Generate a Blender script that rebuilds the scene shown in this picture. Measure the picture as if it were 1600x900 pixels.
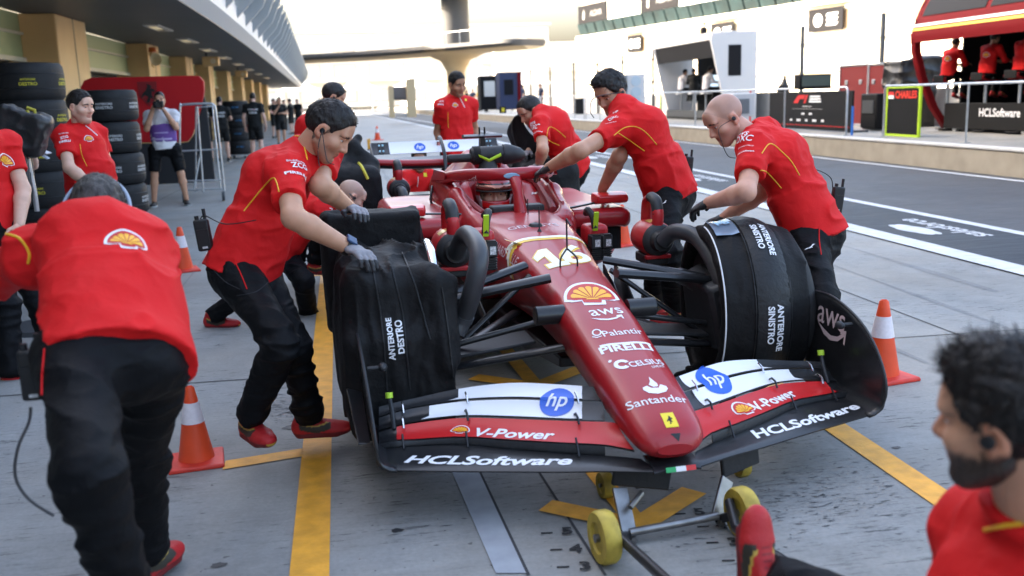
import bpy, bmesh, math, random
import numpy as np
from mathutils import Vector, Matrix
from mathutils.bvhtree import BVHTree
from mathutils.geometry import tessellate_polygon
random.seed(7); np.random.seed(7)
SC = bpy.context.scene
COL = SC.collection
for _o in list(bpy.data.objects): bpy.data.objects.remove(_o)
R_ = math.radians
# ------------------------------------------------------------------ camera (world: +Y runs along the pit lane)
FPX, CAMH, PITCH, ROLL, AZ = 1480.0, 1.48, R_(11.4), R_(1.9), R_(9.0)
_f = np.array([math.sin(AZ)*math.cos(PITCH), math.cos(AZ)*math.cos(PITCH), -math.sin(PITCH)])
_r = np.array([math.cos(AZ), -math.sin(AZ), 0.0]); _u = np.cross(_r, _f)
CR = math.cos(ROLL)*_r - math.sin(ROLL)*_u
CU = math.sin(ROLL)*_r + math.cos(ROLL)*_u
CF = _f
CAM = np.array([0, 0, CAMH])
cam = bpy.data.cameras.new('camera'); camo = bpy.data.objects.new('camera', cam); COL.objects.link(camo)
camo.matrix_world = Matrix(((CR[0], CU[0], -CF[0], 0), (CR[1], CU[1], -CF[1], 0), (CR[2], CU[2], -CF[2], CAMH), (0, 0, 0, 1)))
cam.sensor_width = 36; cam.lens = 36*FPX/1600; cam.clip_end = 3000; cam.clip_start = .05
cam.dof.use_dof = True; cam.dof.focus_distance = 4.7; cam.dof.aperture_fstop = 2.5
SC.camera = camo
# ------------------------------------------------------------------ sky, sun, exposure
SUN_EL, SUN_DIR = R_(28), Vector((-0.95, 0.31, 0)).normalized()
w = bpy.data.worlds.new('World'); SC.world = w; w.use_nodes = True
_nt = w.node_tree; _nt.nodes.clear()
_sky = _nt.nodes.new('ShaderNodeTexSky'); _sky.sky_type = 'NISHITA'; _sky.sun_disc = False
_sky.sun_elevation = SUN_EL; _sky.sun_rotation = math.atan2(SUN_DIR.x, SUN_DIR.y)
_sky.dust_density = 8.0; _sky.air_density = 1.0; _sky.ozone_density = .4
_bg = _nt.nodes.new('ShaderNodeBackground'); _bg.inputs['Strength'].default_value = 0.15
_out = _nt.nodes.new('ShaderNodeOutputWorld')
_nt.links.new(_sky.outputs[0], _bg.inputs['Color']); _nt.links.new(_bg.outputs[0], _out.inputs['Surface'])
_sl = bpy.data.lights.new('sun', 'SUN'); _sl.energy = 3.2; _sl.angle = R_(0.5); _sl.color = (1, .9, .76)
_so = bpy.data.objects.new('sun', _sl); COL.objects.link(_so)
_so.rotation_euler = (Vector((SUN_DIR.x*math.cos(SUN_EL), SUN_DIR.y*math.cos(SUN_EL), math.sin(SUN_EL)))).to_track_quat('Z', 'Y').to_euler()
SC.view_settings.view_transform = 'Standard'; SC.view_settings.look = 'None'
SC.view_settings.exposure = 3.0; SC.view_settings.gamma = 1.0
try: SC.cycles.use_denoising = True; SC.cycles.max_bounces = 8
except Exception: pass

# ------------------------------------------------------------------ pixel of the 1600x900 photograph <-> place
def ray(x, y): return CF + CR*(x-800)/FPX - CU*(y-450)/FPX
def gnd(x, y, z=0.0):
    d = ray(x, y); return CAM + d*((z-CAMH)/d[2])
def dep(x, y, t): return CAM + ray(x, y)*t
def atY(x, y, Y):
    d = ray(x, y); return CAM + d*(Y/d[1])
def atX(x, y, X):
    d = ray(x, y); return CAM + d*(X/d[0])
def nrm(v):
    v = np.asarray(v, float); return v/(np.linalg.norm(v)+1e-12)
def bone(p, px, L, s=1):
    """the point on the sight line of px that lies L from p (s=+1 the farther one)"""
    d = nrm(ray(*px)); oc = p-CAM; b = oc@d; c = oc@oc-L*L; D = b*b-c
    if D < 0:
        q = CAM+d*b; return p+nrm(q-p)*L
    return CAM+d*(b+s*math.sqrt(D))

# ------------------------------------------------------------------ materials
MATS = {}
def mat(name, col, rough=.5, metal=0., var=.0, vscale=8., bump=0., bscale=40., coat=0., sss=0., spec=.4, bdist=.01, attr=False, stretch=(1, 1, 1), alpha=None, detail=4, rvar=0., sheen=0., ridge=0., rscale=7.):
    if name in MATS: return MATS[name]
    m = bpy.data.materials.new(name); m.use_nodes = True; MATS[name] = m
    nt = m.node_tree; N = nt.nodes; L = nt.links; b = N['Principled BSDF']
    c4 = tuple(col)+(1,)
    b.inputs['Base Color'].default_value = c4; b.inputs['Roughness'].default_value = rough; b.inputs['Metallic'].default_value = metal
    b.inputs['Specular IOR Level'].default_value = spec
    if coat: b.inputs['Coat Weight'].default_value = coat; b.inputs['Coat Roughness'].default_value = .08
    if sheen: b.inputs['Sheen Weight'].default_value = sheen; b.inputs['Sheen Roughness'].default_value = .5
    if sss:
        b.inputs['Subsurface Weight'].default_value = sss; b.inputs['Subsurface Radius'].default_value = (1, .35, .2); b.inputs['Subsurface Scale'].default_value = .012
    m.diffuse_color = c4
    tc = N.new('ShaderNodeTexCoord'); mp = N.new('ShaderNodeMapping'); mp.inputs['Scale'].default_value = stretch
    L.new(tc.outputs['Object'], mp.inputs['Vector'])
    src = None
    if attr:
        a = N.new('ShaderNodeAttribute'); a.attribute_name = 'Col'; src = a.outputs['Color']
    if var:
        n = N.new('ShaderNodeTexNoise'); n.inputs['Scale'].default_value = vscale; n.inputs['Detail'].default_value = detail
        L.new(mp.outputs[0], n.inputs['Vector'])
        mr = N.new('ShaderNodeMapRange'); mr.inputs['From Min'].default_value = .3; mr.inputs['From Max'].default_value = .7
        mr.inputs['To Min'].default_value = 1-var; mr.inputs['To Max'].default_value = 1+var; L.new(n.outputs['Fac'], mr.inputs['Value'])
        mx = N.new('ShaderNodeVectorMath'); mx.operation = 'SCALE'
        if src is not None: L.new(src, mx.inputs[0])
        else: mx.inputs[0].default_value = col
        L.new(mr.outputs[0], mx.inputs['Scale']); src = mx.outputs[0]
        if rvar:
            m2 = N.new('ShaderNodeMapRange'); m2.inputs['From Min'].default_value = .3; m2.inputs['From Max'].default_value = .7
            m2.inputs['To Min'].default_value = max(0, rough-rvar); m2.inputs['To Max'].default_value = rough+rvar
            L.new(n.outputs['Fac'], m2.inputs['Value']); L.new(m2.outputs[0], b.inputs['Roughness'])
    if src is not None: L.new(src, b.inputs['Base Color'])
    if bump:
        n2 = N.new('ShaderNodeTexNoise'); n2.inputs['Scale'].default_value = bscale; n2.inputs['Detail'].default_value = 5
        L.new(mp.outputs[0], n2.inputs['Vector'])
        bp = N.new('ShaderNodeBump'); bp.inputs['Strength'].default_value = bump; bp.inputs['Distance'].default_value = bdist
        n2.inputs['Distortion'].default_value = .6
        L.new(n2.outputs['Fac'], bp.inputs['Height']); last = bp.outputs[0]
        if ridge:
            n3 = N.new('ShaderNodeTexNoise'); n3.noise_type = 'RIDGED_MULTIFRACTAL'; n3.inputs['Scale'].default_value = rscale; n3.inputs['Detail'].default_value = 2; n3.inputs['Distortion'].default_value = .8
            L.new(mp.outputs[0], n3.inputs['Vector']); b3 = N.new('ShaderNodeBump'); b3.inputs['Strength'].default_value = ridge; b3.inputs['Distance'].default_value = .012
            L.new(n3.outputs['Fac'], b3.inputs['Height']); L.new(last, b3.inputs['Normal']); last = b3.outputs[0]
        L.new(last, b.inputs['Normal'])
    return m
def emis(name, col, s):
    if name in MATS: return MATS[name]
    m = mat(name, col, .5); b = m.node_tree.nodes['Principled BSDF']
    b.inputs['Emission Color'].default_value = tuple(col)+(1,); b.inputs['Emission Strength'].default_value = s
    return m
def glass(name, col, rough=.05, alpha=.35):
    if name in MATS: return MATS[name]
    m = mat(name, col, rough); m.node_tree.nodes['Principled BSDF'].inputs['Alpha'].default_value = alpha
    return m

# ------------------------------------------------------------------ objects
def link(name, me, m=None, parent=None):
    o = bpy.data.objects.new(name, me); COL.objects.link(o)
    if m is not None:
        for k in (m if isinstance(m, (list, tuple)) else [m]): me.materials.append(k)
    if parent is not None: o.parent = parent
    return o
def tag(o, label, cat, group=None, kind=None):
    if label: o['label'] = label
    if cat: o['category'] = cat
    if group: o['group'] = group
    if kind: o['kind'] = kind
    return o
def empty(name, label, cat, loc=(0, 0, 0), rz=0., group=None):
    o = bpy.data.objects.new(name, None); COL.objects.link(o); o.location = loc; o.rotation_euler = (0, 0, rz); o.empty_display_size = .1
    return tag(o, label, cat, group)
def copy_tree(o, parent=None):
    c = o.copy(); COL.objects.link(c)
    if parent is not None: c.parent = parent
    for ch in list(o.children): copy_tree(ch, c)
    return c
def raw_mesh(name, V, F, smooth=True, sharp=None):
    me = bpy.data.meshes.new(name)
    V = np.asarray(V, np.float32)
    if isinstance(F, np.ndarray) and F.ndim == 2:
        n, k = F.shape
        me.vertices.add(len(V)); me.vertices.foreach_set('co', V.ravel())
        me.loops.add(n*k); me.loops.foreach_set('vertex_index', F.astype(np.int32).ravel())
        me.polygons.add(n); me.polygons.foreach_set('loop_start', np.arange(0, n*k, k, dtype=np.int32))
        me.update(calc_edges=True); me.validate()
    else:
        me.from_pydata([tuple(map(float, v)) for v in V], [], [tuple(int(i) for i in f) for f in F]); me.update()
    if smooth:
        me.polygons.foreach_set('use_smooth', np.ones(len(me.polygons), bool))
        if sharp: me.set_sharp_from_angle(angle=R_(sharp))
    return me
def spline(P, n):
    P = [np.asarray(p, float) for p in P]
    if len(P) < 3: return [P[0]+(P[-1]-P[0])*t for t in np.linspace(0, 1, n)]
    out = []; m = len(P)-1
    for t in np.linspace(0, m, n):
        i = min(int(t), m-1); u = t-i
        p0 = P[max(i-1, 0)]; p1 = P[i]; p2 = P[i+1]; p3 = P[min(i+2, m)]
        out.append(.5*((2*p1)+(-p0+p2)*u+(2*p0-5*p1+4*p2-p3)*u*u+(-p0+3*p1-3*p2+p3)*u**3))
    return out
class MB:
    """collects pieces of one part and links them as one mesh"""
    def __init__(s): s.V = []; s.F = []
    def add(s, V, F):
        o = len(s.V); s.V += [tuple(map(float, v)) for v in V]; s.F += [tuple(int(i)+o for i in f) for f in F]; return s
    def box(s, c, d, rz=0., M=None):
        c = np.asarray(c, float); h = np.asarray(d, float)/2
        V = np.array([(x, y, z) for x in (-1, 1) for y in (-1, 1) for z in (-1, 1)])*h
        if M is not None: V = V@np.asarray(M, float).T
        elif rz: V = V@np.array([[math.cos(rz), math.sin(rz), 0], [-math.sin(rz), math.cos(rz), 0], [0, 0, 1]])
        return s.add(V+c, [(0, 1, 3, 2), (4, 6, 7, 5), (0, 4, 5, 1), (2, 3, 7, 6), (0, 2, 6, 4), (1, 5, 7, 3)])
    def bar(s, a, b, wd, ht, up=(0, 0, 1)):
        a = np.asarray(a, float); b = np.asarray(b, float); x = nrm(b-a); y = nrm(np.cross(up, x)); z = np.cross(x, y)
        return s.box((a+b)/2, (np.linalg.norm(b-a), wd, ht), M=np.array([x, y, z]).T)
    def tube(s, P, r, n=8, cap=True, flat=None):
        P = [np.asarray(p, float) for p in P]; m = len(P); rr = r if hasattr(r, '__len__') else [r]*m
        V = []; F = []; prev = None
        for i, p in enumerate(P):
            d = nrm((P[i+1]-p) if i < m-1 else (p-P[i-1])) if i in (0, m-1) else nrm(nrm(P[i+1]-p)+nrm(p-P[i-1]))
            if prev is None: a = np.array([0, 0, 1.]) if abs(d[2]) < .9 else np.array([1., 0, 0]); sdv = nrm(np.cross(d, a))
            else: sdv = nrm(prev-d*(prev@d))
            prev = sdv; t = np.cross(d, sdv)
            fl = flat or 1
            for k in range(n):
                an = 2*math.pi*k/n; V.append(p+rr[i]*(math.cos(an)*sdv+math.sin(an)*t*fl))
        for i in range(m-1):
            for k in range(n): F.append((i*n+k, i*n+(k+1) % n, (i+1)*n+(k+1) % n, (i+1)*n+k))
        if cap: F.append(tuple(range(n))[::-1]); F.append(tuple(range((m-1)*n, m*n)))
        return s.add(V, F)
    def cyl(s, a, b, r, r2=None, n=20): return s.tube([a, b], [r, r if r2 is None else r2], n)
    def lathe(s, prof, c=(0, 0, 0), axis=(0, 0, 1), n=32, close=False):
        """prof: (radius, height) pairs round axis"""
        ax = nrm(axis); a = np.array([1., 0, 0]) if abs(ax[0]) < .9 else np.array([0, 1., 0]); e1 = nrm(np.cross(ax, a)); e2 = np.cross(ax, e1); c = np.asarray(c, float)
        V = []; F = []; m = len(prof)
        for (r, h) in prof:
            for k in range(n):
                t = 2*math.pi*k/n; V.append(c+ax*h+r*(math.cos(t)*e1+math.sin(t)*e2))
        for i in range(m-1 if not close else m):
            j = (i+1) % m
            for k in range(n): F.append((i*n+k, i*n+(k+1) % n, j*n+(k+1) % n, j*n+k))
        if not close:
            if prof[0][0] > 1e-4: F.append(tuple(range(n))[::-1])
            if prof[-1][0] > 1e-4: F.append(tuple(range((m-1)*n, m*n)))
        return s.add(V, F)
    def loft(s, secs, closed=True, caps=True):
        n = len(secs[0]); o = len(s.V); V = []; F = []
        for sec in secs: V += [tuple(p) for p in sec]
        for i in range(len(secs)-1):
            for k in range(n if closed else n-1):
                F.append((i*n+k, i*n+(k+1) % n, (i+1)*n+(k+1) % n, (i+1)*n+k))
        if caps and closed: F.append(tuple(range(n))[::-1]); F.append(tuple(range((len(secs)-1)*n, len(secs)*n)))
        return s.add(V, F)
    def prism(s, poly, o, ex, ey, th):
        """flat outline poly (2D) placed at o with axes ex, ey, given thickness th along ex x ey"""
        o = np.asarray(o, float); ex = np.asarray(ex, float); ey = np.asarray(ey, float); nz = nrm(np.cross(ex, ey))*th
        n = len(poly); A = [o+ex*x+ey*y for x, y in poly]; B = [p+nz for p in A]
        tris = tessellate_polygon([[Vector((x, y, 0)) for x, y in poly]])
        F = [tuple(t) for t in tris]+[tuple(i+n for i in t) for t in tris]+[(i, (i+1) % n, n+(i+1) % n, n+i) for i in range(n)]
        return s.add(A+B, F)
    def build(s, name, m, parent=None, bevel=0., smooth=True, sharp=40, org=None, seg=2, solid=0., subd=0, tri=False):
        V = np.array(s.V, float)
        if org is not None: V = V-np.asarray(org, float)
        me = raw_mesh(name, V, s.F, False)
        bm = bmesh.new(); bm.from_mesh(me); bmesh.ops.remove_doubles(bm, verts=bm.verts, dist=1e-5); bmesh.ops.recalc_face_normals(bm, faces=bm.faces)
        if tri: bmesh.ops.triangulate(bm, faces=bm.faces)
        bm.to_mesh(me); bm.free()
        if smooth:
            me.polygons.foreach_set('use_smooth', np.ones(len(me.polygons), bool)); me.set_sharp_from_angle(angle=R_(sharp))
        o = link(name, me, m, parent)
        if solid: md = o.modifiers.new('solid', 'SOLIDIFY'); md.thickness = solid; md.offset = 0
        if bevel: md = o.modifiers.new('bevel', 'BEVEL'); md.width = bevel; md.segments = seg; md.limit_method = 'ANGLE'; md.angle_limit = R_(40)
        if subd: md = o.modifiers.new('subd', 'SUBSURF'); md.levels = subd; md.render_levels = subd
        return o
# ------------------------------------------------------------------ soft solids: blended primitives meshed with surface nets
def vnoise(P, f, seed=0):
    """value noise, P (N,3), f scalar or 3-vector frequency"""
    q = P*np.asarray(f, np.float32)+np.float32(seed*17.31+100); i = np.floor(q).astype(np.int64); u = (q-i).astype(np.float32); u = u*u*(3-2*u)
    def h(a, b, c):
        x = (a*374761393+b*668265263+c*2147483647+seed*974711) & 0xffffffff
        x = ((x ^ (x >> 13))*1274126177) & 0xffffffff
        return ((x ^ (x >> 16)) & 0xffff).astype(np.float32)/65535.
    r = 0
    for dx in (0, 1):
        for dy in (0, 1):
            for dz in (0, 1):
                r = r+h(i[:, 0]+dx, i[:, 1]+dy, i[:, 2]+dz)*(u[:, 0] if dx else 1-u[:, 0])*(u[:, 1] if dy else 1-u[:, 1])*(u[:, 2] if dz else 1-u[:, 2])
    return r
class Soft:
    def __init__(s, res): s.res = res; s.ops = []; s.disp = None
    def seg(s, a, b, ra, rb=None, side=None, k=.02, flat=False, sub=False, capk=1.):
        a = np.asarray(a, float); b = np.asarray(b, float); rb = ra if rb is None else rb
        ra = (ra, ra) if np.isscalar(ra) else ra; rb = (rb, rb) if np.isscalar(rb) else rb
        L = np.linalg.norm(b-a); wv = (b-a)/max(L, 1e-9)
        sd = np.array([1., .13, .07]) if side is None else np.asarray(side, float)
        sd = sd-wv*(sd@wv)
        if np.linalg.norm(sd) < 1e-3: sd = np.cross(wv, [0, .7, .7])
        sd = nrm(sd); fv = np.cross(wv, sd); rm = max(max(ra), max(rb))
        def fn(P):
            d = P-a.astype(np.float32); z = d@wv.astype(np.float32); t = np.clip(z/max(L, 1e-9), 0, 1); x = d@sd.astype(np.float32); y = d@fv.astype(np.float32)
            rs = ra[0]+(rb[0]-ra[0])*t; rf = ra[1]+(rb[1]-ra[1])*t
            ov = 0 if flat else z-t*L
            rc = np.minimum(rs, rf)*capk
            k0 = np.sqrt((x/rs)**2+(y/rf)**2+(ov/rc)**2)+1e-6; k1 = np.sqrt((x/rs**2)**2+(y/rf**2)**2+(ov/rc**2)**2)+1e-6
            r = k0*(k0-1)/k1
            if flat: r = np.maximum(r, np.abs(z-L/2)-L/2)
            return r
        s.ops.append((fn, np.minimum(a, b)-rm, np.maximum(a, b)+rm, k, sub)); return s
    def ell(s, c, r, R=None, k=.02, sub=False):
        c = np.asarray(c, float); r = np.asarray(r, float); R = np.eye(3) if R is None else np.asarray(R, float)   # rows of R: axes
        def fn(P):
            q = (P-c.astype(np.float32))@R.T.astype(np.float32); k0 = np.sqrt(((q/r)**2).sum(1))+1e-6; k1 = np.sqrt(((q/r**2)**2).sum(1))+1e-6
            return k0*(k0-1)/k1
        e = np.abs(R.T)@r
        s.ops.append((fn, c-e, c+e, k, sub)); return s
    def box(s, c, h, R=None, rd=.01, k=.01, sub=False):
        c = np.asarray(c, float); h = np.asarray(h, float)-rd; R = np.eye(3) if R is None else np.asarray(R, float)
        def fn(P):
            q = np.abs((P-c.astype(np.float32))@R.T.astype(np.float32))-h
            return np.sqrt((np.maximum(q, 0)**2).sum(1))+np.minimum(q.max(1), 0)-rd
        e = np.abs(R.T)@(h+rd)
        s.ops.append((fn, c-e, c+e, k, sub)); return s
    def plane(s, p, n, k=.004):
        """keep only the side behind the plane (away from n)"""
        p = np.asarray(p, float); n = nrm(n)
        s.ops.append((lambda P: -((P-p.astype(np.float32))@n.astype(np.float32)), None, None, k, True)); return s
    def mesh(s, smooth=1):
        res = s.res; lo = np.min([o[1] for o in s.ops if o[1] is not None and not o[4]], 0)-.03-2*res; hi = np.max([o[2] for o in s.ops if o[2] is not None and not o[4]], 0)+.03+2*res
        n = np.ceil((hi-lo)/res).astype(int)+1
        G = np.full(n, 10., np.float32)
        ax = [(lo[i]+res*np.arange(n[i])).astype(np.float32) for i in range(3)]
        for fn, a, b, k, sub in s.ops:
            if a is None: i0 = np.zeros(3, int); i1 = n
            else:
                mg = k+3*res; i0 = np.clip(np.floor((a-mg-lo)/res).astype(int), 0, n); i1 = np.clip(np.ceil((b+mg-lo)/res).astype(int)+1, 0, n)
            if (i1 <= i0).any(): continue
            sl = tuple(slice(i0[i], i1[i]) for i in range(3)); g = G[sl]
            X, Y, Z = np.meshgrid(ax[0][sl[0]], ax[1][sl[1]], ax[2][sl[2]], indexing='ij')
            d = fn(np.stack([X.ravel(), Y.ravel(), Z.ravel()], 1)).reshape(g.shape).astype(np.float32)
            if sub:
                d = -d; h = np.maximum(k-np.abs(g-d), 0)/k; G[sl] = np.maximum(g, d)+h*h*k/4
            else:
                h = np.maximum(k-np.abs(g-d), 0)/k; G[sl] = np.minimum(g, d)-h*h*k/4
        if s.disp is not None:
            m = np.argwhere(np.abs(G) < 4*res+.02)
            if len(m): P = (lo+m*res).astype(np.float32); G[m[:, 0], m[:, 1], m[:, 2]] += s.disp(P)
        S = G < 0; nx, ny, nz = n
        cs = [(i, j, k) for i in (0, 1) for j in (0, 1) for k in (0, 1)]
        an = np.zeros((nx-1, ny-1, nz-1), bool); al = np.ones_like(an)
        for i, j, k in cs:
            q = S[i:nx-1+i, j:ny-1+j, k:nz-1+k]; an |= q; al &= q
        mix = an & ~al; idx = np.argwhere(mix)
        acc = np.zeros((len(idx), 3)); cnt = np.zeros(len(idx))
        for a in cs:
            for d in range(3):
                if a[d]: continue
                b = list(a); b[d] = 1
                fa = G[idx[:, 0]+a[0], idx[:, 1]+a[1], idx[:, 2]+a[2]]; fb = G[idx[:, 0]+b[0], idx[:, 1]+b[1], idx[:, 2]+b[2]]
                m = (fa < 0) != (fb < 0); t = np.where(m, fa/np.where(m, fa-fb, 1), 0)
                p = np.tile(np.array(a, float), (len(idx), 1)); p[:, d] += t
                acc += p*m[:, None]; cnt += m
        V = lo+(idx+acc/np.maximum(cnt, 1)[:, None])*res
        vid = np.full(mix.shape, -1, np.int64); vid[mix] = np.arange(len(idx))
        Q = []
        for d in range(3):
            e, f = (d+1) % 3, (d+2) % 3
            sa = [slice(None)]*3; sb = [slice(None)]*3; sa[d] = slice(0, n[d]-1); sb[d] = slice(1, n[d])
            A = S[tuple(sa)]; B = S[tuple(sb)]
            c = np.argwhere(A != B); c = c[(c[:, e] > 0) & (c[:, f] > 0) & (c[:, e] < n[e]-1) & (c[:, f] < n[f]-1)]
            ins = A[c[:, 0], c[:, 1], c[:, 2]]
            def cell(de, df):
                q = c.copy(); q[:, e] += de; q[:, f] += df; return vid[q[:, 0], q[:, 1], q[:, 2]]
            q = np.stack([cell(-1, -1), cell(0, -1), cell(0, 0), cell(-1, 0)], 1)
            q[~ins] = q[~ins][:, ::-1]; Q.append(q)
        Q = np.concatenate(Q); Q = Q[(Q >= 0).all(1)]
        for _ in range(smooth):
            E = np.concatenate([Q[:, [0, 1]], Q[:, [1, 2]], Q[:, [2, 3]], Q[:, [3, 0]]]); N = len(V)
            c = np.bincount(E.ravel(), minlength=N); A = np.zeros((N, 3))
            for i in range(3): A[:, i] = np.bincount(E[:, 0], V[E[:, 1], i], N)+np.bincount(E[:, 1], V[E[:, 0], i], N)
            V = V*.5+A/np.maximum(c, 1)[:, None]*.5
        return V, Q
def soft_obj(name, V, Q, m, parent=None, org=None, col=None):
    me = raw_mesh(name, V-(0 if org is None else np.asarray(org, float)), Q)
    if col is not None: paint(me, col)
    return link(name, me, m, parent)
def paint(me, col):
    a = me.color_attributes.new('Col', 'FLOAT_COLOR', 'POINT'); c = np.ones((len(me.vertices), 4), np.float32); c[:, :3] = col; a.data.foreach_set('color', c.ravel())
# ------------------------------------------------------------------ lettering and marks laid on surfaces
_TX = {}
def text2d(s, bold=.0, shear=0., space=1.):
    key = (s, bold, shear, space)
    if key not in _TX:
        cu = bpy.data.curves.new('t', 'FONT'); cu.body = s; cu.size = 1; cu.offset = bold; cu.shear = shear; cu.space_character = space; cu.resolution_u = 3; cu.fill_mode = 'FRONT' if hasattr(cu, 'fill_mode') else None
        ob = bpy.data.objects.new('t', cu); me = bpy.data.meshes.new_from_object(ob)
        V = np.array([v.co[:2] for v in me.vertices]).reshape(-1, 2); F = [tuple(p.vertices) for p in me.polygons]
        bpy.data.objects.remove(ob); bpy.data.curves.remove(cu); bpy.data.meshes.remove(me)
        _TX[key] = (V, F)
    V, F = _TX[key]; return V.copy(), list(F)
def poly2d(poly): return np.array(poly, float), [tuple(t) for t in tessellate_polygon([[Vector((x, y, 0)) for x, y in poly]])]
def merge2d(*parts):
    V = []; F = []; o = 0
    for v, f in parts: V.append(v); F += [tuple(i+o for i in t) for t in f]; o += len(v)
    return np.concatenate(V), F
def circ(r=1, n=28, cx=0, cy=0, sy=1): return [(cx+r*math.cos(2*math.pi*k/n), cy+r*sy*math.sin(2*math.pi*k/n)) for k in range(n)]
def refine(V, F, h):
    """split long edges so a flat mark can follow a curved surface"""
    bm = bmesh.new(); vs = [bm.verts.new((x, y, 0)) for x, y in V]
    for f in F:
        try: bm.faces.new([vs[i] for i in f])
        except ValueError: pass
    bmesh.ops.triangulate(bm, faces=bm.faces)
    for _ in range(7):
        es = [e for e in bm.edges if e.calc_length() > h]
        if not es: break
        bmesh.ops.subdivide_edges(bm, edges=es, cuts=1); bmesh.ops.triangulate(bm, faces=[f for f in bm.faces if len(f.verts) > 3])
    bm.verts.index_update(); V2 = np.array([v.co[:2] for v in bm.verts]); F2 = [tuple(v.index for v in f.verts) for f in bm.faces]; bm.free(); return V2, F2
class Surf:
    """a surface to lay marks on; V in world coordinates"""
    def __init__(s, V, F): s.t = BVHTree.FromPolygons([Vector(v) for v in V], [tuple(int(i) for i in f) for f in F])
    def px(s, x, y):
        d = Vector(ray(x, y)).normalized(); h = s.t.ray_cast(Vector(CAM), d)
        if h[0] is None: return None, None
        n = h[1] if h[1].dot(d) < 0 else -h[1]
        return np.array(h[0]), np.array(n)
def surf_of(objs, Mx=None):
    V = []; F = []
    for o in (objs if isinstance(objs, (list, tuple)) else [objs]):
        me = o.data; b = len(V); mw = Mx or Matrix.Translation(o.location)
        V += [mw@v.co for v in me.vertices]; F += [tuple(i+b for i in p.vertices) for p in me.polygons]
    return Surf(V, F)
def lay(sf, shape, ctr, ex, ey, n, off=.0015, h=None):
    """shape (V2,F) in metres about ctr, axes ex, ey on the surface; cast along -n"""
    V, F = shape
    if h: V, F = refine(V, F, h)
    out = []
    for x, y in V:
        p = ctr+ex*x+ey*y; r = sf.t.ray_cast(Vector(p+n*.12), Vector(-n), .3)
        if r[0] is None: out.append(p+n*off)
        else:
            nn = r[1] if r[1].dot(Vector(n)) > 0 else -r[1]
            out.append(np.array(r[0]+nn*off))
    return np.array(out), F
def decal(sf, shape, p0, p1, name, m, parent, inv=None, org=None, hs=1., off=.0015, asp=None, nav=3, flip=1, div=10):
    """lay shape so its mid line runs from pixel p0 to pixel p1"""
    V, F = shape; V = V.copy(); mn = V.min(0); mx = V.max(0); V -= (mn+mx)/2; wd = (mx-mn)[0]
    cx, cy = (p0[0]+p1[0])/2, (p0[1]+p1[1])/2
    for dy in (0, -4, 4, -8, 8):
        Cc, nc = sf.px(cx, cy+dy)
        if Cc is not None: break
    if Cc is None:
        print('decal misses', name, p0, p1); return None
    ns = [nc]
    for q in (.2, .35):
        for a, b in ((p0, 1-q), (p1, 1-q)):
            h, hn = sf.px(cx+(a[0]-cx)*b, cy+(a[1]-cy)*b)
            if h is not None and np.linalg.norm(h-Cc) < .25: ns.append(hn)
    n = nrm(np.mean(ns, 0))
    def onp(p):
        d = ray(*p); return CAM+d*(((Cc-CAM)@n)/(d@n))
    A, B = onp(p0), onp(p1); ex = B-A; W = np.linalg.norm(ex); ex = nrm(ex-n*(ex@n)); ey = np.cross(n, ex)*flip
    V = V/wd*W; V[:, 1] *= hs
    P, F = lay(sf, (V, F), Cc, ex, ey, n, off, W/div)
    return put(P, F, name, m, parent, inv, org)
def put(P, F, name, m, parent, inv=None, org=None):
    if inv is not None: P = np.array([inv@Vector(p) for p in P])
    if org is not None: P = P-np.asarray(org, float)
    return link(name, raw_mesh(name, P, F, False), m, parent)
def stroke_pts(sf, pxs, off=.002, n=24):
    pts = []
    for q in spline([np.array(p, float) for p in pxs], n):
        a, nn = sf.px(q[0], q[1])
        if a is not None and (not pts or np.linalg.norm(a-pts[-1]) < .25): pts.append(a+nn*off)
    return pts
def stroke(sf, pxs, r, name, m, parent, inv=None, org=None, off=.0015, n=24):
    P = stroke_pts(sf, pxs, off, n)
    if len(P) < 3: print('stroke misses', name, pxs[0]); return None
    t = MB().tube(P, r, 6)
    return put(np.array(t.V), t.F, name, m, parent, inv, org)
def flat_text(s, o, ex, ey, h, name, m, parent=None, bold=.0, shear=0., wd=None, center=True, th=.003):
    """lettering standing on its own flat board, built in place"""
    V, F = text2d(s, bold, shear); mn = V.min(0); mx = V.max(0); V = V-(mn+mx)/2 if center else V-mn
    sy = h/(mx-mn)[1]; sx = sy if wd is None else wd/(mx-mn)[0]
    P = [np.asarray(o, float)+np.asarray(ex, float)*x*sx+np.asarray(ey, float)*y*sy for x, y in V]
    return link(name, raw_mesh(name, P, F, False), m, parent)
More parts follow.
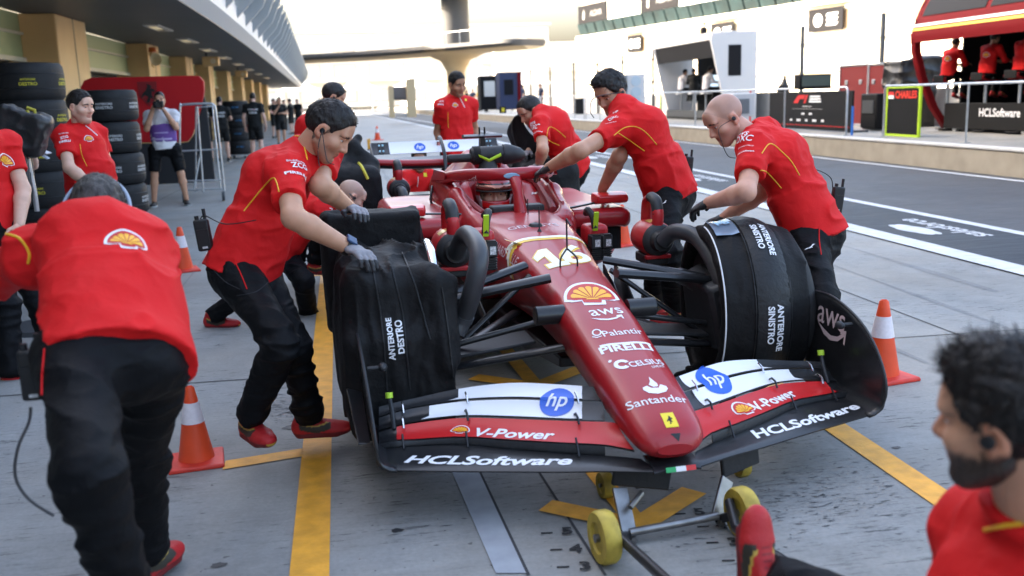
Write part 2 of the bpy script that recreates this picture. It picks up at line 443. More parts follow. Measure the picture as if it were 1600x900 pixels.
# ================================================================== the setting
def off(Y): return -.036*(math.sqrt((Y-22)**2+100)+(Y-22))/2
YS = [-30, -10, 0, 4, 8, 12, 16, 20, 24, 28, 33, 40, 50, 62, 76, 92, 112, 140, 180]
def strip(x0, x1, z0, ys, name, m, z1=None, kind='structure', th=None):
    """a sheet along the lane between two offsets"""
    b = MB(); V = []; F = []
    for y in ys: V += [(x0+off(y), y, z0), (x1+off(y), y, z0 if z1 is None else z1)]
    for i in range(len(ys)-1): F.append((2*i, 2*i+1, 2*i+3, 2*i+2))
    o = b.add(V, F).build(name, m, smooth=False)
    if kind: o['kind'] = kind
    return o
def concrete(name, c, dark=.22, lines=True, scuff=.6):
    m = mat(name, c, .75); nt = m.node_tree; N = nt.nodes; L = nt.links; b = N['Principled BSDF']
    tc = N.new('ShaderNodeTexCoord')
    def noise(scale, det, st=(1, 1, 1), rough=.6, dist=0.):
        mp = N.new('ShaderNodeMapping'); mp.inputs['Scale'].default_value = st; L.new(tc.outputs['Object'], mp.inputs[0])
        n = N.new('ShaderNodeTexNoise'); n.inputs['Scale'].default_value = scale; n.inputs['Detail'].default_value = det; n.inputs['Roughness'].default_value = rough; n.inputs['Distortion'].default_value = dist
        L.new(mp.outputs[0], n.inputs['Vector']); return n.outputs['Fac']
    def rng(v, a, bb, t0, t1):
        r = N.new('ShaderNodeMapRange'); r.inputs['From Min'].default_value = a; r.inputs['From Max'].default_value = bb; r.inputs['To Min'].default_value = t0; r.inputs['To Max'].default_value = t1; L.new(v, r.inputs['Value']); return r.outputs[0]
    def mul(a, bb):
        x = N.new('ShaderNodeMath'); x.operation = 'MULTIPLY'; L.new(a, x.inputs[0]); L.new(bb, x.inputs[1]); return x.outputs[0]
    v = rng(noise(.55, 7, rough=.7), .3, .7, .70, 1.18)
    v = mul(v, rng(noise(5, 8, rough=.75), .3, .7, .87, 1.1))
    v = mul(v, rng(noise(60, 4), .3, .7, .9, 1.08))
    br = noise(14, 6, (.12, 2.2, 1), .7)                       # brushed finish running across the lane
    v = mul(v, rng(br, .3, .7, .86, 1.1))
    # dark rubber scuffs: broken short dashes inside big patches
    patch = rng(noise(.8, 3, dist=.4), .44, .57, 0, 1); dash = rng(noise(26, 9, (.22, 1.6, 1), .8), .54, .62, 0, 1)
    s = mul(mul(patch, dash), rng(noise(3, 2), .38, .5, .3, 1))
    v = mul(v, rng(s, 0, 1, 1, dark*scuff))
    specks = rng(noise(22, 2), .71, .735, 1, .45); v = mul(v, specks)
    mx = N.new('ShaderNodeVectorMath'); mx.operation = 'SCALE'; mx.inputs[0].default_value = c; L.new(v, mx.inputs['Scale'])
    tint = N.new('ShaderNodeMix'); tint.data_type = 'RGBA'; tint.blend_type = 'MULTIPLY'; tint.inputs['Factor'].default_value = 1
    cr = N.new('ShaderNodeValToRGB'); cr.color_ramp.elements[0].color = (1, .97, .9, 1); cr.color_ramp.elements[0].position = .35; cr.color_ramp.elements[1].color = (.95, .99, 1, 1); cr.color_ramp.elements[1].position = .65
    L.new(noise(.8, 4), cr.inputs[0]); L.new(mx.outputs[0], tint.inputs['A']); L.new(cr.outputs[0], tint.inputs['B'])
    L.new(tint.outputs['Result'], b.inputs['Base Color'])
    L.new(rng(br, .3, .7, .5, .78), b.inputs['Roughness'])
    bp = N.new('ShaderNodeBump'); bp.inputs['Strength'].default_value = .35; bp.inputs['Distance'].default_value = .004; L.new(noise(40, 8, (.4, 1.5, 1), .8), bp.inputs['Height']); L.new(bp.outputs[0], b.inputs['Normal'])
    return m
M_CONC = concrete('pit_concrete', (.265, .262, .256))
M_ASPH = concrete('lane_asphalt', (.056, .060, .067), .8)
M_NAVY = concrete('painted_lane_band', (.02, .027, .036), .8)
M_PLAT = concrete('platform_concrete', (.27, .265, .25))
M_LINE = mat('white_line_paint', (.50, .52, .54), .6, var=.14, vscale=9, detail=8, bump=.2, bscale=60)
M_TAPE = mat('yellow_floor_tape', (.72, .33, .028), .55, var=.16, vscale=14, detail=8, bump=.25, bscale=80)
M_GREY = mat('pale_floor_band', (.30, .32, .345), .6, var=.15, vscale=8, detail=8)
M_DARKLINE = mat('joint_line', (.04, .04, .042), .9)
g = MB().box((20, 60, -.25), (900, 1400, .5)).build('ground', M_CONC, smooth=False); tag(g, None, None, kind='structure')
strip(5.05, 10.2, .004, YS, 'pit_lane', M_ASPH)
strip(5.30, 6.36, .008, YS, 'painted_band', M_NAVY)
strip(5.05, 5.31, .012, YS, 'lane_edge_line', M_LINE)
strip(6.36, 6.50, .012, YS, 'lane_line', M_LINE)
strip(9.72, 9.84, .012, YS, 'wall_side_line', M_LINE)
# yellow box lines and arrows of the pit box
def quad(name, pts, m, z=.004):
    o = MB().add([(p[0], p[1], z) for p in pts], [tuple(range(len(pts)))]).build(name, m, smooth=False); o['kind'] = 'structure'; return o
quad('box_line', [(-.278, 1.6), (-.15, 1.6), (-.255, 8.3), (-.375, 8.3)], M_TAPE)
quad('box_line', [(1.955, 2.2), (2.075, 2.2), (2.075, 6.5), (1.955, 6.5)], M_TAPE)
quad('box_line', [(-.63, 3.86), (-.31, 3.93), (-.31, 4.03), (-.63, 3.96)], M_TAPE)
quad('box_line', [(-.5, 8.3), (-.1, 8.3), (-.1, 8.42), (-.5, 8.42)], M_TAPE)
def G2(x, y): return gnd(x, y)[:2]
ar = [G2(775, 525), G2(800, 525), G2(846, 573), G2(905, 570), G2(852, 612), G2(790, 612), G2(742, 588), G2(800, 588)]
def arrow(tip, s, name):
    """V-shaped arrow head with a shaft pointing at the camera side"""
    x, y = tip; w = .085*s
    b = MB()
    for pts in ([(x-w/2, y), (x+w/2, y), (x+w/2-.05, y+.95*s), (x-w/2-.05, y+.95*s)],):
        b.add([(p[0], p[1], .004) for p in pts], [(0, 1, 2, 3)])
    for sg in (-1, 1):
        a = np.array([x, y-.02]); e = np.array([x+sg*.30*s, y+.24*s]); d = nrm(e-a); n = np.array([-d[1], d[0]])*.055*s*sg
        b.add([(a[0], a[1]-.05, .008), (a[0], a[1]+.08, .008), (e[0]+n[0], e[1]+n[1], .008), (e[0]-n[0], e[1]-n[1], .008)], [(0, 1, 2, 3)])
    o = b.build(name, M_TAPE, smooth=False); o['kind'] = 'structure'; return o
a1 = gnd(838, 604); arrow((a1[0], a1[1]), 1.0, 'floor_arrow')
a2 = gnd(998, 822); arrow((a2[0], a2[1]), .95, 'floor_arrow')
quad('pale_band', [G2(706, 738), G2(748, 738), G2(822, 897), G2(775, 897)], M_GREY)
jm = MB()
def jline(a, b, w=.008):
    a = np.array(a); b = np.array(b); d = nrm(b-a); n = np.array([-d[1], d[0]])*w/2
    jm.add([(*(a+n), .003), (*(a-n), .003), (*(b-n), .003), (*(b+n), .003)], [(0, 1, 2, 3)])
jline(G2(748, 735), G2(826, 900), .012); jline(G2(842, 738), G2(946, 900), .010)
for y in (-2, 2.0, 5.2, 9.6, 14, 19, 24, 30, 37):
    jline((-6, y+.15), (-.6, y), .01); jline((1.1, y-.1), (5.05, y-.25), .01)
for x in (-3.2, 3.5): jline((x, -5), (x-.1, 40), .01)
jo = jm.build('slab_joints', M_DARKLINE, smooth=False); jo['kind'] = 'structure'
# scraped patches and dark chips in the slab surface
M_SCR = mat('scraped_slab', (.075, .077, .08), .8)
rng_ = np.random.RandomState(4); sm_ = MB()
for (px, py), n_, sx, sy in (((432, 640), 260, .10, .12), ((1190, 790), 420, .28, .16), ((1150, 690), 160, .25, .10), ((1330, 745), 120, .30, .12), ((545, 560), 90, .05, .35), ((560, 800), 60, .5, .3), ((1420, 640), 70, .5, .3), ((150, 640), 80, .4, .4), ((880, 560), 120, .25, .2), ((1300, 430), 60, .9, .5), ((640, 790), 60, .3, .25)):
    c = gnd(px, py)
    for _ in range(n_):
        p = c[:2]+rng_.randn(2)*np.array([sx, sy]); l_ = .004+.026*rng_.rand()**2.5; w_ = .001+.0035*rng_.rand()**2; a = rng_.randn()*.18; d = np.array([math.cos(a), math.sin(a)])*l_; n = np.array([-d[1], d[0]])/l_*w_
        sm_.add([(*(p-d), .0022), (*(p+n*.9-d*.2), .0022), (*(p+d), .0022), (*(p-n+d*.1), .0022)], [(0, 3, 2, 1)])
so_m = sm_.build('floor_scuffs', M_SCR, smooth=False); so_m['kind'] = 'structure'
st_m = MB()
for (px, py), r in (((340, 884), .018), ((245, 880), .012), ((455, 668), .03), ((1245, 560), .02), ((1400, 700), .014), ((620, 830), .016), ((90, 600), .02), ((1500, 600), .016)):
    c = gnd(px, py); m_ = 14; st_m.add([(c[0]+r*(.6+.7*rng_.rand())*math.cos(2*math.pi*k/m_)*1.5, c[1]+r*(.6+.7*rng_.rand())*math.sin(2*math.pi*k/m_), .0026) for k in range(m_)], [tuple(range(m_))])
st_o = st_m.build('floor_stains', mat('oil_stain', (.035, .035, .037), .5), smooth=False); st_o['kind'] = 'structure'
# faint rubber streaks along the lane
rs_ = MB()
for x0, y0, ln, w_ in ((2.9, 4.5, 7, .05), (3.15, 5.2, 6, .03), (3.9, 3.4, 9, .06), (4.4, 6, 12, .10), (-1.6, 5.5, 8, .05), (2.5, 9, 14, .12), (.6, 10, 12, .12), (3.3, 12, 16, .14)):
    P_ = [(x0+.10*math.sin(t*2.2+x0*3), y0+ln*t) for t in np.linspace(0, 1, 18)]
    rs_.add([(x+sg*w_/2*(.6+.4*math.sin(i*1.7)), y, .0015) for i, (x, y) in enumerate(P_) for sg in (-1, 1)], [(2*i, 2*i+1, 2*i+3, 2*i+2) for i in range(17)])
rs_o = rs_.build('rubber_streaks', concrete('rubber_streak', (.205, .205, .208)), smooth=False); rs_o['kind'] = 'structure'
# small hand-written stop marks by the jack
M_INK = mat('black_marker', (.02, .02, .022), .8)
for tx, (px, py) in (('5', (886, 833)), ('4', (902, 859)), ('3', (914, 886)), ('5', (1093, 803)), ('4', (1130, 823)), ('3', (1146, 848)), ('2', (1172, 876))):
    c = gnd(px, py); V, F = text2d(tx, .03); V = (V-V.mean(0))*np.array([.085, .075])
    e1 = nrm(gnd(px+8, py-.3)-c); e2 = np.array([-e1[1], e1[0], 0])
    o = link('floor_mark', raw_mesh('floor_mark', [c+np.array([0, 0, .006])+e1*x+e2*y for x, y in V], F, False), M_INK); tag(o, None, None, kind='structure')
    b = MB().bar(c+e1*-.09+[0, 0, .004], c+e1*-.05+[0, 0, .004], .006, .002).build('floor_mark', M_INK, smooth=False); b['kind'] = 'structure'
# sponsor words painted on the band, read from the other side of the lane
def lane_text(s, x, y, h, wd, bold=.02):
    V, F = text2d(s, bold); mn = V.min(0); mx = V.max(0); V = (V-(mn+mx)/2)*np.array([wd/(mx-mn)[0], h/(mx-mn)[1]])
    o = link('lane_lettering', raw_mesh('lane_lettering', [(x-b_*1.0, y+a_*1.0, .012) for a_, b_ in V], F, False), M_LINE); o['kind'] = 'structure'
_a, _b = gnd(1413, 344), gnd(1552, 370); _m = (_a+_b)/2
for dy in (0, 6.6, 13.2): lane_text('salesforce', _m[0]+off(_m[1]+dy), _m[1]+dy, .26, abs(_a[1]-_b[1]))
def cloud(x, y):
    V = []
    ps = []
    for t in np.linspace(0, 2*math.pi, 40, endpoint=False): r = 1+.16*abs(math.sin(3*t)); ps.append((x+.13*r*math.sin(t), y+.36*r*math.cos(t)))
    v, f = poly2d(ps); o = link('lane_lettering', raw_mesh('lane_lettering', [(a, b, .012) for a, b in v], f, False), M_LINE); o['kind'] = 'structure'
_c = gnd(1437, 359.5)
for dy in (0, 6.6, 13.2): cloud(_c[0]+off(_c[1]+dy), _c[1]+dy)
for yy in (5.6, 11.9, 18.5, 25): lane_text('aws', 5.85+off(yy), yy, .22, .75)
# ------------------------------------------------------------------ pit wall island
M_WALL = mat('wall_tan_paint', (.33, .29, .225), .75, var=.12, vscale=3, detail=7, bump=.15, bscale=30)
def ribbon(name, m, prof, ys, smooth=False, ref=0., fn=off):
    """a profile (x,z) swept along the lane"""
    return MB().loft([[(x+fn(y), y, z) for x, z in prof] for y in ys]).build(name, m, smooth=smooth)
WZ = .43
wallo = ribbon('pit_wall_plinth', [M_WALL], [(10.15, 0), (10.15, WZ-.06), (10.17, WZ-.03), (10.36, WZ-.03), (10.36, 0)], YS); tag(wallo, 'long low tan concrete wall along the far side of the pit lane', 'wall')
plat = ribbon('platform', M_PLAT, [(10.36, 0), (10.36, WZ), (14.6, WZ), (14.6, 0)], YS); plat['kind'] = 'structure'
cap = ribbon('platform_edge', mat('pale_wall_cap', (.55, .54, .52), .7, var=.1, vscale=5), [(10.13, WZ-.028), (10.13, WZ+.004), (10.40, WZ+.004), (10.40, WZ-.028)], YS); cap['kind'] = 'structure'
M_TRK = mat('track_wall_white', (.62, .60, .56), .7, var=.12, vscale=2, detail=6)
tw = ribbon('track_wall', M_TRK, [(14.6, 0), (14.6, 1.35), (14.9, 1.35), (14.9, 0)], YS); tag(tw, 'pale concrete barrier behind the pit wall platform beside the track', 'wall')
M_STEEL = mat('galvanised_steel', (.48, .50, .52), .38, .85, var=.15, vscale=12)
M_DPOST = mat('dark_post', (.05, .055, .06), .5)
for i, y in enumerate((9, 13.0, 17.2, 20.6, 24.5, 29, 39, 43, 47.5, 52, 57, 63, 69, 76)):
    p = MB().box((14.5+off(y), y, 1.9), (.10, .12, 2.95)).build('fence_post', M_DPOST, bevel=.008)
    tag(p, 'slim dark post standing at the back of the pit wall platform', 'post', 'dark posts along the track wall')
# railing segments: each a frame with posts (gaps between them)
def railing(y0, y1, lab, x=10.62, n=3, h=1.02):
    t = empty('metal_railing', lab, 'railing', (x+off(y0), y0, WZ), group='railings on the pit wall')
    b = MB(); o0 = off(y0)
    P = lambda y, z: (off(y)-o0, y-y0, z)
    b.tube([P(y0, .0), P(y0, h-.06), P(y0+.05, h), P(y1-.05, h), P(y1, h-.06), P(y1, 0)], .024, 10); b.build('rail', M_STEEL, t)
    for k in range(1, n): y = y0+(y1-y0)*k/n; MB().cyl(P(y, 0), P(y, h-.02), .02, n=10).build('post', M_STEEL, t)
    for k in range(n+1): y = y0+(y1-y0)*k/n; MB().box(P(y, .008), (.12, .12, .014)).build('base_plate', M_STEEL, t)
    return t
railing(10.0, 17.85, 'nearest grey steel railing in front of the red team stand and the pit board', n=3)
railing(19.3, 34.0, 'long grey steel railing before the black event board and the white team stand', n=5)
railing(34.3, 40.5, 'grey steel railing just left of the reaching mechanic\'s head, far side of the lane', n=3)
for i, (y0, y1) in enumerate(((40.8, 49), (49.3, 59), (59.3, 72))): railing(y0, y1, ('grey railing by the two men in dark blue kit', 'grey railing beyond the men in dark blue, by the orange marshal', 'farthest grey railing towards the footbridge')[i], n=5)
# ------------------------------------------------------------------ the garage building on the left (gently curved)
def xc(Y): return -5.5+off(Y)*.95
def xe(Y): return xc(Y)+2.9
BY = [-30, -12, 0, 8, 14, 18, 22, 26, 31, 36, 42, 49, 57, 66, 76, 88, 102, 118]
M_BEIGE = mat('beige_column_paint', (.66, .44, .20), .65, var=.05, vscale=2)
M_SHUT = mat('green_shutter', (.36, .42, .22), .6)
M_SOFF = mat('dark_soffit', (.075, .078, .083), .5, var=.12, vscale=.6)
M_FASC = mat('white_fascia', (.62, .63, .64), .5)
M_CANG = mat('canopy_glass', (.30, .42, .42), .12, var=.25, vscale=.9)
M_RIB = mat('canopy_rib_grey', (.36, .37, .38), .5)
M_UP = mat('upper_facade', (.5, .49, .46), .7)
bld = empty('pit_building', 'long pit garage building with beige columns, dark soffit and glass canopy', 'building', (-5.5, 0, 0))
def rb(name, m, prof, ys, fn, smooth=False):
    b = MB().loft([[(x+fn(y), y, z) for x, z in prof] for y in ys]); return b.build(name, m, bld, org=(-5.5, 0, 0), smooth=smooth)
ZC = 3.38
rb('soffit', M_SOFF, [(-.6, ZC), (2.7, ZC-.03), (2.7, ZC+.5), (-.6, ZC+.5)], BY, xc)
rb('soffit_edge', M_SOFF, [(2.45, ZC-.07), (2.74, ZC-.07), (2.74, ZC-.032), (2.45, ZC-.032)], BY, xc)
rb('fascia', M_FASC, [(2.742, ZC-.05), (3.0, ZC+.16), (3.02, ZC+.55), (2.742, ZC+.55)], BY, xc)
rb('upper_wall', M_UP, [(-9, ZC+.52), (-.3, ZC+.52), (-.3, 15.5), (-9, 15.5)], BY, xc)
rb('garage_wall', mat('garage_back_wall', (.30, .30, .28), .8), [(-1.5, 0), (-1.42, 0), (-1.42, ZC), (-1.5, ZC)], BY, xc)
cg = MB()
cy_ = [y for y in np.arange(10, 116, 2.6)]
cg.loft([[(xc(y)+x, y, z) for x, z in ((3.0, ZC+.75), (3.35, ZC+1.2), (3.78, ZC+1.62), (3.80, ZC+1.66), (3.34, ZC+1.26), (2.96, ZC+.8))] for y in cy_])
cg.build('canopy_glazing', M_CANG, bld, org=(-5.5, 0, 0))
for y in cy_:
    b = MB(); pf = [(2.98, ZC+.25), (3.5, ZC+.78), (3.82, ZC+1.5), (3.80, ZC+1.6), (3.3, ZC+1.16), (2.98, ZC+.74)]
    b.loft([[(xc(y)+x, y-.09, z) for x, z in pf], [(xc(y)+x, y+.09, z) for x, z in pf]]); b.build('canopy_rib', M_RIB, bld, org=(-5.5, 0, 0), smooth=False)
CY = [(20.4, 22.6), (30.1, 31.8), (38.2, 39.8), (45.8, 47.2), (54.7, 56.2), (64.5, 66), (74, 75.5), (84, 85.5), (95, 96.5)]
for i, (a, b) in enumerate(CY):
    x = xc((a+b)/2); wd = .95
    q = MB().box((x-wd/2+.02, (a+b)/2, ZC/2), (wd, b-a, ZC-.002)); q.build('column', M_BEIGE, bld, org=(-5.5, 0, 0), bevel=.03)
    MB().box((x+.021, a+(b-a)*.55, ZC/2), (.012, .05, ZC-.01)).build('column_groove', mat('column_groove_dark', (.25, .19, .12), .8), bld, org=(-5.5, 0, 0))
    y0 = CY[i-1][1] if i else 12.5
    q = MB().box((xc((y0+a)/2)-.75, (y0+a)/2, 2.95), (.08, a-y0, .86)); q.build('shutter', M_SHUT, bld, org=(-5.5, 0, 0))
    for zz, hh in ((2.5, .09), (3.0, .05)): MB().box((xc((y0+a)/2)-.70, (y0+a)/2, zz), (.1, a-y0, hh)).build('shutter_rail', mat('shutter_rail_cream', (.55, .52, .40), .6), bld, org=(-5.5, 0, 0), bevel=.01)
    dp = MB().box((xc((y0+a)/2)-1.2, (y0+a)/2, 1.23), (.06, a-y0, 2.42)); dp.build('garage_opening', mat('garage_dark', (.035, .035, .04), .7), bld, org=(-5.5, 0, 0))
# sunlit end wall and pale panels far along
for i, y in enumerate((24.2, 29.0, 34, 39.5, 46, 53, 61, 70)):
    x = xc(y)+1.3; t = empty('ceiling_light', 'long slim recessed light in the dark soffit above the pit lane edge', 'light', (x, y, ZC-.03), group='soffit lights along the garage')
    MB().box((0, 0, 0), (.34, 1.9, .05)).build('frame', mat('light_frame', (.5, .48, .44), .5), t, bevel=.01)
    MB().box((0, -.35, -.03), (.16, .8, .02)).build('diffuser', emis('lamp_cream', (.8, .65, .4), .05), t); MB().box((0, .5, -.03), (.16, .5, .02)).build('reflector', mat('lamp_dark', (.25, .22, .17), .4), t)
for i, (px, y, lab) in enumerate((((330, 96), 36, 'beige loudspeaker box hanging under the soffit, nearer one'), ((377, 116), 50, 'beige loudspeaker box hanging under the soffit, farther one'))):
    p = atY(*px, y); t = empty('wall_speaker', lab, 'loudspeaker', p, group='beige loudspeakers under the soffit')
    MB().box((0, 0, 0), (.55, .5, .32)).build('housing', M_BEIGE, t, bevel=.03); MB().cyl((.1, -.26, 0), (.1, -.24, 0), .1, n=16).build('cone', mat('speaker_cone', (.7, .6, .4), .5), t); MB().box((-.15, 0, .25), (.06, .06, .3)).build('bracket', M_DPOST, t)
p = atY(238, 78, 29.9); t = empty('warning_beacon', 'orange warning beacon on the second beige column', 'beacon', p)
MB().lathe([(.0, .09), (.09, .07), (.11, 0), (.11, -.06), (0, -.06)]).build('lens', mat('orange_lens', (.6, .13, .03), .3), t); MB().box((-.05, .05, -.12), (.1, .1, .12)).build('base', M_BEIGE, t, bevel=.01)
p = atY(239, 93, 29.9); t = empty('wall_horn', 'cream horn loudspeaker under the orange beacon on the second column', 'loudspeaker', p)
MB().lathe([(.04, -.1), (.06, 0), (.17, .16), (.18, .17), (.14, .13), (.03, .02)], axis=(.6, -.8, 0)).build('horn', mat('cream_horn', (.6, .5, .3), .5), t); MB().tube([(0, 0, 0), (-.05, .05, -.18), (0, .1, -.22)], .02).build('bracket', M_BEIGE, t)
# ------------------------------------------------------------------ footbridge with its tower and disc, and the far side toned pale for sun glare
M_BR = mat('bridge_grey', (.075, .073, .07), .7); M_BRL = mat('bridge_soffit_cream', (.50, .38, .22), .7)
br = empty('footbridge', 'long curved grey footbridge crossing above the far end of the pit lane', 'bridge', (10, 97, 0))
dpts = spline([np.array([-22, 118, 6.4]), np.array([-6, 110, 6.35]), np.array([3, 104, 6.3]), np.array([9.5, 97, 6.3]), np.array([14, 91.5, 6.3]), np.array([16.6, 88.0, 6.3])], 40)
dm = MB(); secs = []; low = []
for i, p in enumerate(dpts):
    d = nrm(dpts[min(i+1, 39)]-dpts[max(i-1, 0)]); n = np.array([-d[1], d[0], 0]); w_ = 2.6*(1 if i < 36 else math.sqrt(max(.03, 1-((i-35.5)/4.2)**2)))
    secs.append([p+n*w_+[0, 0, .32], p+n*w_*1.04+[0, 0, 0], p+n*w_*.9+[0, 0, -.28], p-n*w_*.9+[0, 0, -.28], p-n*w_*1.04, p-n*w_+[0, 0, .32]])
    low.append([p+n*w_*.86+[0, 0, -.27], p+n*w_*.5+[0, 0, -.5], p-n*w_*.5+[0, 0, -.5], p-n*w_*.86+[0, 0, -.27]])
MB().loft(secs).build('deck', M_BR, br, org=(10, 97, 0)); MB().loft(low).build('deck_underside', M_BRL, br, org=(10, 97, 0))
tm = MB()
for i in range(0, 40, 2):
    p = secs[i][5]; tm.cyl(p, p+np.array([0, 0, 1.1]), .03, n=6)
tm.tube([s_[5]+np.array([0, 0, 1.1]) for s_ in secs], .03, 6); tm.build('handrail', M_STEEL, br, org=(10, 97, 0))
MB().lathe([(1.1, 0), (.9, 3.2), (.95, 4.2), (1.5, 5.2), (3.0, 5.85), (3.6, 6.0)], (10.4, 97, 0), n=28).build('support_column', M_BRL, br, org=(10, 97, 0))
tower = MB().lathe([(1.42, 6.45), (1.36, 9), (1.36, 11.2), (1.5, 11.45), (4.0, 11.62), (4.3, 12.1), (4.25, 12.9), (3.2, 13.4), (2.2, 14.6), (0, 14.6)], (10.6, 97.4, 0), n=40).build('bridge_tower', M_BR, None, org=(10.6, 97.4, 0)); tower.location = (10.6, 97.4, 0)
tag(tower, 'grey round tower with a wide disc on top, rising above the footbridge', 'tower')
M_CREAM = mat('painted_glare_cream', (.80, .74, .62), .8, var=.06, vscale=.2); M_GLZ = mat('pale_glazing', (.62, .60, .55), .3); M_SHADE = mat('terrace_recess', (.60, .50, .38), .8)  # sun glare put into the pale colours; terrace fronts stand in shade
def block(name, label, cat, c, d, rz, rows, cols, wallm=M_CREAM, recess=M_SHADE, gl=None):
    t = empty(name, label, cat, (c[0], c[1], 0), rz)
    MB().box((0, 0, d[2]/2), d).build('wall', wallm, t, bevel=.1)
    MB().box((0, 0, d[2]+.3), (d[0]+1.2, d[1]+1.2, .5)).build('roof', wallm, t)
    for r in range(rows):
        z = (r+.55)*d[2]/rows
        MB().box((0, -d[1]/2-.7, z-d[2]/rows*.42), (d[0]-.4, 1.4, .28)).build('balcony', wallm, t)
        for k in range(cols):
            x = -d[0]/2+(k+.5)*d[0]/cols
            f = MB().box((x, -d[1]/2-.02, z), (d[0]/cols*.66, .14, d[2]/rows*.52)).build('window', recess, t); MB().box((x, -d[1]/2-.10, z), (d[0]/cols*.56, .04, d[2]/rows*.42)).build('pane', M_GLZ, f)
    return t
block('terraced_building', 'pale cream terraced building seen beneath the left of the footbridge', 'building', (-12, 205), (70, 14, 15), .05, 3, 10)
block('terraced_building', 'low pale cream building right of the footbridge column', 'building', (48, 190), (40, 14, 11), -.12, 2, 7)
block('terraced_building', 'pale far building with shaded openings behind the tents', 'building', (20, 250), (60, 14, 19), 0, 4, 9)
M_TENT = mat('white_tent_fabric', (.8, .76, .68), .7)
for i, (x, y, s) in enumerate(((-8, 150, 6), (1, 156, 6), (10, 160, 7), (20, 150, 6), (29, 158, 7))):
    lab = ('leftmost white peaked tent under the footbridge', 'second white peaked tent from the left beyond the footbridge', 'middle white peaked tent beyond the footbridge', 'white peaked tent just right of the bridge column', 'rightmost white peaked tent beyond the footbridge')[i]
    t = empty('peaked_tent', lab, 'tent', (x, y, 0), .2, 'white tents beyond the bridge')
    MB().loft([[(sx*s*r/2, sy*s*r/2, z) for sx, sy in ((-1, -1), (1, -1), (1, 1), (-1, 1))] for r, z in ((1, 3.4), (.55, 4.1), (.22, 5.2), (.04, 6.6))]).build('roof', M_TENT, t, smooth=False)
    for sx in (-1, 1):
        for sy in (-1, 1): MB().cyl((sx*s*.47, sy*s*.47, 0), (sx*s*.47, sy*s*.47, 3.4), .08, n=8).build('pole', M_STEEL, t)
# stair tower on the pit wall, far along
st = atY(623, 160, 62); t = empty('stair_tower', 'cream stair tower with dark steps standing on the far pit wall', 'stairs', (st[0], 62, WZ)); t.scale = (.62, .62, .52)
MB().box((-.75, 0, 1.9), (.5, 1.4, 3.8)).box((1.3, .2, 2.3), (.9, 1.4, 4.6)).build('side_wall', M_BRL, t, bevel=.03)
for k in range(9): MB().box((.15, -.6+k*.14, .15+k*.27), (1.2, .16, .07)).build('step', M_DPOST, t)
MB().box((.2, .75, 2.9), (1.4, .06, 1.6)).build('back_panel', mat('tower_panel', (.16, .15, .15), .6), t)
# ------------------------------------------------------------------ grandstand on the right
gs = empty('grandstand', 'tall sunlit grandstand across the track with banners and a row of tilted windows', 'grandstand', (45, 134, 0))
A0 = np.array([38.6, 160.0]); B0 = np.array([62.0, 64.0]); gd = (B0-A0)/np.linalg.norm(B0-A0); gn = np.array([-gd[1], gd[0]])   # gn: towards the lane?
if gn[0] > 0: gn = -gn
GL = np.linalg.norm(B0-A0)
def gp(s, z, o=0.): q = A0+gd*s+gn*o; return (q[0], q[1], z)
gm = lambda b, name, m, sm=False: b.build(name, m, gs, org=(45, 134, 0), smooth=sm)
def gbox(s0, s1, z0, z1, o0, o1):
    return MB().loft([[gp(s0, z0, o0), gp(s0, z1, o0), gp(s0, z1, o1), gp(s0, z0, o1)], [gp(s1, z0, o0), gp(s1, z1, o0), gp(s1, z1, o1), gp(s1, z0, o1)]])
M_GSW = mat('grandstand_white', (.72, .66, .54), .7, var=.05, vscale=.3)
gm(gbox(0, GL, 0, 10.4, 0, -14), 'lower_wall', M_GSW)
gm(gbox(-.5, GL, 10.4, 11.0, .9, -14), 'floor_slab', M_GSW)
gm(gbox(0, GL, 12.9, 16, .2, -14), 'upper_wall', M_GSW)
gm(gbox(2, GL, 16, 19, -6, -13), 'upper_terrace', mat('upper_seats', (.35, .34, .26), .8, var=.5, vscale=1.2))
for zz in (3.2, 6.4): gm(gbox(-.3, GL, zz, zz+.3, .7, 0), 'ledge', M_GSW)
k = 0
for s in np.arange(0, GL, 3.0):
    b = MB(); b.loft([[gp(s+.15, 11.0, .2), gp(s+.15, 12.9, .9), gp(s+2.85, 12.9, .9), gp(s+2.85, 11.0, .2)], [gp(s+.15, 11.0, -.2), gp(s+.15, 12.9, .5), gp(s+2.85, 12.9, .5), gp(s+2.85, 11.0, -.2)]])
    gm(b, 'window', mat('stand_glass_teal', (.008, .020, .023), .5, spec=.2, var=.4, vscale=.6))
for s in np.arange(6, GL, 13):
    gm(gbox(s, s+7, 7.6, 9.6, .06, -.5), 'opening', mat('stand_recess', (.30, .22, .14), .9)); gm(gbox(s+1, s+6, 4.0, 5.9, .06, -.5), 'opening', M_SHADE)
M_BAN = mat('dark_banner', (.014, .014, .016), .8, spec=.05); M_BANW = mat('pale_banner', (.72, .7, .66), .7)
eX = np.array([gd[0], gd[1], 0]); UPV = np.array([0, 0, 1.])
for i in range(7):
    s = -.3+i*10.2; dark = i % 2 == 0
    bo = gm(gbox(s, s+9.9, 13.0, 15.9, .45, .25), 'banner', M_BAN if dark else M_BANW)
    flat_text('ALDAR', np.array(gp(s+6.2, 14.4, .46))-np.array([45, 134, 0]), eX, UPV, .85, 'lettering', mat('banner_ink', (.22, .22, .22), .8) if dark else mat('banner_grey_ink', (.06, .06, .06), .8), bo, .0)
    q = np.array(gp(s+2.0, 14.4, .47))-np.array([45, 134, 0])
    MB().prism([(-.3, -.8), (.25, -.8), (.3, .2), (.1, .8), (-.1, .3), (-.3, .1)], q, eX, UPV, .02).build('emblem', MATS['banner_ink'] if dark else MATS['banner_grey_ink'], bo, smooth=False)
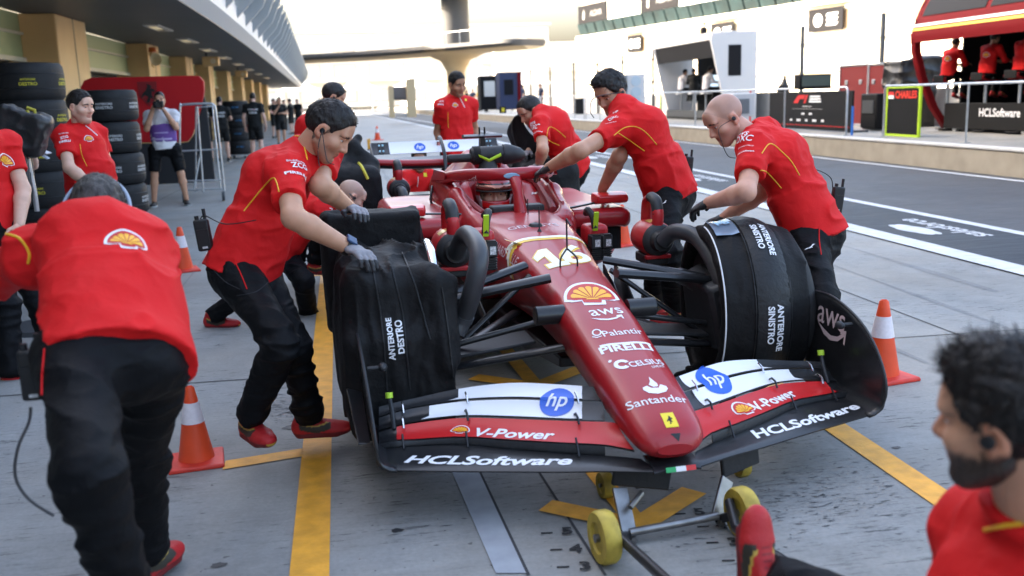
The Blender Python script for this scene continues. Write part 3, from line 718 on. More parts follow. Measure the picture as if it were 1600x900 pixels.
for s, wd in ((16, 4.2), (38, 5), (57, 5.6)):
    bo = gm(gbox(s, s+wd, 7.5, 10.0, .5, .35), 'banner', M_BAN)
    q = np.array(gp(s+wd*.3, 8.75, .52))-np.array([45, 134, 0]); MB().prism(circ(.7, 16), q, eX, UPV, .02).build('emblem', MATS['white_fascia'], bo, smooth=False)
    for dz in (.5, 0, -.5): MB().prism([(-.8, -.15), (.8, -.15), (1.1, .15), (-.6, .15)], q+eX*wd*.38+UPV*dz, eX, UPV, .02).build('emblem', MATS['white_fascia'], bo, smooth=False)
# ================================================================== the racing car (x forward, y to its left, z up; its nose is lifted on the front jack)
CO = np.array([.937, 4.066, .133]); CYAW, CPIT = .060, .015
cf = nrm([math.sin(CYAW), -math.cos(CYAW), -CPIT]); cl = np.array([math.cos(CYAW), math.sin(CYAW), 0]); cu_ = np.cross(cf, cl)
CM = np.array([cf, cl, cu_])
CMX = Matrix(((cf[0], cl[0], cu_[0], CO[0]), (cf[1], cl[1], cu_[1], CO[1]), (cf[2], cl[2], cu_[2], CO[2]), (0, 0, 0, 1))); CINV = CMX.inverted()
def cw(p): return CO+CM.T@np.asarray(p, float)
def con(px, ax, d):
    r = CM@ray(*px); c = CM@(CAM-CO); return c+r*((d-c[ax])/r[ax])
def cY(px, y): return con(px, 1, y)
def cX(px, x): return con(px, 0, x)
def cZ(px, z): return con(px, 2, z)
M_RED = mat('car_red_satin', (.325, .008, .012), .34, 0, var=.05, vscale=3, coat=.25)
M_CARB = mat('carbon_black', (.014, .0145, .016), .30, 0, var=.2, vscale=90, coat=.15)
M_CARBM = mat('carbon_matte', (.017, .018, .02), .48, 0, var=.25, vscale=70)
M_WHITE = mat('white_paint', (.75, .76, .78), .4)
M_YEL = mat('yellow_paint', (.75, .47, .03), .4)
M_BLUE = mat('blue_paint', (.02, .11, .55), .4)
M_BLKV = mat('black_vinyl', (.012, .012, .013), .4)
M_CHROME = mat('bright_metal', (.75, .76, .78), .15, 1.)
car = bpy.data.objects.new('racing_car', None); COL.objects.link(car); car.matrix_world = CMX
tag(car, 'red open-wheel racing car with a halo, raised on a front jack in the pit box', 'racing car')
def nose_sec(x, hw, zt, zb, e=3.4, n=28, crown=0., cyy=-.010):
    hw = hw+.010
    out = []
    for k in range(n):
        t = 2*math.pi*(k+.5)/n; c, s = math.cos(t), math.sin(t)
        yy = math.copysign(abs(c)**(2/e), c); z_ = math.copysign(abs(s)**(2/e), s)
        wl = hw*(1-.22*max(0, -z_))
        out.append((x, cyy+wl*yy, (zt+zb)/2+(zt-zb)/2*z_+(crown*(1-yy*yy) if s > 0 else 0)))
    return out
NS = [(1.168, .055, .196, .166), (1.158, .084, .224, .150), (1.135, .107, .248, .143), (1.09, .121, .272, .140), (.964, .131, .318, .150), (.789, .138, .371, .165), (.65, .141, .402, .19), (.536, .143, .433, .21), (.41, .146, .468, .23), (.195, .150, .520, .26), (-.083, .166, .577, .28), (-.242, .178, .606, .285), (-.40, .198, .637, .285), (-.567, .220, .667, .28), (-.80, .245, .690, .27), (-1.02, .262, .705, .26), (-1.16, .27, .705, .26)]
secs = []
_ns = np.array(NS); _px = -_ns[:, 0]
for x in np.concatenate([[1.172, 1.168, 1.160, 1.15], np.linspace(1.135, -1.16, 70)]):
    i = np.interp(-x, _px, np.arange(len(NS))); h, zt, zb = (np.interp(-x, _px, _ns[:, k]) for k in (1, 2, 3))
    secs.append(nose_sec(x, h, zt, zb, 2.6 if i < 2 else min(4.0, 2.6+.25*(i-2)), crown=.006))
nose = MB().loft(secs).build('nose', M_RED, car, sharp=60, tri=True)
S_NOSE = surf_of(nose, CMX)
# bodywork behind the nose
sb = Soft(.0115)
sb.box((-1.5, 0, .47), (.56, .30, .225), rd=.08, k=.05)
for s in (-1, 1):
    sb.seg((-1.08, s*.255, .655), (-1.45, s*.285, .72), (.05, .06), (.055, .09), side=(0, 1, 0), k=.06)
    sb.seg((-1.45, s*.285, .72), (-2.02, s*.30, .76), (.055, .09), (.07, .12), side=(0, 1, 0), k=.06)
    sb.box((-1.74, s*.475, .625), (.60, .205, .062), rd=.05, k=.03)                                    # sidepod lip
    sb.seg((-1.5, s*.50, .46), (-2.6, s*.42, .40), (.20, .17), (.20, .16), side=(0, 1, 0), k=.10)
    sb.seg((-2.2, s*.50, .50), (-3.35, s*.30, .33), (.20, .15), (.12, .10), side=(0, 1, 0), k=.10)
sb.seg((-2.05, 0, .60), (-3.0, 0, .55), (.31, .30), (.20, .26), side=(0, 1, 0), k=.08)
sb.seg((-3.0, 0, .55), (-4.1, 0, .42), (.20, .26), (.09, .14), side=(0, 1, 0), k=.06)
sb.seg((-2.03, 0, .87), (-2.6, 0, .83), (.115, .10), (.085, .10), side=(0, 1, 0), k=.09)
sb.seg((-2.6, 0, .83), (-3.6, 0, .66), (.05, .12), (.02, .10), side=(0, 1, 0), k=.08)
sb.box((-1.46, 0, .84), (.41, .235, .33), rd=.14, k=.03, sub=True)
for s in (-1, 1): sb.box((-1.16, s*.48, .50), (.22, .17, .075), rd=.04, k=.02, sub=True)
sb.ell((-1.98, 0, .90), (.10, .085, .075), k=.01, sub=True)
V, Q = sb.mesh(3); body = soft_obj('bodywork', V, Q, M_RED, car); S_BODY = surf_of(body, CMX)
# floor, seat well, dark inlets
fl = MB().loft([[(-.85, -.35, .10), (-.85, .35, .10), (-.85, .35, .06), (-.85, -.35, .06)], [(-1.2, -.70, .12), (-1.2, .70, .12), (-1.2, .70, .06), (-1.2, -.70, .06)], [(-3.3, -.75, .12), (-3.3, .75, .12), (-3.3, .75, .06), (-3.3, -.75, .06)], [(-3.9, -.5, .16), (-3.9, .5, .16), (-3.9, .5, .08), (-3.9, -.5, .08)]])
fl.build('floor', M_CARB, car, bevel=.008)
fb = MB().loft([[(.05, -.10, .20), (.05, .10, .20), (.05, .10, .15), (.05, -.10, .15)], [(-.85, -.2, .24), (-.85, .2, .24), (-.85, .2, .08), (-.85, -.2, .08)]]); fb.build('bib', M_CARB, car, bevel=.01)
for s in (-1, 1):
    m = MB()
    for k in range(4):
        x = -.80-.09*k; y = s*(.30+.10*k)
        m.loft([[(x+.22, y-s*.02, .08), (x+.22, y-s*.015, .20)], [(x, y, .08), (x, y, .30)], [(x-.35, y+s*.06, .08), (x-.35, y+s*.06, .33)]], closed=False)
    m.build('floor_fence', M_CARB, car, solid=.008)
    MB().box((-1.25, s*.48, .50), (.02, .32, .13)).build('inlet_duct', M_BLKV, car)
MB().box((-1.47, 0, .55), (.78, .46, .05)).build('cockpit_floor', M_BLKV, car)
# cockpit rim padding
pad = MB()
for s in (-1, 1): pad.tube(spline([(-1.12, s*.20, .70), (-1.4, s*.235, .745), (-1.7, s*.25, .80), (-1.88, s*.19, .83)], 14), .024, 8)
pad.build('cockpit_padding', mat('cockpit_padding_red', (.20, .012, .016), .6), car)
# halo
def halo():
    b = MB(); P = spline([(-1.97, -.315, .775), (-1.88, -.315, .815), (-1.62, -.300, .865), (-1.38, -.235, .895), (-1.24, -.13, .905), (-1.205, 0, .906), (-1.24, .13, .905), (-1.38, .235, .895), (-1.62, .300, .865), (-1.88, .315, .815), (-1.97, .315, .775)], 60)
    b.tube(P, [.036]*60, 14)
    return b
halo_o = halo().build('halo', M_RED, car, sharp=70)
pl = MB(); hp_ = spline([(-1.065, 0, .69), (-1.10, 0, .775), (-1.155, 0, .855), (-1.22, 0, .905)], 16)
pl.loft([[(p[0]+.045*math.cos(t), p[1]+(.028+.012*abs(i-7)/8)*math.sin(t), p[2]) for t in np.linspace(0, 2*math.pi, 14, endpoint=False)] for i, p in enumerate(hp_)]); pl.build('halo_pillar', M_RED, car, sharp=70)
S_HALO = surf_of(halo_o, CMX)
for s in (-1, 1):
    MB().loft([[(-1.60, s*.325, .86), (-1.56, s*.335, .90), (-1.54, s*.345, .86)], [(-1.95, s*.335, .80), (-1.97, s*.345, .885), (-1.90, s*.365, .83)], [(-2.10, s*.33, .74), (-2.10, s*.335, .80), (-2.07, s*.345, .76)]]).build('halo_winglet', M_RED, car)
    # curved black turning vane beside the cockpit
    MB().loft([[(-1.93, s*(.36), .79), (-1.90, s*.37, .79)], [(-1.86, s*.385, .72), (-1.82, s*.395, .72)], [(-1.90, s*.37, .64), (-1.86, s*.38, .64)], [(-1.86, s*.36, .56), (-1.82, s*.37, .56)]], closed=False).build('cockpit_vane', M_CARB, car, solid=.012)
for s in (-1, 1):
    fk = MB().loft([[(-1.50, s*.165, .655), (-1.42, s*.335, .665), (-1.47, s*.345, .655), (-1.56, s*.165, .64)], [(-1.72, s*.155, .775), (-1.70, s*.325, .812), (-1.75, s*.335, .81), (-1.78, s*.155, .765)], [(-1.90, s*.15, .83), (-1.86, s*.31, .845), (-1.92, s*.31, .84), (-1.95, s*.15, .82)]]).build('headrest_flank', M_RED, car, sharp=70, tri=True)
    FLK = globals().setdefault('FLK', []); FLK.append(surf_of(fk, CMX)); FLK.append(fk)
# mirrors
for s, px in ((-1, (645, 327)), (1, (942, 314))):
    c = np.array([-1.24, -.605 if s < 0 else .575, .725 if s < 0 else .735])
    MB().loft([[(c[0]+.06, c[1]+a*.092, c[2]+b_*.026) for a, b_ in ((-.95, -.8), (.95, -.8), (1, 0), (.95, .8), (-.95, .8), (-1, 0))], [(c[0]+.0, c[1]+a*.100, c[2]+b_*.036) for a, b_ in ((-1, -.9), (1, -.9), (1.03, 0), (1, .9), (-1, .9), (-1.03, 0))], [(c[0]-.06, c[1]+a*.098, c[2]+b_*.036) for a, b_ in ((-1, -.9), (1, -.9), (1.03, 0), (1, .9), (-1, .9), (-1.03, 0))]]).build('mirror', mat('mirror_red', (.52, .012, .014), .32, coat=.3), car, bevel=.01, seg=3)
    MB().tube([(c[0]-.01, s*.51, c[2]-.02), (-1.20, s*.38, .705), (-1.17, s*.27, .695)], [.011, .011, .014], 8, flat=.6).build('mirror_stalk', M_CARB, car)
    MB().loft([[(-1.17, s*.255, .68), (-1.13, s*.255, .68), (-1.13, s*.275, .68), (-1.17, s*.275, .68)], [(-1.185, s*.258, .745), (-1.15, s*.258, .745), (-1.15, s*.272, .745), (-1.185, s*.272, .745)]]).build('mirror_mount', M_RED, car)
# aerial, pitot tube, small fins on the nose
b = MB(); A_ = cY((893, 415), -.028)
b.tube(spline([(-.085, -.052, .575), (-.085, -.050, .62), (-.095, -.024, .655), (-.10, -.018, .66)], 12), .0042, 6); b.tube(spline([(-.085, .028, .575), (-.085, .026, .62), (-.095, -.006, .655), (-.10, -.012, .66)], 12), .0042, 6)
b.tube([(-.10, -.015, .655), (-.10, -.015, .80), (-.05, -.012, .775)], .0042, 6); b.build('pitot_tube', M_BLKV, car)
b = MB().cyl((-.58, -.02, .67), (-.58, -.02, .80), .0035, n=6).cyl((-.58, -.02, .67), (-.58, -.02, .685), .014, .006, n=10).build('aerial', M_BLKV, car)
MB().cyl((-.98, .02, .70), (-.98, .02, .79), .003, n=6).build('aerial', M_BLKV, car)
MB().lathe([(.0, .025), (.03, .018), (.042, 0), (0, 0)], (-.70, -.01, .678), n=16).build('nose_camera', M_BLKV, car)
# cockpit dash
MB().box((-1.165, 0, .715), (.10, .30, .045)).build('dash_panel', M_CARBM, car, bevel=.01)
# rear wing
def wing_el(name, stations, m, thick=.012, parent=car, n=9, camber=.012):
    """stations: (LE point, TE point) pairs across the span"""
    secs = []
    for le, te in stations:
        le = np.asarray(le, float); te = np.asarray(te, float); d = te-le; up = nrm(np.cross(d, [0, 1., 0])); up = up if up[2] > 0 else -up
        T = np.linspace(0, 1, n); th = lambda t: thick*(1.9*math.sqrt(max(t, 1e-4))*(1-t)+.16*(1-t)+.10)
        upper = [le+d*t+up*(-camber*4*t*(1-t)+th(t)*.5) for t in T]; lower = [le+d*t+up*(-camber*4*t*(1-t)-th(t)*.5) for t in T[::-1]]
        secs.append(upper+lower)
    return MB().loft(secs).build(name, m, parent, sharp=50, tri=True)
ys = np.linspace(-.545, .545, 13)
mainp = wing_el('rear_main_plane', [((-4.06, y, .755-.03*(1-(y/.545)**2)), (-4.27, y, .80)) for y in ys], M_CARB, .06)
redlip = MB().loft([[(-4.09+.045*math.cos(t), y, .782-.025*(1-(y/.545)**2)+.031*math.sin(t)) for t in np.linspace(0, 2*math.pi, 14, endpoint=False)] for y in ys]).build('main_plane_edge', M_RED, car)
def flapst(a, b_, k=7): return [((-4.20, y, .838), (-4.30, y, .932)) for y in np.linspace(a, b_, k)]
wfl = wing_el('rear_flap', flapst(-.40, .40, 9), M_WHITE, .014); S_RW = surf_of(wfl, CMX)
for s in (-1, 1):
    fe = wing_el('rear_flap_end', flapst(s*.40, s*.55), M_CARB, .016)
    V_ = []
    for a in (0, 1):
        for q in (0, 1): MB().cyl((-4.215-.05*q, s*(.455+.03*a), .862+.045*q), (-4.20-.05*q, s*(.455+.03*a), .868+.045*q), .008, n=8).build('marker_dot', mat('pale_blue_dot', (.4, .7, .8), .4), fe)
    ep = MB().loft([[(-4.02, s*.548, .79), (-4.35, s*.55, .93)], [(-3.98, s*.55, .70), (-4.36, s*.55, .76)], [(-3.95, s*.535, .55), (-4.30, s*.535, .55)], [(-3.95, s*.50, .33), (-4.2, s*.50, .30)]], closed=False).build('rear_endplate', M_CARB, car, solid=.012)
MB().tube(spline([(-3.9, .035, .55), (-3.96, .035, .80), (-4.06, .035, .90), (-4.2, .035, .965), (-4.27, .035, .95)], 18), .016, 8, flat=.6).build('rear_wing_pylon', M_CARB, car)
MB().box((-4.28, .03, .90), (.03, .03, .05)).build('flap_actuator', M_CHROME, car)
MB().box((-4.0, 0, .50), (.22, .85, .03)).build('beam_wing', M_CARB, car, bevel=.01)
MB().box((-4.05, 0, .33), (.5, .16, .18)).build('gearbox', M_CARBM, car, bevel=.04)
MB().lathe([(.05, 0), (.05, -.18), (.04, -.18)], (-4.1, 0, .5), axis=(1, 0, 0), n=16).build('exhaust', mat('exhaust_metal', (.2, .18, .16), .35, .9), car)
for s in (-1, 1):
    for a, q in (((-3.3, .16, .50), (-3.55, .60, .50)), ((-3.8, .12, .50), (-3.62, .60, .50)), ((-3.2, .18, .22), (-3.55, .60, .22)), ((-3.9, .12, .22), (-3.62, .60, .22))):
        MB().tube([(a[0], s*a[1], a[2]), (q[0], s*q[1], q[2])], .022, 8, flat=.5).build('rear_suspension_arm', M_CARB, car)
# on-board camera on the roll hoop
b = MB().loft([[(-2.08, y, 1.062), (-2.06, y, 1.075), (-2.09, y, 1.088), (-2.16, y, 1.082), (-2.16, y, 1.066)] for y in np.linspace(-.125, .125, 5)]).build('camera_pod', M_CARB, car)
MB().loft([[(-2.09, -.02, .94), (-2.09, .02, .94), (-2.16, .02, .94), (-2.16, -.02, .94)], [(-2.09, -.014, 1.07), (-2.09, .014, 1.07), (-2.15, .014, 1.07), (-2.15, -.014, 1.07)]]).build('camera_stem', M_CARB, car)
for y in (-.012, .022): MB().cyl((-2.13, y, 1.08), (-2.13, y, 1.13), .006, n=8).build('sensor_pin', M_BLKV, car)
# ------------------------------------------------------------------ front wing: stations read off at real chord positions
cols = [592, 618, 650, 720, 800, 880, 945]
py0 = [728, 735, 736, 737, 737.5, 738, 737]; py1 = [702, 699.5, 697, 695, 702.5, 708.5, 712]; py2 = [693, 689, 688, 684, 689, 693.5, 697]
py3 = [676, 668, 661.5, 653.5, 655, 658, 659.5]; py4 = [672, 665, 658.5, 651, 652.5, 656, 657.5]; py5 = [653, 645, 637.5, 627.5, 624, 626.5, 628]; py5b = [651, 643, 635.5, 625.5, 622, 624.5, 626]; py6 = [636, 629, 622, 607, 598, 601, 606]
zle = [.10, .09, .086, .084, .087, .093, .10]
B0, B1, B2, B3, B4, B5, B5b, B6 = ([] for _ in range(8))
for i, cxx in enumerate(cols):
    p0 = cZ((cxx, py0[i]), zle[i]); B0.append(p0); chord = [.17, .175, .18, .165, .13, .105, .095][i]
    p1 = cX((cxx, py1[i]), p0[0]-chord); B1.append(p1)
    p2 = cX((cxx, py2[i]), p1[0]-.004); B2.append(p2)
    p3 = cX((cxx, py3[i]), p2[0]-[.06, .075, .09, .11, .115, .11, .11][i]); B3.append(p3)
    p4 = cX((cxx, py4[i]), p3[0]-.004); B4.append(p4)
    p5 = cX((cxx, py5[i]), p4[0]-[.05, .06, .065, .075, .08, .075, .07][i]); B5.append(p5)
    p5b = cX((cxx, py5b[i]), p5[0]-.004); B5b.append(p5b)
    p6 = cX((cxx, py6[i]), p5b[0]-[.04, .05, .055, .065, .07, .07, .065][i]); B6.append(p6)
def span(B, s, n=26, ext=None):
    P = [np.array([p[0], p[1]*1.0, p[2]]) for p in B]
    if ext is not None: P = P+[np.asarray(ext, float)]
    Q = spline(P, n); return [np.array([p[0], -s*abs(p[1]) if True else p[1], p[2]]) for p in Q]
FW = {}
for s in (1, -1):        # s=1: its right half (y<0), s=-1: its left half
    side = -s
    def el(name, LE, TE, m, thick, n=26, le_x=None, te_x=None, camber=.012):
        a = span(LE, s, n, le_x); b_ = span(TE, s, n, te_x); return wing_el(name, list(zip(a, b_)), m, thick, camber=camber)
    FW['main', side] = el('front_main_plane', B0, B1, M_CARB, .020, le_x=(1.165, -.07, .105), te_x=(1.08, -.10, .125), camber=.004)
    FW['slot', side] = el('wing_slot_strip', B1, B2, M_CARBM, .010, camber=0)
    FW['second', side] = el('front_second_element', B2, B3, M_CARB, .014, le_x=(1.07, -.12, .15), te_x=(.93, -.135, .205))
    FW['third', side] = el('front_third_element', B4, B5, M_CARB, .010)
    FW['fourth', side] = el('front_fourth_element', B5b, B6, M_CARBM, .010)
    # painted skins a little proud of the elements: red panel and white panel
    def skin(name, LE, TE, t0, t1, m, par, lift=.0025, n=14, te_t=(0.06, .97), le_x=None, te_x=None):
        a = span(LE, s, 60, le_x); b_ = span(TE, s, 60, te_x); V = []; F = []
        i0 = int(t0*59); i1 = int(t1*59); idx = np.linspace(i0, i1, n).astype(int); K = 8
        for i in idx:
            d = b_[i]-a[i]; up = nrm(np.cross(d, [0, 1., 0])); up = up if up[2] > 0 else -up
            tk = .014 if 'red' in name else .010; cb = .012
            for t in np.linspace(te_t[0], te_t[1], K):
                if 'white' in name and i == idx[0]: ii = min(59, i+int(round(5*t))); d = b_[ii]-a[ii]; ai = a[ii]
                else: ai = a[i]
                th = tk*(1.9*math.sqrt(t)*(1-t)+.16*(1-t)+.10); V.append(ai+d*t+up*(-cb*4*t*(1-t)+th*.5+lift))
        for i in range(n-1):
            for k in range(K-1): F.append((i*K+k, i*K+k+1, (i+1)*K+k+1, (i+1)*K+k))
        return MB().add(V, F).build(name, m, par, tri=True)
    FW['redskin', side] = skin('red_panel', B2, B3, .155, 1.0, M_RED if False else mat('wing_red', (.50, .012, .014), .36), FW['second', side], le_x=(1.07, -.12, .15), te_x=(.93, -.135, .205), te_t=(.02, .985))
    FW['w1', side] = skin('white_panel', B4, B5, .36, .91, M_WHITE, FW['third', side])
    FW['w2', side] = skin('white_panel', B5b, B6, .46, .91, M_WHITE, FW['fourth', side])
    # slot gap brackets
    for t in (.25, .55, .9):
        i = int(t*25); a = span(B3, s, 26)[i]; b_ = span(B4, s, 26)[i]
        MB().tube([a+[.03, 0, .0], a+[.012, 0, .022], b_+[-.012, 0, .022], b_+[-.03, 0, .012]], .0045, 6).build('slot_bracket', M_CARB if t > .3 else M_CHROME, FW['third', side])
        a = span(B5, s, 26)[i]; b_ = span(B5b, s, 26)[i]
        MB().tube([a+[.028, 0, .0], a+[.008, 0, .020], b_+[-.02, 0, .024]], .004, 6).build('slot_bracket', M_CHROME, FW['fourth', side])
        a = span(B1, s, 26)[i]; b_ = span(B2, s, 26)[i]
        MB().tube([a+[.03, 0, .004], b_+[-.01, 0, .022]], .004, 6).build('slot_bracket', M_CARB, FW['second', side])
    # endplate: swept plate with a rounded foot
    ol = [(.30, .47), (.42, .475), (.55, .452), (.68, .405), (.78, .335), (.85, .25), (.87, .19), (.862, .145)]
    yo = side*.975
    secs_ = []
    for (x, z) in ol:
        secs_.append([(x, yo+side*(.02+.05*(z-.1)), z), (x*.5+.15, yo+side*(.02+.05*(z-.1)), z) if False else (x, yo+side*(.02+.05*(z-.1)), z)])
    b = MB(); cols_ = []
    for x in np.linspace(.28, .868, 22):
        zt = np.interp(x, [o[0] for o in ol[:-1]], [o[1] for o in ol[:-1]]); zt = max(zt, .15)
        row = []
        for t in np.linspace(0, 1, 12): z = .16+(zt-.16)*t; row.append((x, side*(.985+.06*(z-.16)), z))
        foot = [(x+(.0), side*(.985-r_), .16-q) for r_, q in ((.004, .025), (.018, .048), (.040, .062), (.065, .068))]
        cols_.append(foot[::-1]+row)
    b.loft(cols_, closed=False, caps=False); ep = b.build('front_endplate', M_CARB, car, solid=.009, sharp=70, tri=True); FW['ep', side] = ep
    MB().tube(spline([(o[0], side*(.985+.06*(o[1]-.16)), o[1]) for o in ol]+[(.855, side*.975, .11), (.83, side*.93, .092)], 30), .0065, 8).build('endplate_edge', M_CARBM, ep)
    MB().tube(spline([(.62, side*.93, .40), (.62, side*.985, .40)], 4), .008, 8).lathe([(0, -.02), (.016, -.012), (.018, 0), (.012, .02), (0, .03)], (.62, side*.93, .40), axis=(1, 0, 0), n=12).build('sensor_pod', M_CARBM, ep)
    MB().loft([[(.80, side*1.0, .18), (.80, side*1.045, .185), (.80, side*1.045, .175)], [(.45, side*1.0, .26), (.45, side*1.06, .28), (.45, side*1.06, .27)]]).build('dive_plane', M_CARB, ep, bevel=.003)
    MB().tube([(.60, side*.90, .15), (.56, side*.90, .21), (.53, side*.905, .255)], .009, 8).build('sensor_stalk', M_CARBM, ep); MB().cyl((.53, side*.905, .25), (.525, side*.905, .27), .014, n=10).build('sensor_cap', mat('acid_green', (.45, .7, .05), .5), ep)
# centre bridge of the front wing under the nose with tricolour
ctr = wing_el('wing_centre', [((1.170, y, .103+.010*(1-(y/.085)**2)), (1.06, y, .128)) for y in np.linspace(-.085, .085, 9)], M_CARB, .022, camber=0)
# ------------------------------------------------------------------ suspension, wheels
for s in (-1, 1):
    def arm(a, q, r=.02, fl=.55, m=M_CARB, nm='suspension_arm'): return MB().tube([(a[0], s*a[1], a[2]), (q[0], s*q[1], q[2])], r, 12, flat=fl).build(nm, m, car)
    arm((.10, .15, .575), (.045, .62, .50), .032, .66); arm((-.20, .19, .58), (-.02, .62, .50), .030, .62)
    arm((.30, .14, .32), (.06, .62, .20), .038, .42); arm((-.45, .18, .30), (-.05, .62, .20), .03, .42)
    arm((.12, .15, .40), (.08, .62, .30), .014, 1, nm='track_rod'); arm((-.10, .19, .55), (.0, .60, .24), .018, .7, nm='pushrod')
    MB().lathe([(.0, 0), (.040, 0), (.040, .12), (.034, .125), (0, .125)], (.27, s*.14, .455), axis=(0, s, 0), n=20).build('brake_inlet', M_CARB, car)
    MB().loft([[(.16, s*.56, .48), (.20, s*.60, .20), (-.16, s*.60, .18), (-.16, s*.56, .50)], [(.19, s*.68, .52), (.22, s*.70, .16), (-.2, s*.70, .14), (-.2, s*.68, .54)]]).build('brake_duct', M_CARBM, car, bevel=.02)
    MB().loft([[(.10, s*.22, .30), (.10, s*.6, .26), (-.1, s*.6, .26), (-.1, s*.22, .30)], [(.10, s*.22, .285), (.10, s*.6, .245), (-.1, s*.6, .245), (-.1, s*.22, .285)]]).build('arm_fairing', M_CARBM, car, bevel=.005)
    for nm, x, y, wd in (('front_wheel', 0, .84, .31), ('rear_wheel', -3.6, .78, .40)):
        h = wd/2; ty = MB().lathe([(.23, -h), (.33, -h), (.352, -h+.03), (.358, 0), (.352, h-.03), (.33, h), (.23, h)], (x, s*y, .36), axis=(0, 1, 0), n=40).build('wheel', mat('tyre_rubber', (.02, .02, .021), .7), car)
        MB().lathe([(.232, -h+.01), (.22, -h+.03), (.06, -.02), (.05, .02), (.22, h-.03), (.232, h-.01)], (x, s*y, .36), axis=(0, 1, 0), n=28).build('rim', M_CARBM, ty)
    # chrome-edged wheel cover seen over the blanket
MB().tube([(.36*math.cos(t)*.92+.0, -.665, .36+.36*math.sin(t)*1.10) for t in np.linspace(.55, 1.75, 18)], .018, 8, flat=.5).build('wheel_shroud', M_CHROME, car)
# ------------------------------------------------------------------ markings
def project(p):
    q = np.asarray(p)-CAM; t = q@CF; return 800+FPX*(q@CR)/t, 450-FPX*(q@CU)/t
def dcl(sf, shape, p0, p1, m, par, name='lettering', **k):
    if sf is S_NOSE: k['hs'] = k.get('hs', 1.)*float(np.interp((p0[1]+p1[1])/2, [400, 480, 560, 660], [1.5, 1.42, 1.32, 1.12]))
    return decal(sf, shape, p0, p1, name, m, par, inv=CINV, **k)
def fan():
    """scallop fan: rays from a base point, scalloped rim"""
    parts = []
    n = 7
    for i in range(n):
        a0 = math.radians(8+164*i/n+2.2); a1 = math.radians(8+164*(i+1)/n-2.2); R1 = 1.0
        P = [(.10*math.cos((a0+a1)/2), .02+.10*math.sin((a0+a1)/2))]
        for t in np.linspace(0, 1, 7): a = a0+(a1-a0)*t; r = R1*(.93+.07*math.sin(math.pi*t)); P.append((r*math.cos(a), r*math.sin(a)*1.02))
        parts.append(poly2d(P))
    parts.append(poly2d([(-.30, -.02), (.30, -.02), (.24, .10), (-.24, .10)])); return merge2d(*parts)
def fan_outline(k=1.0, e=.0):
    P = [(math.cos(a)*(1.02+e), math.sin(a)*(1.04+e)) for a in np.linspace(math.radians(0), math.radians(180), 25)]
    P += [(-.72-e, -.12-e*.3), (-.40-e*.6, -.12-e*.3), (-.36-e*.6, -.28-e), (.36+e*.6, -.28-e), (.40+e*.6, -.12-e*.3), (.72+e, -.12-e*.3)]; return poly2d(P)
FANW, FANR, FANY = fan_outline(e=.18), fan_outline(e=.06), fan()
def scallop(sf, c, w_, par, inv, org, slope=0., name='emblem', hs=1.):
    """white-edged red and yellow scallop emblem centred on pixel c, w_ pixels wide"""
    a = (c[0]-w_/2, c[1]+slope*w_/2); b_ = (c[0]+w_/2, c[1]-slope*w_/2)
    sh = lambda k: ((c[0]-w_*k/2, c[1]+slope*w_*k/2), (c[0]+w_*k/2, c[1]-slope*w_*k/2))
    decal(sf, FANW, *sh(1), name, M_WHITE, par, inv, org, off=.0015, hs=hs); decal(sf, FANR, *sh(.88), name, mat('emblem_red', (.5, .02, .015), .4), par, inv, org, off=.0025, hs=hs)
    decal(sf, FANY, *sh(.74), name, mat('emblem_yellow', (.85, .42, .02), .4), par, inv, org, off=.0035, hs=hs)
def hp_mark(sf, c, w_, par, inv, org, slope=0., hs=1.):
    a = (c[0]-w_/2, c[1]+slope*w_/2); b_ = (c[0]+w_/2, c[1]-slope*w_/2)
    decal(sf, poly2d(circ()), a, b_, 'emblem', M_BLUE, par, inv, org, off=.002, hs=hs)
    k = .62; decal(sf, text2d('hp', .015, .25), (c[0]-w_*k/2, c[1]+slope*w_*k/2), (c[0]+w_*k/2, c[1]-slope*w_*k/2), 'lettering', M_WHITE, par, inv, org, off=.0035, hs=hs)
P1 = lambda sf, s, a, b_, **k: dcl(sf, text2d(s, k.pop('bold', .012), k.pop('shear', 0), k.pop('space', 1)), a, b_, k.pop('m', M_WHITE), k.pop('par', nose), **k)
ONE = [(.06, 0), (.50, 0), (.50, .02), (.62, .98), (.40, 1.0), (.05, .78), (.03, .55), (.30, .66), (.24, .20), (.03, .20), (0, 0)]
def number16(g):
    def grow(P, g):
        P = np.array(P); c = P.mean(0); n = len(P); out = []
        area = sum(P[i][0]*P[(i+1) % n][1]-P[(i+1) % n][0]*P[i][1] for i in range(n))
        for i in range(n):
            a = nrm(P[i]-P[i-1]); b = nrm(P[(i+1) % n]-P[i]); t = nrm(a+b); nn = np.array([t[1], -t[0]])*(1 if area > 0 else -1); out.append(P[i]+nn*g)
        return out
    one = [(.0, 0), (.66, 0), (.70, .22), (.52, .22), (.64, 1.0), (.38, 1.0), (.04, .74), (.0, .50), (.32, .64), (.25, .22), (.04, .22)]
    parts = [poly2d(grow(one, g))]
    v6, f6 = text2d('6', .015+g*.9, .25); v6 = v6-(v6.min(0)+v6.max(0))/2; v6 = v6/(np.ptp(v6[:, 1]))*np.array([1.45, 1.0])*(1+2*g)+np.array([1.12, .5]); parts.append((v6, f6)); return merge2d(*parts)
for m_, o_, g_ in ((M_YEL, .0012, .045), (mat('number_white', (.80, .80, .68), .4), .0024, 0)):
    dcl(S_NOSE, number16(g_), (841-g_*40, 405), (917+g_*40, 395), m_, nose, off=o_, hs=.92)
scallop(S_NOSE, (922, 458), 85, nose, CINV, None, 0.0, hs=1.38)
P1(S_NOSE, 'aws', (922, 489), (972, 485), hs=.8, bold=.004)
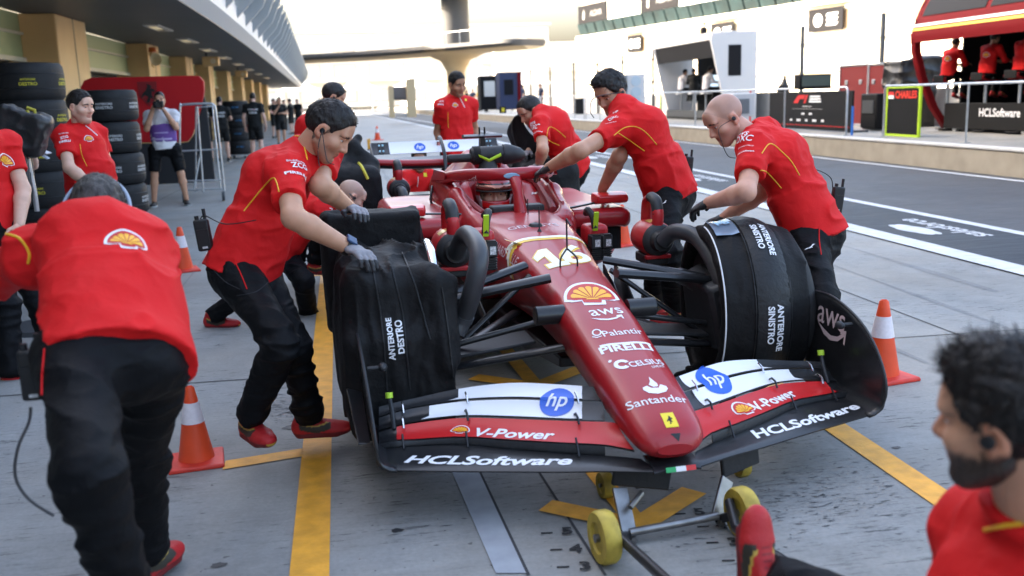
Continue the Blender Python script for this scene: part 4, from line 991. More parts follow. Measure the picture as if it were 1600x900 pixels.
SM = merge2d(poly2d([(-1, .12), (-.5, -.12), (0, -.2), (.5, -.14), (.9, .05), (.85, .12), (.45, -.03), (0, -.08), (-.5, 0)]), poly2d([(.62, .14), (1.0, .2), (.98, -.16), (.88, -.12), (.9, .1), (.64, .06)]))
dcl(S_NOSE, SM, (924, 499), (974, 495), M_WHITE, nose, 'emblem')
P1(S_NOSE, 'Palantir', (942, 520), (1003, 517), hs=.8, bold=.004)
ring = merge2d(*[poly2d([(math.cos(a), math.sin(a)), (math.cos(b_), math.sin(b_)), (.72*math.cos(b_), .72*math.sin(b_)), (.72*math.cos(a), .72*math.sin(a))]) for a, b_ in zip(np.linspace(0, 2*math.pi, 21)[:-1], np.linspace(0, 2*math.pi, 21)[1:])], poly2d([(-1, -.95), (0, -1.35), (1, -.95), (1, -1.15), (0, -1.6), (-1, -1.15)]))
dcl(S_NOSE, ring, (925, 522), (940, 521), M_WHITE, nose, 'emblem')
P1(S_NOSE, 'PIRELLI', (938, 545), (1019, 541), hs=.72, bold=.03); dcl(S_NOSE, poly2d([(-1, -.05), (1, -.05), (1, .05), (-1, .05)]), (938, 538.5), (1017, 534.5), M_WHITE, nose, 'lettering')
P1(S_NOSE, 'CELSIUS', (984, 567), (1036, 565), hs=.95, bold=.015); P1(S_NOSE, 'LIVE FIT', (1019, 573), (1038, 572.3), hs=.9)
cc = [(math.cos(a), .8*math.sin(a)) for a in np.linspace(.6, 5.7, 16)]; cc = cc+[(x*.5, y*.45) for x, y in cc[::-1]]
dcl(S_NOSE, poly2d(cc), (959, 570), (983, 569), M_WHITE, nose, 'emblem'); dcl(S_NOSE, poly2d(circ(1, 12)), (950.5, 565), (956, 565), M_WHITE, nose, 'emblem')
P1(S_NOSE, 'Santander', (981, 628), (1074, 621), hs=.85, bold=.004)
fl_ = merge2d(poly2d([(-1, -.35), (-.7, -.7), (0, -.85), (.7, -.7), (1, -.35), (.95, -.1), (.55, .1), (.3, -.25), (-.3, -.2), (-.55, .05), (-.95, -.1)]), poly2d([(-.35, .15), (-.1, .5), (0, 1.0), (.2, .55), (.35, .2), (.3, -.1), (-.1, -.12)]))
dcl(S_NOSE, fl_, (1002, 603), (1040, 601), M_WHITE, nose, 'emblem')
SH = poly2d([(-.72, -1), (.72, -1), (.72, 1), (-.72, 1)]); HORSE = poly2d([(-.15, -.65), (.02, -.25), (-.18, -.1), (-.40, -.35), (-.30, 0), (-.12, .18), (.02, .5), (-.05, .68), (.14, .6), (.28, .48), (.16, .34), (.38, .30), (.42, .08), (.24, .14), (.22, -.12), (.32, -.42), (.14, -.3), (.06, -.62)])
dcl(S_NOSE, SH, (1036, 657), (1056, 655), mat('shield_yellow', (.8, .62, .03), .4), nose, 'emblem', hs=.92); dcl(S_NOSE, HORSE, (1041, 656.8), (1051, 656), M_BLKV, nose, 'emblem', off=.0025, hs=.92)
dcl(S_NOSE, poly2d([(-1, .4), (1, .4), (.5, -.9)]), (1048, 684), (1064, 683), M_BLKV, nose, 'nose_notch')
P1(S_NOSE, 'GENESYS', (794, 357), (872, 349), hs=.75, bold=.01, m=mat('soft_white', (.62, .5, .52), .5)); P1(S_NOSE, 'RICHARD MILLE', (766, 378), (806, 409), hs=.8, m=mat('soft_white', (.6, .5, .5), .5))
# white and yellow bands across the nose
for m_, d in ((mat('number_white', (.8, .8, .68), .4), 0), (M_YEL, .028)):
    V = []; F = []; n_ = 24; xs_ = [-.500+d, -.474+d]
    for k in range(n_):
        y = -.215+.40*k/(n_-1)
        for x in xs_:
            r = S_NOSE.t.ray_cast(CMX@Vector((x, y, .9)), (CMX.to_3x3()@Vector((0, 0, -1)))); V.append(r[0]+r[1]*.0016 if r[0] is not None else CMX@Vector((x, y, .6)))
    for side_y, sg in ((-.215, -1),):
        pass
    F = [(2*k, 2*k+1, 2*k+3, 2*k+2) for k in range(n_-1)]
    put(np.array([tuple(v) for v in V]), F, 'painted_band', m_, nose, CINV)
    V = []
    for k in range(9):
        z = .66-.022*k
        for x in xs_:
            r = S_NOSE.t.ray_cast(CMX@Vector((x+.012*k, -.6, z)), (CMX.to_3x3()@Vector((0, 1, 0)))); V.append(r[0]+r[1]*.0016 if r[0] is not None else CMX@Vector((x, -.22, z)))
    put(np.array([tuple(v) for v in V]), [(2*k, 2*k+1, 2*k+3, 2*k+2) for k in range(8)], 'painted_band', m_, nose, CINV)
sb_l = {}
for side in (-1, 1):
    sm = surf_of([FW['main', side]], CMX); sr = surf_of([FW['redskin', side]], CMX); swh = surf_of([FW['w1', side], FW['w2', side]], CMX); se = surf_of([FW['ep', side]], CMX)
    if side < 0:
        P1(sm, 'HCLSoftware', (632, 719), (893, 721), hs=.72, bold=.03, shear=.25, par=FW['main', side])
        P1(sr, 'V-Power', (741, 676), (866, 681), hs=.95, bold=.025, shear=.15, par=FW['redskin', side]); scallop(sr, (720, 672), 30, FW['redskin', side], CINV, None, -.04)
        hp_mark(swh, (870, 628), 54, FW['w1', side], CINV, None, 0., 1.02)
    else:
        P1(sm, 'HCLSoftware', (1178, 681), (1341, 634), hs=.72, bold=.03, shear=.25, par=FW['main', side])
        P1(sr, 'V-Power', (1177, 637), (1240, 613), hs=1.0, bold=.025, shear=.15, par=FW['redskin', side]); scallop(sr, (1160, 639), 30, FW['redskin', side], CINV, None, .3)
        hp_mark(swh, (1117, 597), 42, FW['w1', side], CINV, None, .22, .88)
        P1(se, 'aws', (1280, 488), (1322, 508), hs=1.05, bold=.004, par=FW['ep', side], m=mat('endplate_ink', (.52, .42, .42), .5), off=.008); dcl(se, SM, (1279, 508), (1323, 530), MATS['endplate_ink'], FW['ep', side], 'emblem', hs=1.6, off=.008)
hp_mark(S_RW, (656, 230.5), 18, wfl, CINV, None, .01); hp_mark(S_RW, (708.5, 228), 18, wfl, CINV, None, .01)
P1(S_HALO, 'TECHNOLOGY', (711, 284.5), (744, 281), par=halo_o, hs=.9); dcl(S_HALO, poly2d(circ(1, 20, sy=.45)), (787, 275), (812, 274.5), mat('halo_badge_blue', (.25, .45, .62), .4), halo_o, 'emblem', off=.003, hs=.75)
for sf_, pr_o, ctr_ in ((FLK[0], FLK[1], (-1.62, -.245, .745)), (FLK[2], FLK[3], (-1.62, .245, .745))):
    pc = project(cw(ctr_)); P1(sf_, 'Ray-Ban', (pc[0]-11, pc[1]+3), (pc[0]+11, pc[1]-3), par=pr_o, shear=.3, hs=1.15, off=.004)
V, F = poly2d([(-1, -.18), (-.34, -.18), (-.34, .18), (-1, .18)])
for i, (nm, c) in enumerate((('g', (.02, .35, .1)), ('w', (.75, .75, .75)), ('r', (.6, .02, .02)))):
    put(np.array([cw((1.171, -.045+y+i*.036, .122)) for y in (0, .036)]+[cw((1.178, -.045+y+i*.036, .106)) for y in (.036, 0)]), [(0, 1, 2, 3)], 'tricolour_mark', mat('tricolour_'+('green', 'white', 'red')[i], c, .4), ctr, CINV)
# ------------------------------------------------------------------ tyre blankets (each lies over a wheel)
M_BLK = mat('blanket_nylon', (.0055, .0055, .006), .66, 0, var=.15, vscale=30, bump=.35, bscale=45, spec=.22, ridge=.5, rscale=9)
M_BLK2 = mat('blanket_band', (.009, .0095, .0105), .5, 0, bump=.5, bscale=38, spec=.35)
def folds(amp, f, seed, ridge=True):
    f = np.asarray(f, np.float32)
    def fn(P):
        wq = np.stack([vnoise(P, f*.6, seed+11), vnoise(P, f*.6, seed+12), vnoise(P, f*.6, seed+13)], 1)-.5
        P2 = P+(wq*(.9/f)).astype(np.float32)
        n = vnoise(P2, f, seed); n = (1-np.abs(2*n-1))**2.2 if ridge else n
        m = vnoise(P, f*.5, seed+21)
        n2 = (1-np.abs(2*vnoise(P2, f*2.1, seed+5)-1))**2
        return -amp*(n-.35)*(.35+1.3*m)-amp*.4*(n2-.35)*(1.3-m)
    return fn
def local_obj(name, lab, group, V, Q, m):
    Vw = np.array(V)@CM+CO; c = Vw.mean(0); c[2] = Vw[:, 2].min()
    o = soft_obj(name, Vw, Q, m, None, org=c); o.location = c; tag(o, lab, 'tyre blanket', group); return o
GRP = 'black tyre blankets on the wheels of the car'
STA = math.radians(8)
def SW(p):
    x, y, z = p[0], p[1]-.84, p[2]; return (x*math.cos(STA)+y*math.sin(STA), .84-x*math.sin(STA)+y*math.cos(STA), z)
for o_ in car.children:
    if o_.name.startswith('front_wheel') and np.mean([v.co.y for v in o_.data.vertices]) > 0:
        for v in o_.data.vertices: v.co = SW(v.co)
        for q_ in o_.children:
            for v in q_.data.vertices: v.co = SW(v.co)
CS = lambda p: cw(SW(p))
# front left: a taut round cover
s = Soft(.009)
s.seg((0, .61, .36), (0, 1.0, .36), .352, flat=True, side=(1, 0, 0)); s.ell((0, .80, .36), (.402, .262, .402), k=.05); s.seg((0, .615, .36), (0, .70, .36), .372, flat=True, side=(1, 0, 0), k=.04)
s.seg((0, .52, .36), (0, .70, .36), .31, flat=True, side=(1, 0, 0), sub=True, k=.03)
s.seg((.10, .66, -.02), (.16, .56, .06), (.14, .045), (.11, .03), side=(1, 0, 0), k=.04); s.seg((-.02, .62, .02), (.05, .50, .03), .05, .03, k=.03)
s.disp = folds(.007, (6, 14, 6), 3)
V, Q = s.mesh(2); V = np.array([SW(v) for v in V]); bfl = local_obj('tyre_blanket', 'round black blanket on the front wheel by the bald mechanic, lettered ANTERIORE SINISTRO', GRP, V, Q, M_BLK); S_FL = surf_of(bfl)
t = MB()
def ringp(y, r, a0, a1, n=60): return [CS((r*math.cos(a), y, .36+r*math.sin(a))) for a in np.linspace(a0, a1, n)]
t.tube(ringp(.612, .377, -1.1, 1.50), .0035, 6); t.build('white_piping', M_WHITE, bfl, org=bfl.location)
bd = MB(); n_ = 64; RB = lambda y: .402*math.sqrt(max(.1, 1-((y-.80)/.262)**2))+.0095
prof = [(y, RB(y)) for y in np.linspace(.745, .895, 7)]
V = [];
for a in np.linspace(-1.5, 2.6, n_):
    for y, r in prof:
        rr = r+.002*math.sin(a*37+y*30); V.append(CS((rr*math.cos(a), y, .36+rr*math.sin(a))))
F = [(i*7+k, i*7+k+1, (i+1)*7+k+1, (i+1)*7+k) for i in range(n_-1) for k in range(6)]
bd.add(V, F); bo = bd.build('centre_band', M_BLK2, bfl, org=bfl.location); S_BAND = surf_of([bo], Matrix.Translation(bfl.location))
for y in (.738, .902, .67): MB().tube(ringp(y, RB(y)-.003, -1.5, 2.6, 70), .003, 5).build('seam', M_BLKV, bfl, org=bfl.location)
def _x(): pass
def cyl_text(txt, y, a0, h, R=.412, flip=1):
    """lettering wrapped round the blanket: runs along the angle, height along y"""
    V, F = text2d(txt, .03); mn = V.min(0); mx = V.max(0); V = (V-mn)/(mx-mn)[1]*h; V, F = refine(V, F, .02)
    rr = lambda yy: RB(yy)+.0045
    P = [CS((rr(y+z)*math.cos(a0-x/R), y+z, .36+rr(y+z)*math.sin(a0-x/R))) for x, z in V]
    put(np.array(P), F, 'lettering', M_WHITE, bo, org=bfl.location)
cyl_text('ANTERIORE', .826, 1.28, .030); cyl_text('SINISTRO', .784, 1.25, .030); cyl_text('ANTERIORE', .826, .22, .030); cyl_text('SINISTRO', .784, .20, .030)
V = []; n_ = 14
for a in np.linspace(1.15, 1.75, n_):
    for y in (.628, .66, .70, .732): V.append(CS((max(RB(y)+.005, .392)*math.cos(a), y, .36+max(RB(y)+.005, .392)*math.sin(a))))
F = [(i*4+k, i*4+k+1, (i+1)*4+k+1, (i+1)*4+k) for i in range(n_-1) for k in range(3)]
pn = MB().add(V, F).build('glossy_window', mat('clear_window', (.20, .26, .34), .12, .3), bfl, org=bfl.location)
V, F = text2d('hp', .02, .2); V = (V-V.mean(0))*.075
put(np.array([CS((.404*math.cos(1.42-y/.4), .682+x, .36+.404*math.sin(1.42-y/.4))) for x, y in V]), F, 'lettering', MATS['halo_badge_blue'], pn, org=bfl.location)
# front right: loose sheath with a flat front and folds
s = Soft(.008)
s.box((.02, -.845, .40), (.355, .195, .315), rd=.08, k=.05); s.box((.14, -.84, .255), (.28, .200, .215), rd=.04, k=.06)
s.ell((0, -.84, .37), (.38, .20, .365), k=.08); s.seg((.36, -.66, .64), (.40, -.64, .34), (.03, .05), (.04, .05), k=.05)
s.disp = folds(.030, (6.5, 11, 2.2), 11)
V, Q = s.mesh(1); bfr = local_obj('tyre_blanket', 'loose wrinkled black blanket on the front wheel in the dark-haired mechanic\'s hands, lettered ANTERIORE DESTRO', GRP, V, Q, M_BLK); S_FR = surf_of(bfr)
for w_, (a, b_) in (('ANTERIORE', ((614, 563), (607, 497))), ('DESTRO', ((628, 552), (622, 500)))): decal(S_FR, text2d(w_, .03), a, b_, 'lettering', M_WHITE, bfr, org=bfr.location, hs=1.0, off=.004)
for pts in ([(583, 425), (596, 500), (605, 610)], [(612, 420), (630, 500), (640, 610)], [(690, 450), (700, 520), (708, 590)], [(628, 395), (650, 450), (672, 530)]): stroke(S_FR, pts, .004, 'seam', M_BLK2, bfr, org=bfr.location, off=.002)
# the pulled-up outer half of that blanket behind it
s = Soft(.009); s.box((-.40, -.87, .58), (.085, .22, .27), rd=.03, k=.05); s.box((-.50, -.86, .38), (.12, .20, .36), rd=.06, k=.08); s.disp = folds(.018, (6, 8, 4), 19)
V, Q = s.mesh(1); bh = local_obj('tyre_blanket', 'folded black blanket half held by the dark-haired mechanic\'s far hand, behind the front wheel', GRP, V, Q, M_BLK)
# rear ones
s = Soft(.012); s.box((-3.62, -.80, .42), (.40, .235, .40), rd=.10, k=.08); s.seg((-3.55, -.86, .80), (-3.60, -.70, 1.01), (.16, .05), (.05, .03), side=(1, 0, 0), k=.10); s.seg((-3.5, -.62, .82), (-3.5, -.74, .96), .05, .02, k=.1); s.disp = folds(.02, (4, 5, 5), 23)
V, Q = s.mesh(1); brr = local_obj('tyre_blanket', 'black blanket with a pulled-up peak on the rear wheel behind the dark-haired mechanic', GRP, V, Q, M_BLK); Srr = surf_of(brr)
stroke(Srr, [(560, 255), (566, 262), (575, 280)], .012, 'yellow_strap', mat('strap_yellow', (.6, .5, .05), .6), brr, org=brr.location)
s = Soft(.012); s.box((-3.62, .78, .42), (.40, .235, .38), rd=.12, k=.08); s.seg((-3.62, .68, .80), (-3.75, .58, 1.06), (.22, .06), (.16, .03), side=(1, .3, 0), k=.10); s.disp = folds(.02, (4, 5, 5), 29)
V, Q = s.mesh(1); local_obj('tyre_blanket', 'black blanket lifted off the rear wheel by the mechanic in front of the lane', GRP, V, Q, M_BLK)
# ------------------------------------------------------------------ blowers that cool the parked car
M_TOOL = mat('blower_red', (.42, .012, .016), .42, coat=.2); M_TOOLB = mat('blower_black', (.02, .02, .021), .5, var=.2, vscale=30); M_HOSE = mat('hose_rubber', (.038, .040, .044), .42, 0, var=.15, vscale=14)
M_NEON = mat('neon_strap', (.42, .62, .02), .55); M_LAB = mat('grey_label', (.5, .5, .5), .5, var=.5, vscale=90)
def blower(c, lab, hose, side, grp='red blowers cooling the car'):
    """c in the car's frame: drum centre"""
    W = cw(c); t = empty('leaf_blower', lab, 'blower', W, group=grp); t.rotation_euler = CMX.to_euler()
    r = .088
    dr = MB().lathe([(.0, -.13), (.06, -.13), (.085, -.10), (r, -.04), (r, .04), (.082, .065)], axis=(1, .0, 0), n=28).build('motor_drum', M_TOOL, t, sharp=50)
    MB().lathe([(.083, .064), (.07, .085), (.055, .09), (.046, .12), (.046, .128)], axis=(1, 0, 0), n=24).build('nozzle_collar', M_TOOLB, t, sharp=50)
    hd = MB().tube(spline([(.055, 0, .075), (.06, 0, .13), (.035, 0, .185), (-.03, 0, .20), (-.085, 0, .17), (-.10, 0, .08)], 22), [.03]*6+[.026]*10+[.03]*6, 10, flat=.8).build('handle', M_TOOL, t)
    MB().tube(spline([(.058, 0, .125), (.035, 0, .185), (-.03, 0, .203)], 10), .031, 10, flat=.85).build('grip', M_TOOLB, hd)
    MB().box((-.02, 0, -.1), (.17, .12, .05)).build('foot', M_TOOLB, t, bevel=.01); MB().box((.06, 0, -.083), (.03, .13, .02)).build('clamp', M_TOOL, t, bevel=.004)
    V = []; 
    for x in (-.035, .035):
        for a in np.linspace(1.2, 2.3, 7): V.append((x, (r+.002)*math.cos(a)*(-side), (r+.002)*math.sin(a)))
    MB().add(V, [(k, k+1, k+8, k+7) for k in range(6)]).build('label_patch', mat('gold_label', (.65, .42, .12), .3, .3, var=.35, vscale=60), dr)
    inv = (Matrix.Translation(Vector(W))@CMX.to_3x3().to_4x4()).inverted()
    Hp = [np.array([.12, 0, 0])]+[np.array(inv@Vector(cw(h))) for h in hose]
    P = spline(Hp, 46)
    MB().tube(P, [.039]*46, 16, cap=True).build('hose', M_HOSE, t, sharp=60)
    k = 36; MB().tube([P[k], P[k+1], P[k+2]], .042, 16).build('hose_clamp', M_HOSE, t)
    return t
blower(cY((706, 388), -.52), 'red blower on the near front suspension, hose curving to the wheel by the dark-haired mechanic', [cY((728, 366), -.50), cY((748, 392), -.50), cY((742, 440), -.53), cY((726, 492), -.56), cY((712, 520), -.60)], -1)
blower(cY((1021, 372), .52), 'red blower beside the bald mechanic\'s gloves, thick hose looping down the wheel', [cY((1055, 362), .56), cY((1090, 372), .62), cY((1118, 415), .64), cY((1132, 462), .64), cY((1118, 466), .62), cY((1082, 440), .60), cY((1062, 430), .58)], 1)
def battery_unit(c, lab, side):
    W = cw(c); t = empty('battery_blower', lab, 'blower', W, group='battery packs beside the cockpit'); t.rotation_euler = CMX.to_euler(); t.scale = (.84, .84, .84)
    MB().box((-.10, 0, .03), (.16, .15, .13)).build('housing', M_TOOL, t, bevel=.03, seg=3)
    hd = MB().tube(spline([(-.02, side*-.02, .08), (-.03, side*-.03, .15), (-.07, side*-.05, .19), (-.14, side*-.04, .16)], 14), .022, 8).build('handle', M_TOOLB, t)
    MB().box((.0, side*-.02, .125), (.012, .03, .12), M=np.array([[1, 0, .25], [0, 1, 0], [-.25, 0, 1]])).build('strap', M_NEON, t)
    for y in (-.036, .036):
        bt = MB().box((.02, y, 0), (.09, .066, .085)).build('battery', M_TOOLB, t, bevel=.006)
        for q in range(5): MB().box((.02, y, -.052-.014*q), (.085-.004*q, .06, .007)).build('rib', M_TOOLB, bt)
        MB().box((.067, y+.006, -.005), (.002, .034, .045)).build('label', M_LAB, bt)
        MB().box((.05, y, .046), (.035, .05, .008)).build('latch', M_BLKV, bt)
    MB().box((.01, 0, -.08), (.07, .125, .08)).build('charge_base', M_BLKV, t, bevel=.01)
    return t
battery_unit(cY((755, 388), -.37), 'red blower with two black battery packs left of the cockpit nose', -1)
battery_unit(cY((936, 376), .36), 'red blower with two black battery packs right of the cockpit nose, yellow strap', 1)
# airbox cooler
ac = empty('airbox_cooler', 'black duct fan with a yellow flash plugged into the air intake above the helmet', 'blower', cw((-1.86, -.02, .93))); ac.rotation_euler = CMX.to_euler(); ac.scale = (.88, .88, .88)
MB().lathe([(.0, -.13), (.05, -.13), (.062, -.11), (.062, .10), (.055, .12), (0, .12)], axis=(0, 1, 0), n=26, c=(0, .01, .045)).build('drum', M_TOOLB, ac)
for k in range(9): MB().lathe([(.063, 0), (.066, .003), (.063, .006)], (0, -.105+.006*k, .045), axis=(0, 1, 0), n=24).build('ring', M_TOOLB, ac)
MB().lathe([(.068, .11), (.074, .13), (.07, .17), (.05, .24), (.022, .275), (0, .275)], axis=(0, 1, -.08), n=24, c=(0, 0, .055)).build('motor_cap', mat('motor_cap_black', (.022, .023, .025), .5), ac)
MB().lathe([(0, -.285), (.026, -.285), (.03, -.27), (.03, -.12)], axis=(0, 1, 0), n=18, c=(0, 0, .03)).build('nozzle', M_TOOLB, ac)
MB().loft([[(.02+.07*math.cos(a)*sc-(.0), .09*math.sin(a)*sc2, z) for a in np.linspace(0, 2*math.pi, 16, endpoint=False)] for z, sc, sc2 in ((.03, .5, .45), (-.03, .9, .75), (-.10, 1.1, 1.0))]).build('duct', M_TOOLB, ac)
MB().loft([[(.0655, y, .045+z) for y, z in ((-.075, .012), (-.07, -.008))], [(.068, 0, .022), (.068, 0, .000)], [(.0655, .085, .06), (.0655, .09, .038)]], closed=False, caps=False).build('yellow_flash', M_NEON, ac, solid=.003)
# rear brake blower, right side
blower((-3.45, -.42, .62), 'small red blower at the rear wheel below the rear wing', [(-3.25, -.41, .60), (-3.2, -.40, .5), (-3.3, -.42, .38), (-3.4, -.5, .30)], -1)
# ================================================================== people
M_SKIN = mat('skin', (.45, .25, .17), .48, 0, var=.07, vscale=25, detail=6, sss=.12, attr=True, bump=.06, bscale=160)
M_HAIR = mat('dark_hair', (.014, .011, .010), .42, 0, spec=.3, var=.5, vscale=60, bump=.6, bscale=70, stretch=(1, 1, .25))
M_HAIRB = mat('brown_blond_hair', (.20, .11, .05), .45, 0, spec=.3, var=.4, vscale=60, bump=.5, bscale=60, stretch=(1, 1, .2))
M_HAIRG = mat('greying_hair', (.055, .05, .047), .5, 0, spec=.3, var=.7, vscale=45, bump=.8, bscale=60, stretch=(1, 1, .3))
M_SHIRT = mat('team_red_fabric', (.60, .0115, .0125), .7, 0, var=.05, vscale=6, bump=.25, bscale=30, spec=.15, ridge=.8, rscale=5)
M_TROU = mat('black_trousers', (.0048, .005, .006), .62, 0, var=.2, vscale=10, bump=.3, bscale=40, spec=.12, ridge=.8, rscale=7)
M_BKIT = mat('black_kit_fabric', (.009, .0095, .010), .65, 0, var=.15, vscale=8, bump=.3, bscale=22, spec=.2)
M_SHOE = mat('shoe_mesh', (.5, .02, .02), .55, 0, attr=True, bump=.2, bscale=120)
M_GLOVE = mat('grey_work_glove', (.22, .21, .225), .6, 0, var=.15, vscale=30, bump=.2, bscale=60, attr=True)
M_EYE = mat('eye_white', (.7, .68, .65), .25); M_IRIS = mat('iris_dark', (.03, .018, .01), .2)
M_PIPE = mat('yellow_piping', (.78, .42, .02), .5)
M_RADIO = mat('radio_black', (.012, .012, .013), .45)
SKINS = {'tan': (.50, .265, .165), 'light': (.60, .36, .26), 'pale': (.64, .39, .30), 'dark': (.36, .175, .10), 'ruddy': (.58, .31, .22)}
# ---- templates in their own frames
_HC = {}
def head_geo(res=.0042, fat=0.):
    key = (res, fat)
    if key in _HC: return _HC[key]
    s = Soft(res)
    s.ell((0, -.014, .036), (.076, .098, .086)); s.ell((0, .028, -.03), (.060+.012*fat, .066, .078), k=.03)
    s.ell((0, .064, -.094), (.026+.008*fat, .022, .020), k=.03)
    for q in (-1, 1):
        s.seg((q*.054, -.004, -.05), (q*.016, .058, -.095), .020+.008*fat, .016, k=.03)
        s.ell((q*.046, .058, -.022), (.022+.01*fat, .024, .020), k=.025)
        s.ell((q*.030, .080, .030), (.026, .012, .010), k=.012)
    s.ell((0, .072, .055), (.05, .022, .035), k=.03)
    s.seg((0, .086, .018), (0, .108, -.024), .0075, .0105, k=.014); s.ell((0, .104, -.029), (.0125, .012, .010), k=.008)
    for q in (-1, 1): s.ell((q*.0125, .094, -.031), (.008, .010, .008), k=.007)
    for q in (-1, 1): s.ell((q*.031, .094, .008), (.019, .016, .0125), k=.014, sub=True)
    for q in (-1, 1):
        s.ell((q*.031, .0765, .0145), (.0175, .0145, .0068), k=.004); s.ell((q*.031, .075, .0005), (.016, .012, .004), k=.004)
    s.ell((0, .084, -.0545), (.024, .0115, .0060), k=.006); s.ell((0, .0825, -.0665), (.021, .0115, .0072), k=.006)
    s.ell((0, .099, -.060), (.022, .008, .0018), k=.003, sub=True); s.ell((0, .092, -.079), (.02, .008, .006), k=.010, sub=True)
    for q in (-1, 1):
        R = np.array([[1, 0, 0], [0, .94, -.34], [0, .34, .94]])
        s.ell((q*.079, -.010, -.002), (.0085, .019, .032), R=R, k=.010); s.ell((q*.086, -.006, .0), (.006, .010, .018), R=R, k=.005, sub=True)
        s.ell((q*.078, -.004, -.028), (.007, .010, .010), k=.008)
    if fat > .3: s.ell((0, .03, -.108), (.045, .05, .02), k=.03)
    _HC[key] = s.mesh(1); return _HC[key]
def hairmask(P, low=.0):
    """1 where hair grows on the scalp"""
    x, y, z = P.T
    a = ((y-.050)*.82+(z-.045)*-.58); m = (a < 0) & (z > -.062+low) & ~((np.abs(x) > .072) & (y > -.030) & (z < .030))
    return m
def hair_geo(style, res=.005, seed=1):
    key = ('hair', style, res, seed)
    if key in _HC: return _HC[key]
    s = Soft(res); T = {'short': (.012, .0025), 'full': (.024, .006), 'crew': (.006, .002), 'back': (.018, .010), 'long': (.02, .015)}[style]
    tt, ts = T
    s.ell((0, -.014, .036), (.076+ts, .098+ts+.002, .086+ts)); s.ell((0, .002, .060), (.064+ts, .088+tt*.5, .066+tt), k=.02)
    if style in ('full', 'back'): s.ell((.012, .052, .108), (.042, .036, .022), k=.03)
    if style == 'long':
        for q in (-1, 1): s.seg((q*.07, -.01, .03), (q*.075, .01, -.17), (.02, .035), (.016, .03), side=(1, 0, 0), k=.03)
        s.seg((0, -.08, .03), (0, -.085, -.18), (.07, .03), (.06, .02), side=(1, 0, 0), k=.04)
    hl = .004 if style != 'long' else .01
    s.plane((0, .050+hl, .045), (0, .82, -.58) if style != 'long' else (0, .97, -.22))
    if style != 'long':
        s.plane((0, 0, -.058), (0, .15, -1))
        for q in (-1, 1): s.ell((q*.09, .008, -.012), (.032, .042, .045), k=.008, sub=True)
    n_ = 70 if style != 'long' else 40
    amp = {'crew': .003, 'short': .0055}.get(style, .010)
    s.disp = lambda P: -amp*(1-np.abs(2*vnoise(P, (n_*1.4, n_*.5, n_*.6), seed)-1)-.5)-amp*.7*(vnoise(P, (150, 60, 90), seed+3)-.5)
    _HC[key] = s.mesh(0); return _HC[key]
def strands(v, f, style, seed, n=2600):
    """short tapered blades of hair growing over the cap, combed to the side and back"""
    rng = np.random.RandomState(seed); tri = f[rng.randint(0, len(f), n)]
    wgt = rng.dirichlet((1, 1, 1, 1), n); p = (v[tri]*wgt[:, :, None]).sum(1); nn = np.cross(v[tri[:, 1]]-v[tri[:, 0]], v[tri[:, 3]]-v[tri[:, 0]]); nn /= np.linalg.norm(nn, axis=1)[:, None]+1e-9
    ctr = np.array([0, -.01, .02]); nn[((p-ctr)*nn).sum(1) < 0] *= -1
    L = {'short': .016, 'full': .030, 'crew': .009, 'back': .03, 'long': .05}[style]*(.6+.8*rng.rand(n)); top = np.clip((p[:, 2]-.03)/.06, 0, 1)
    L = L*(.45+.55*top) if style != 'long' else L
    comb = np.stack([.5*np.ones(n), np.where(top > .6, .55 if style in ('short', 'full') else -.6, -.5), -.9+1.0*top], 1)+.5*rng.randn(n, 3)
    if style == 'long': comb = np.stack([np.zeros(n), -.2*np.ones(n), -np.ones(n)], 1)+.12*rng.randn(n, 3)
    comb -= nn*(comb*nn).sum(1)[:, None]; comb /= np.linalg.norm(comb, axis=1)[:, None]+1e-9
    d1 = comb*.95+nn*(.24 if style != 'long' else .1); sd = np.cross(d1, nn); sd /= np.linalg.norm(sd, axis=1)[:, None]+1e-9; wd = .0011
    a = p-nn*.002; b = p+d1*L[:, None]*.55; t = p+(d1*.7+comb*.35-nn*.10)*L[:, None]
    V = np.concatenate([a-sd*wd, a+sd*wd, b-sd*wd*.8, b+sd*wd*.8, t-sd*wd*.15, t+sd*wd*.15]); i = np.arange(n)
    F = np.concatenate([np.stack([i, i+n, i+3*n, i+2*n], 1), np.stack([i+2*n, i+3*n, i+5*n, i+4*n], 1)])
    return np.concatenate([v, V]), np.concatenate([f, F+len(v)])
def hand_geo(curl, res=.0034, fat=1.):
    key = ('hand', curl, res, fat)
    if key in _HC: return _HC[key]
    s = Soft(res)
    s.seg((0, -.035, 0), (0, .02, 0), (.027*fat, .020*fat), (.034*fat, .017*fat), side=(1, 0, 0), k=.015); s.seg((.002, .02, 0), (.0, .078, -.001), (.038*fat, .015*fat), (.041*fat, .0125*fat), side=(1, 0, 0), k=.015)
    for i, (x, L) in enumerate(((.031, .072), (.0105, .081), (-.0105, .076), (-.030, .060))):
        p = np.array([x, .078-.004*abs(i-1.3), .0]); a = .10+curl*.55*(1+.12*i); d = [.46, .31, .27]; sp = (1.5-i)*.075*(1-curl*.6)
        r = [.0100*fat, .0090*fat, .0082*fat, .0070*fat]
        for j in range(3):
            q = p+np.array([math.sin(sp)*math.cos(a), math.cos(a)*math.cos(sp), -math.sin(a)])*L*d[j]
            s.seg(p, q, r[j], r[j+1], k=.004 if j else .008); p = q; a += curl*(.75 if j == 0 else .55)
    s.seg((.026, .018, -.006), (.050, .045, -.016-.012*curl), .014*fat, .0115*fat, k=.012); s.seg((.050, .045, -.016-.012*curl), (.058-.010*curl, .078, -.022-.030*curl), .0112*fat, .0085*fat, k=.004)
    _HC[key] = s.mesh(1); return _HC[key]
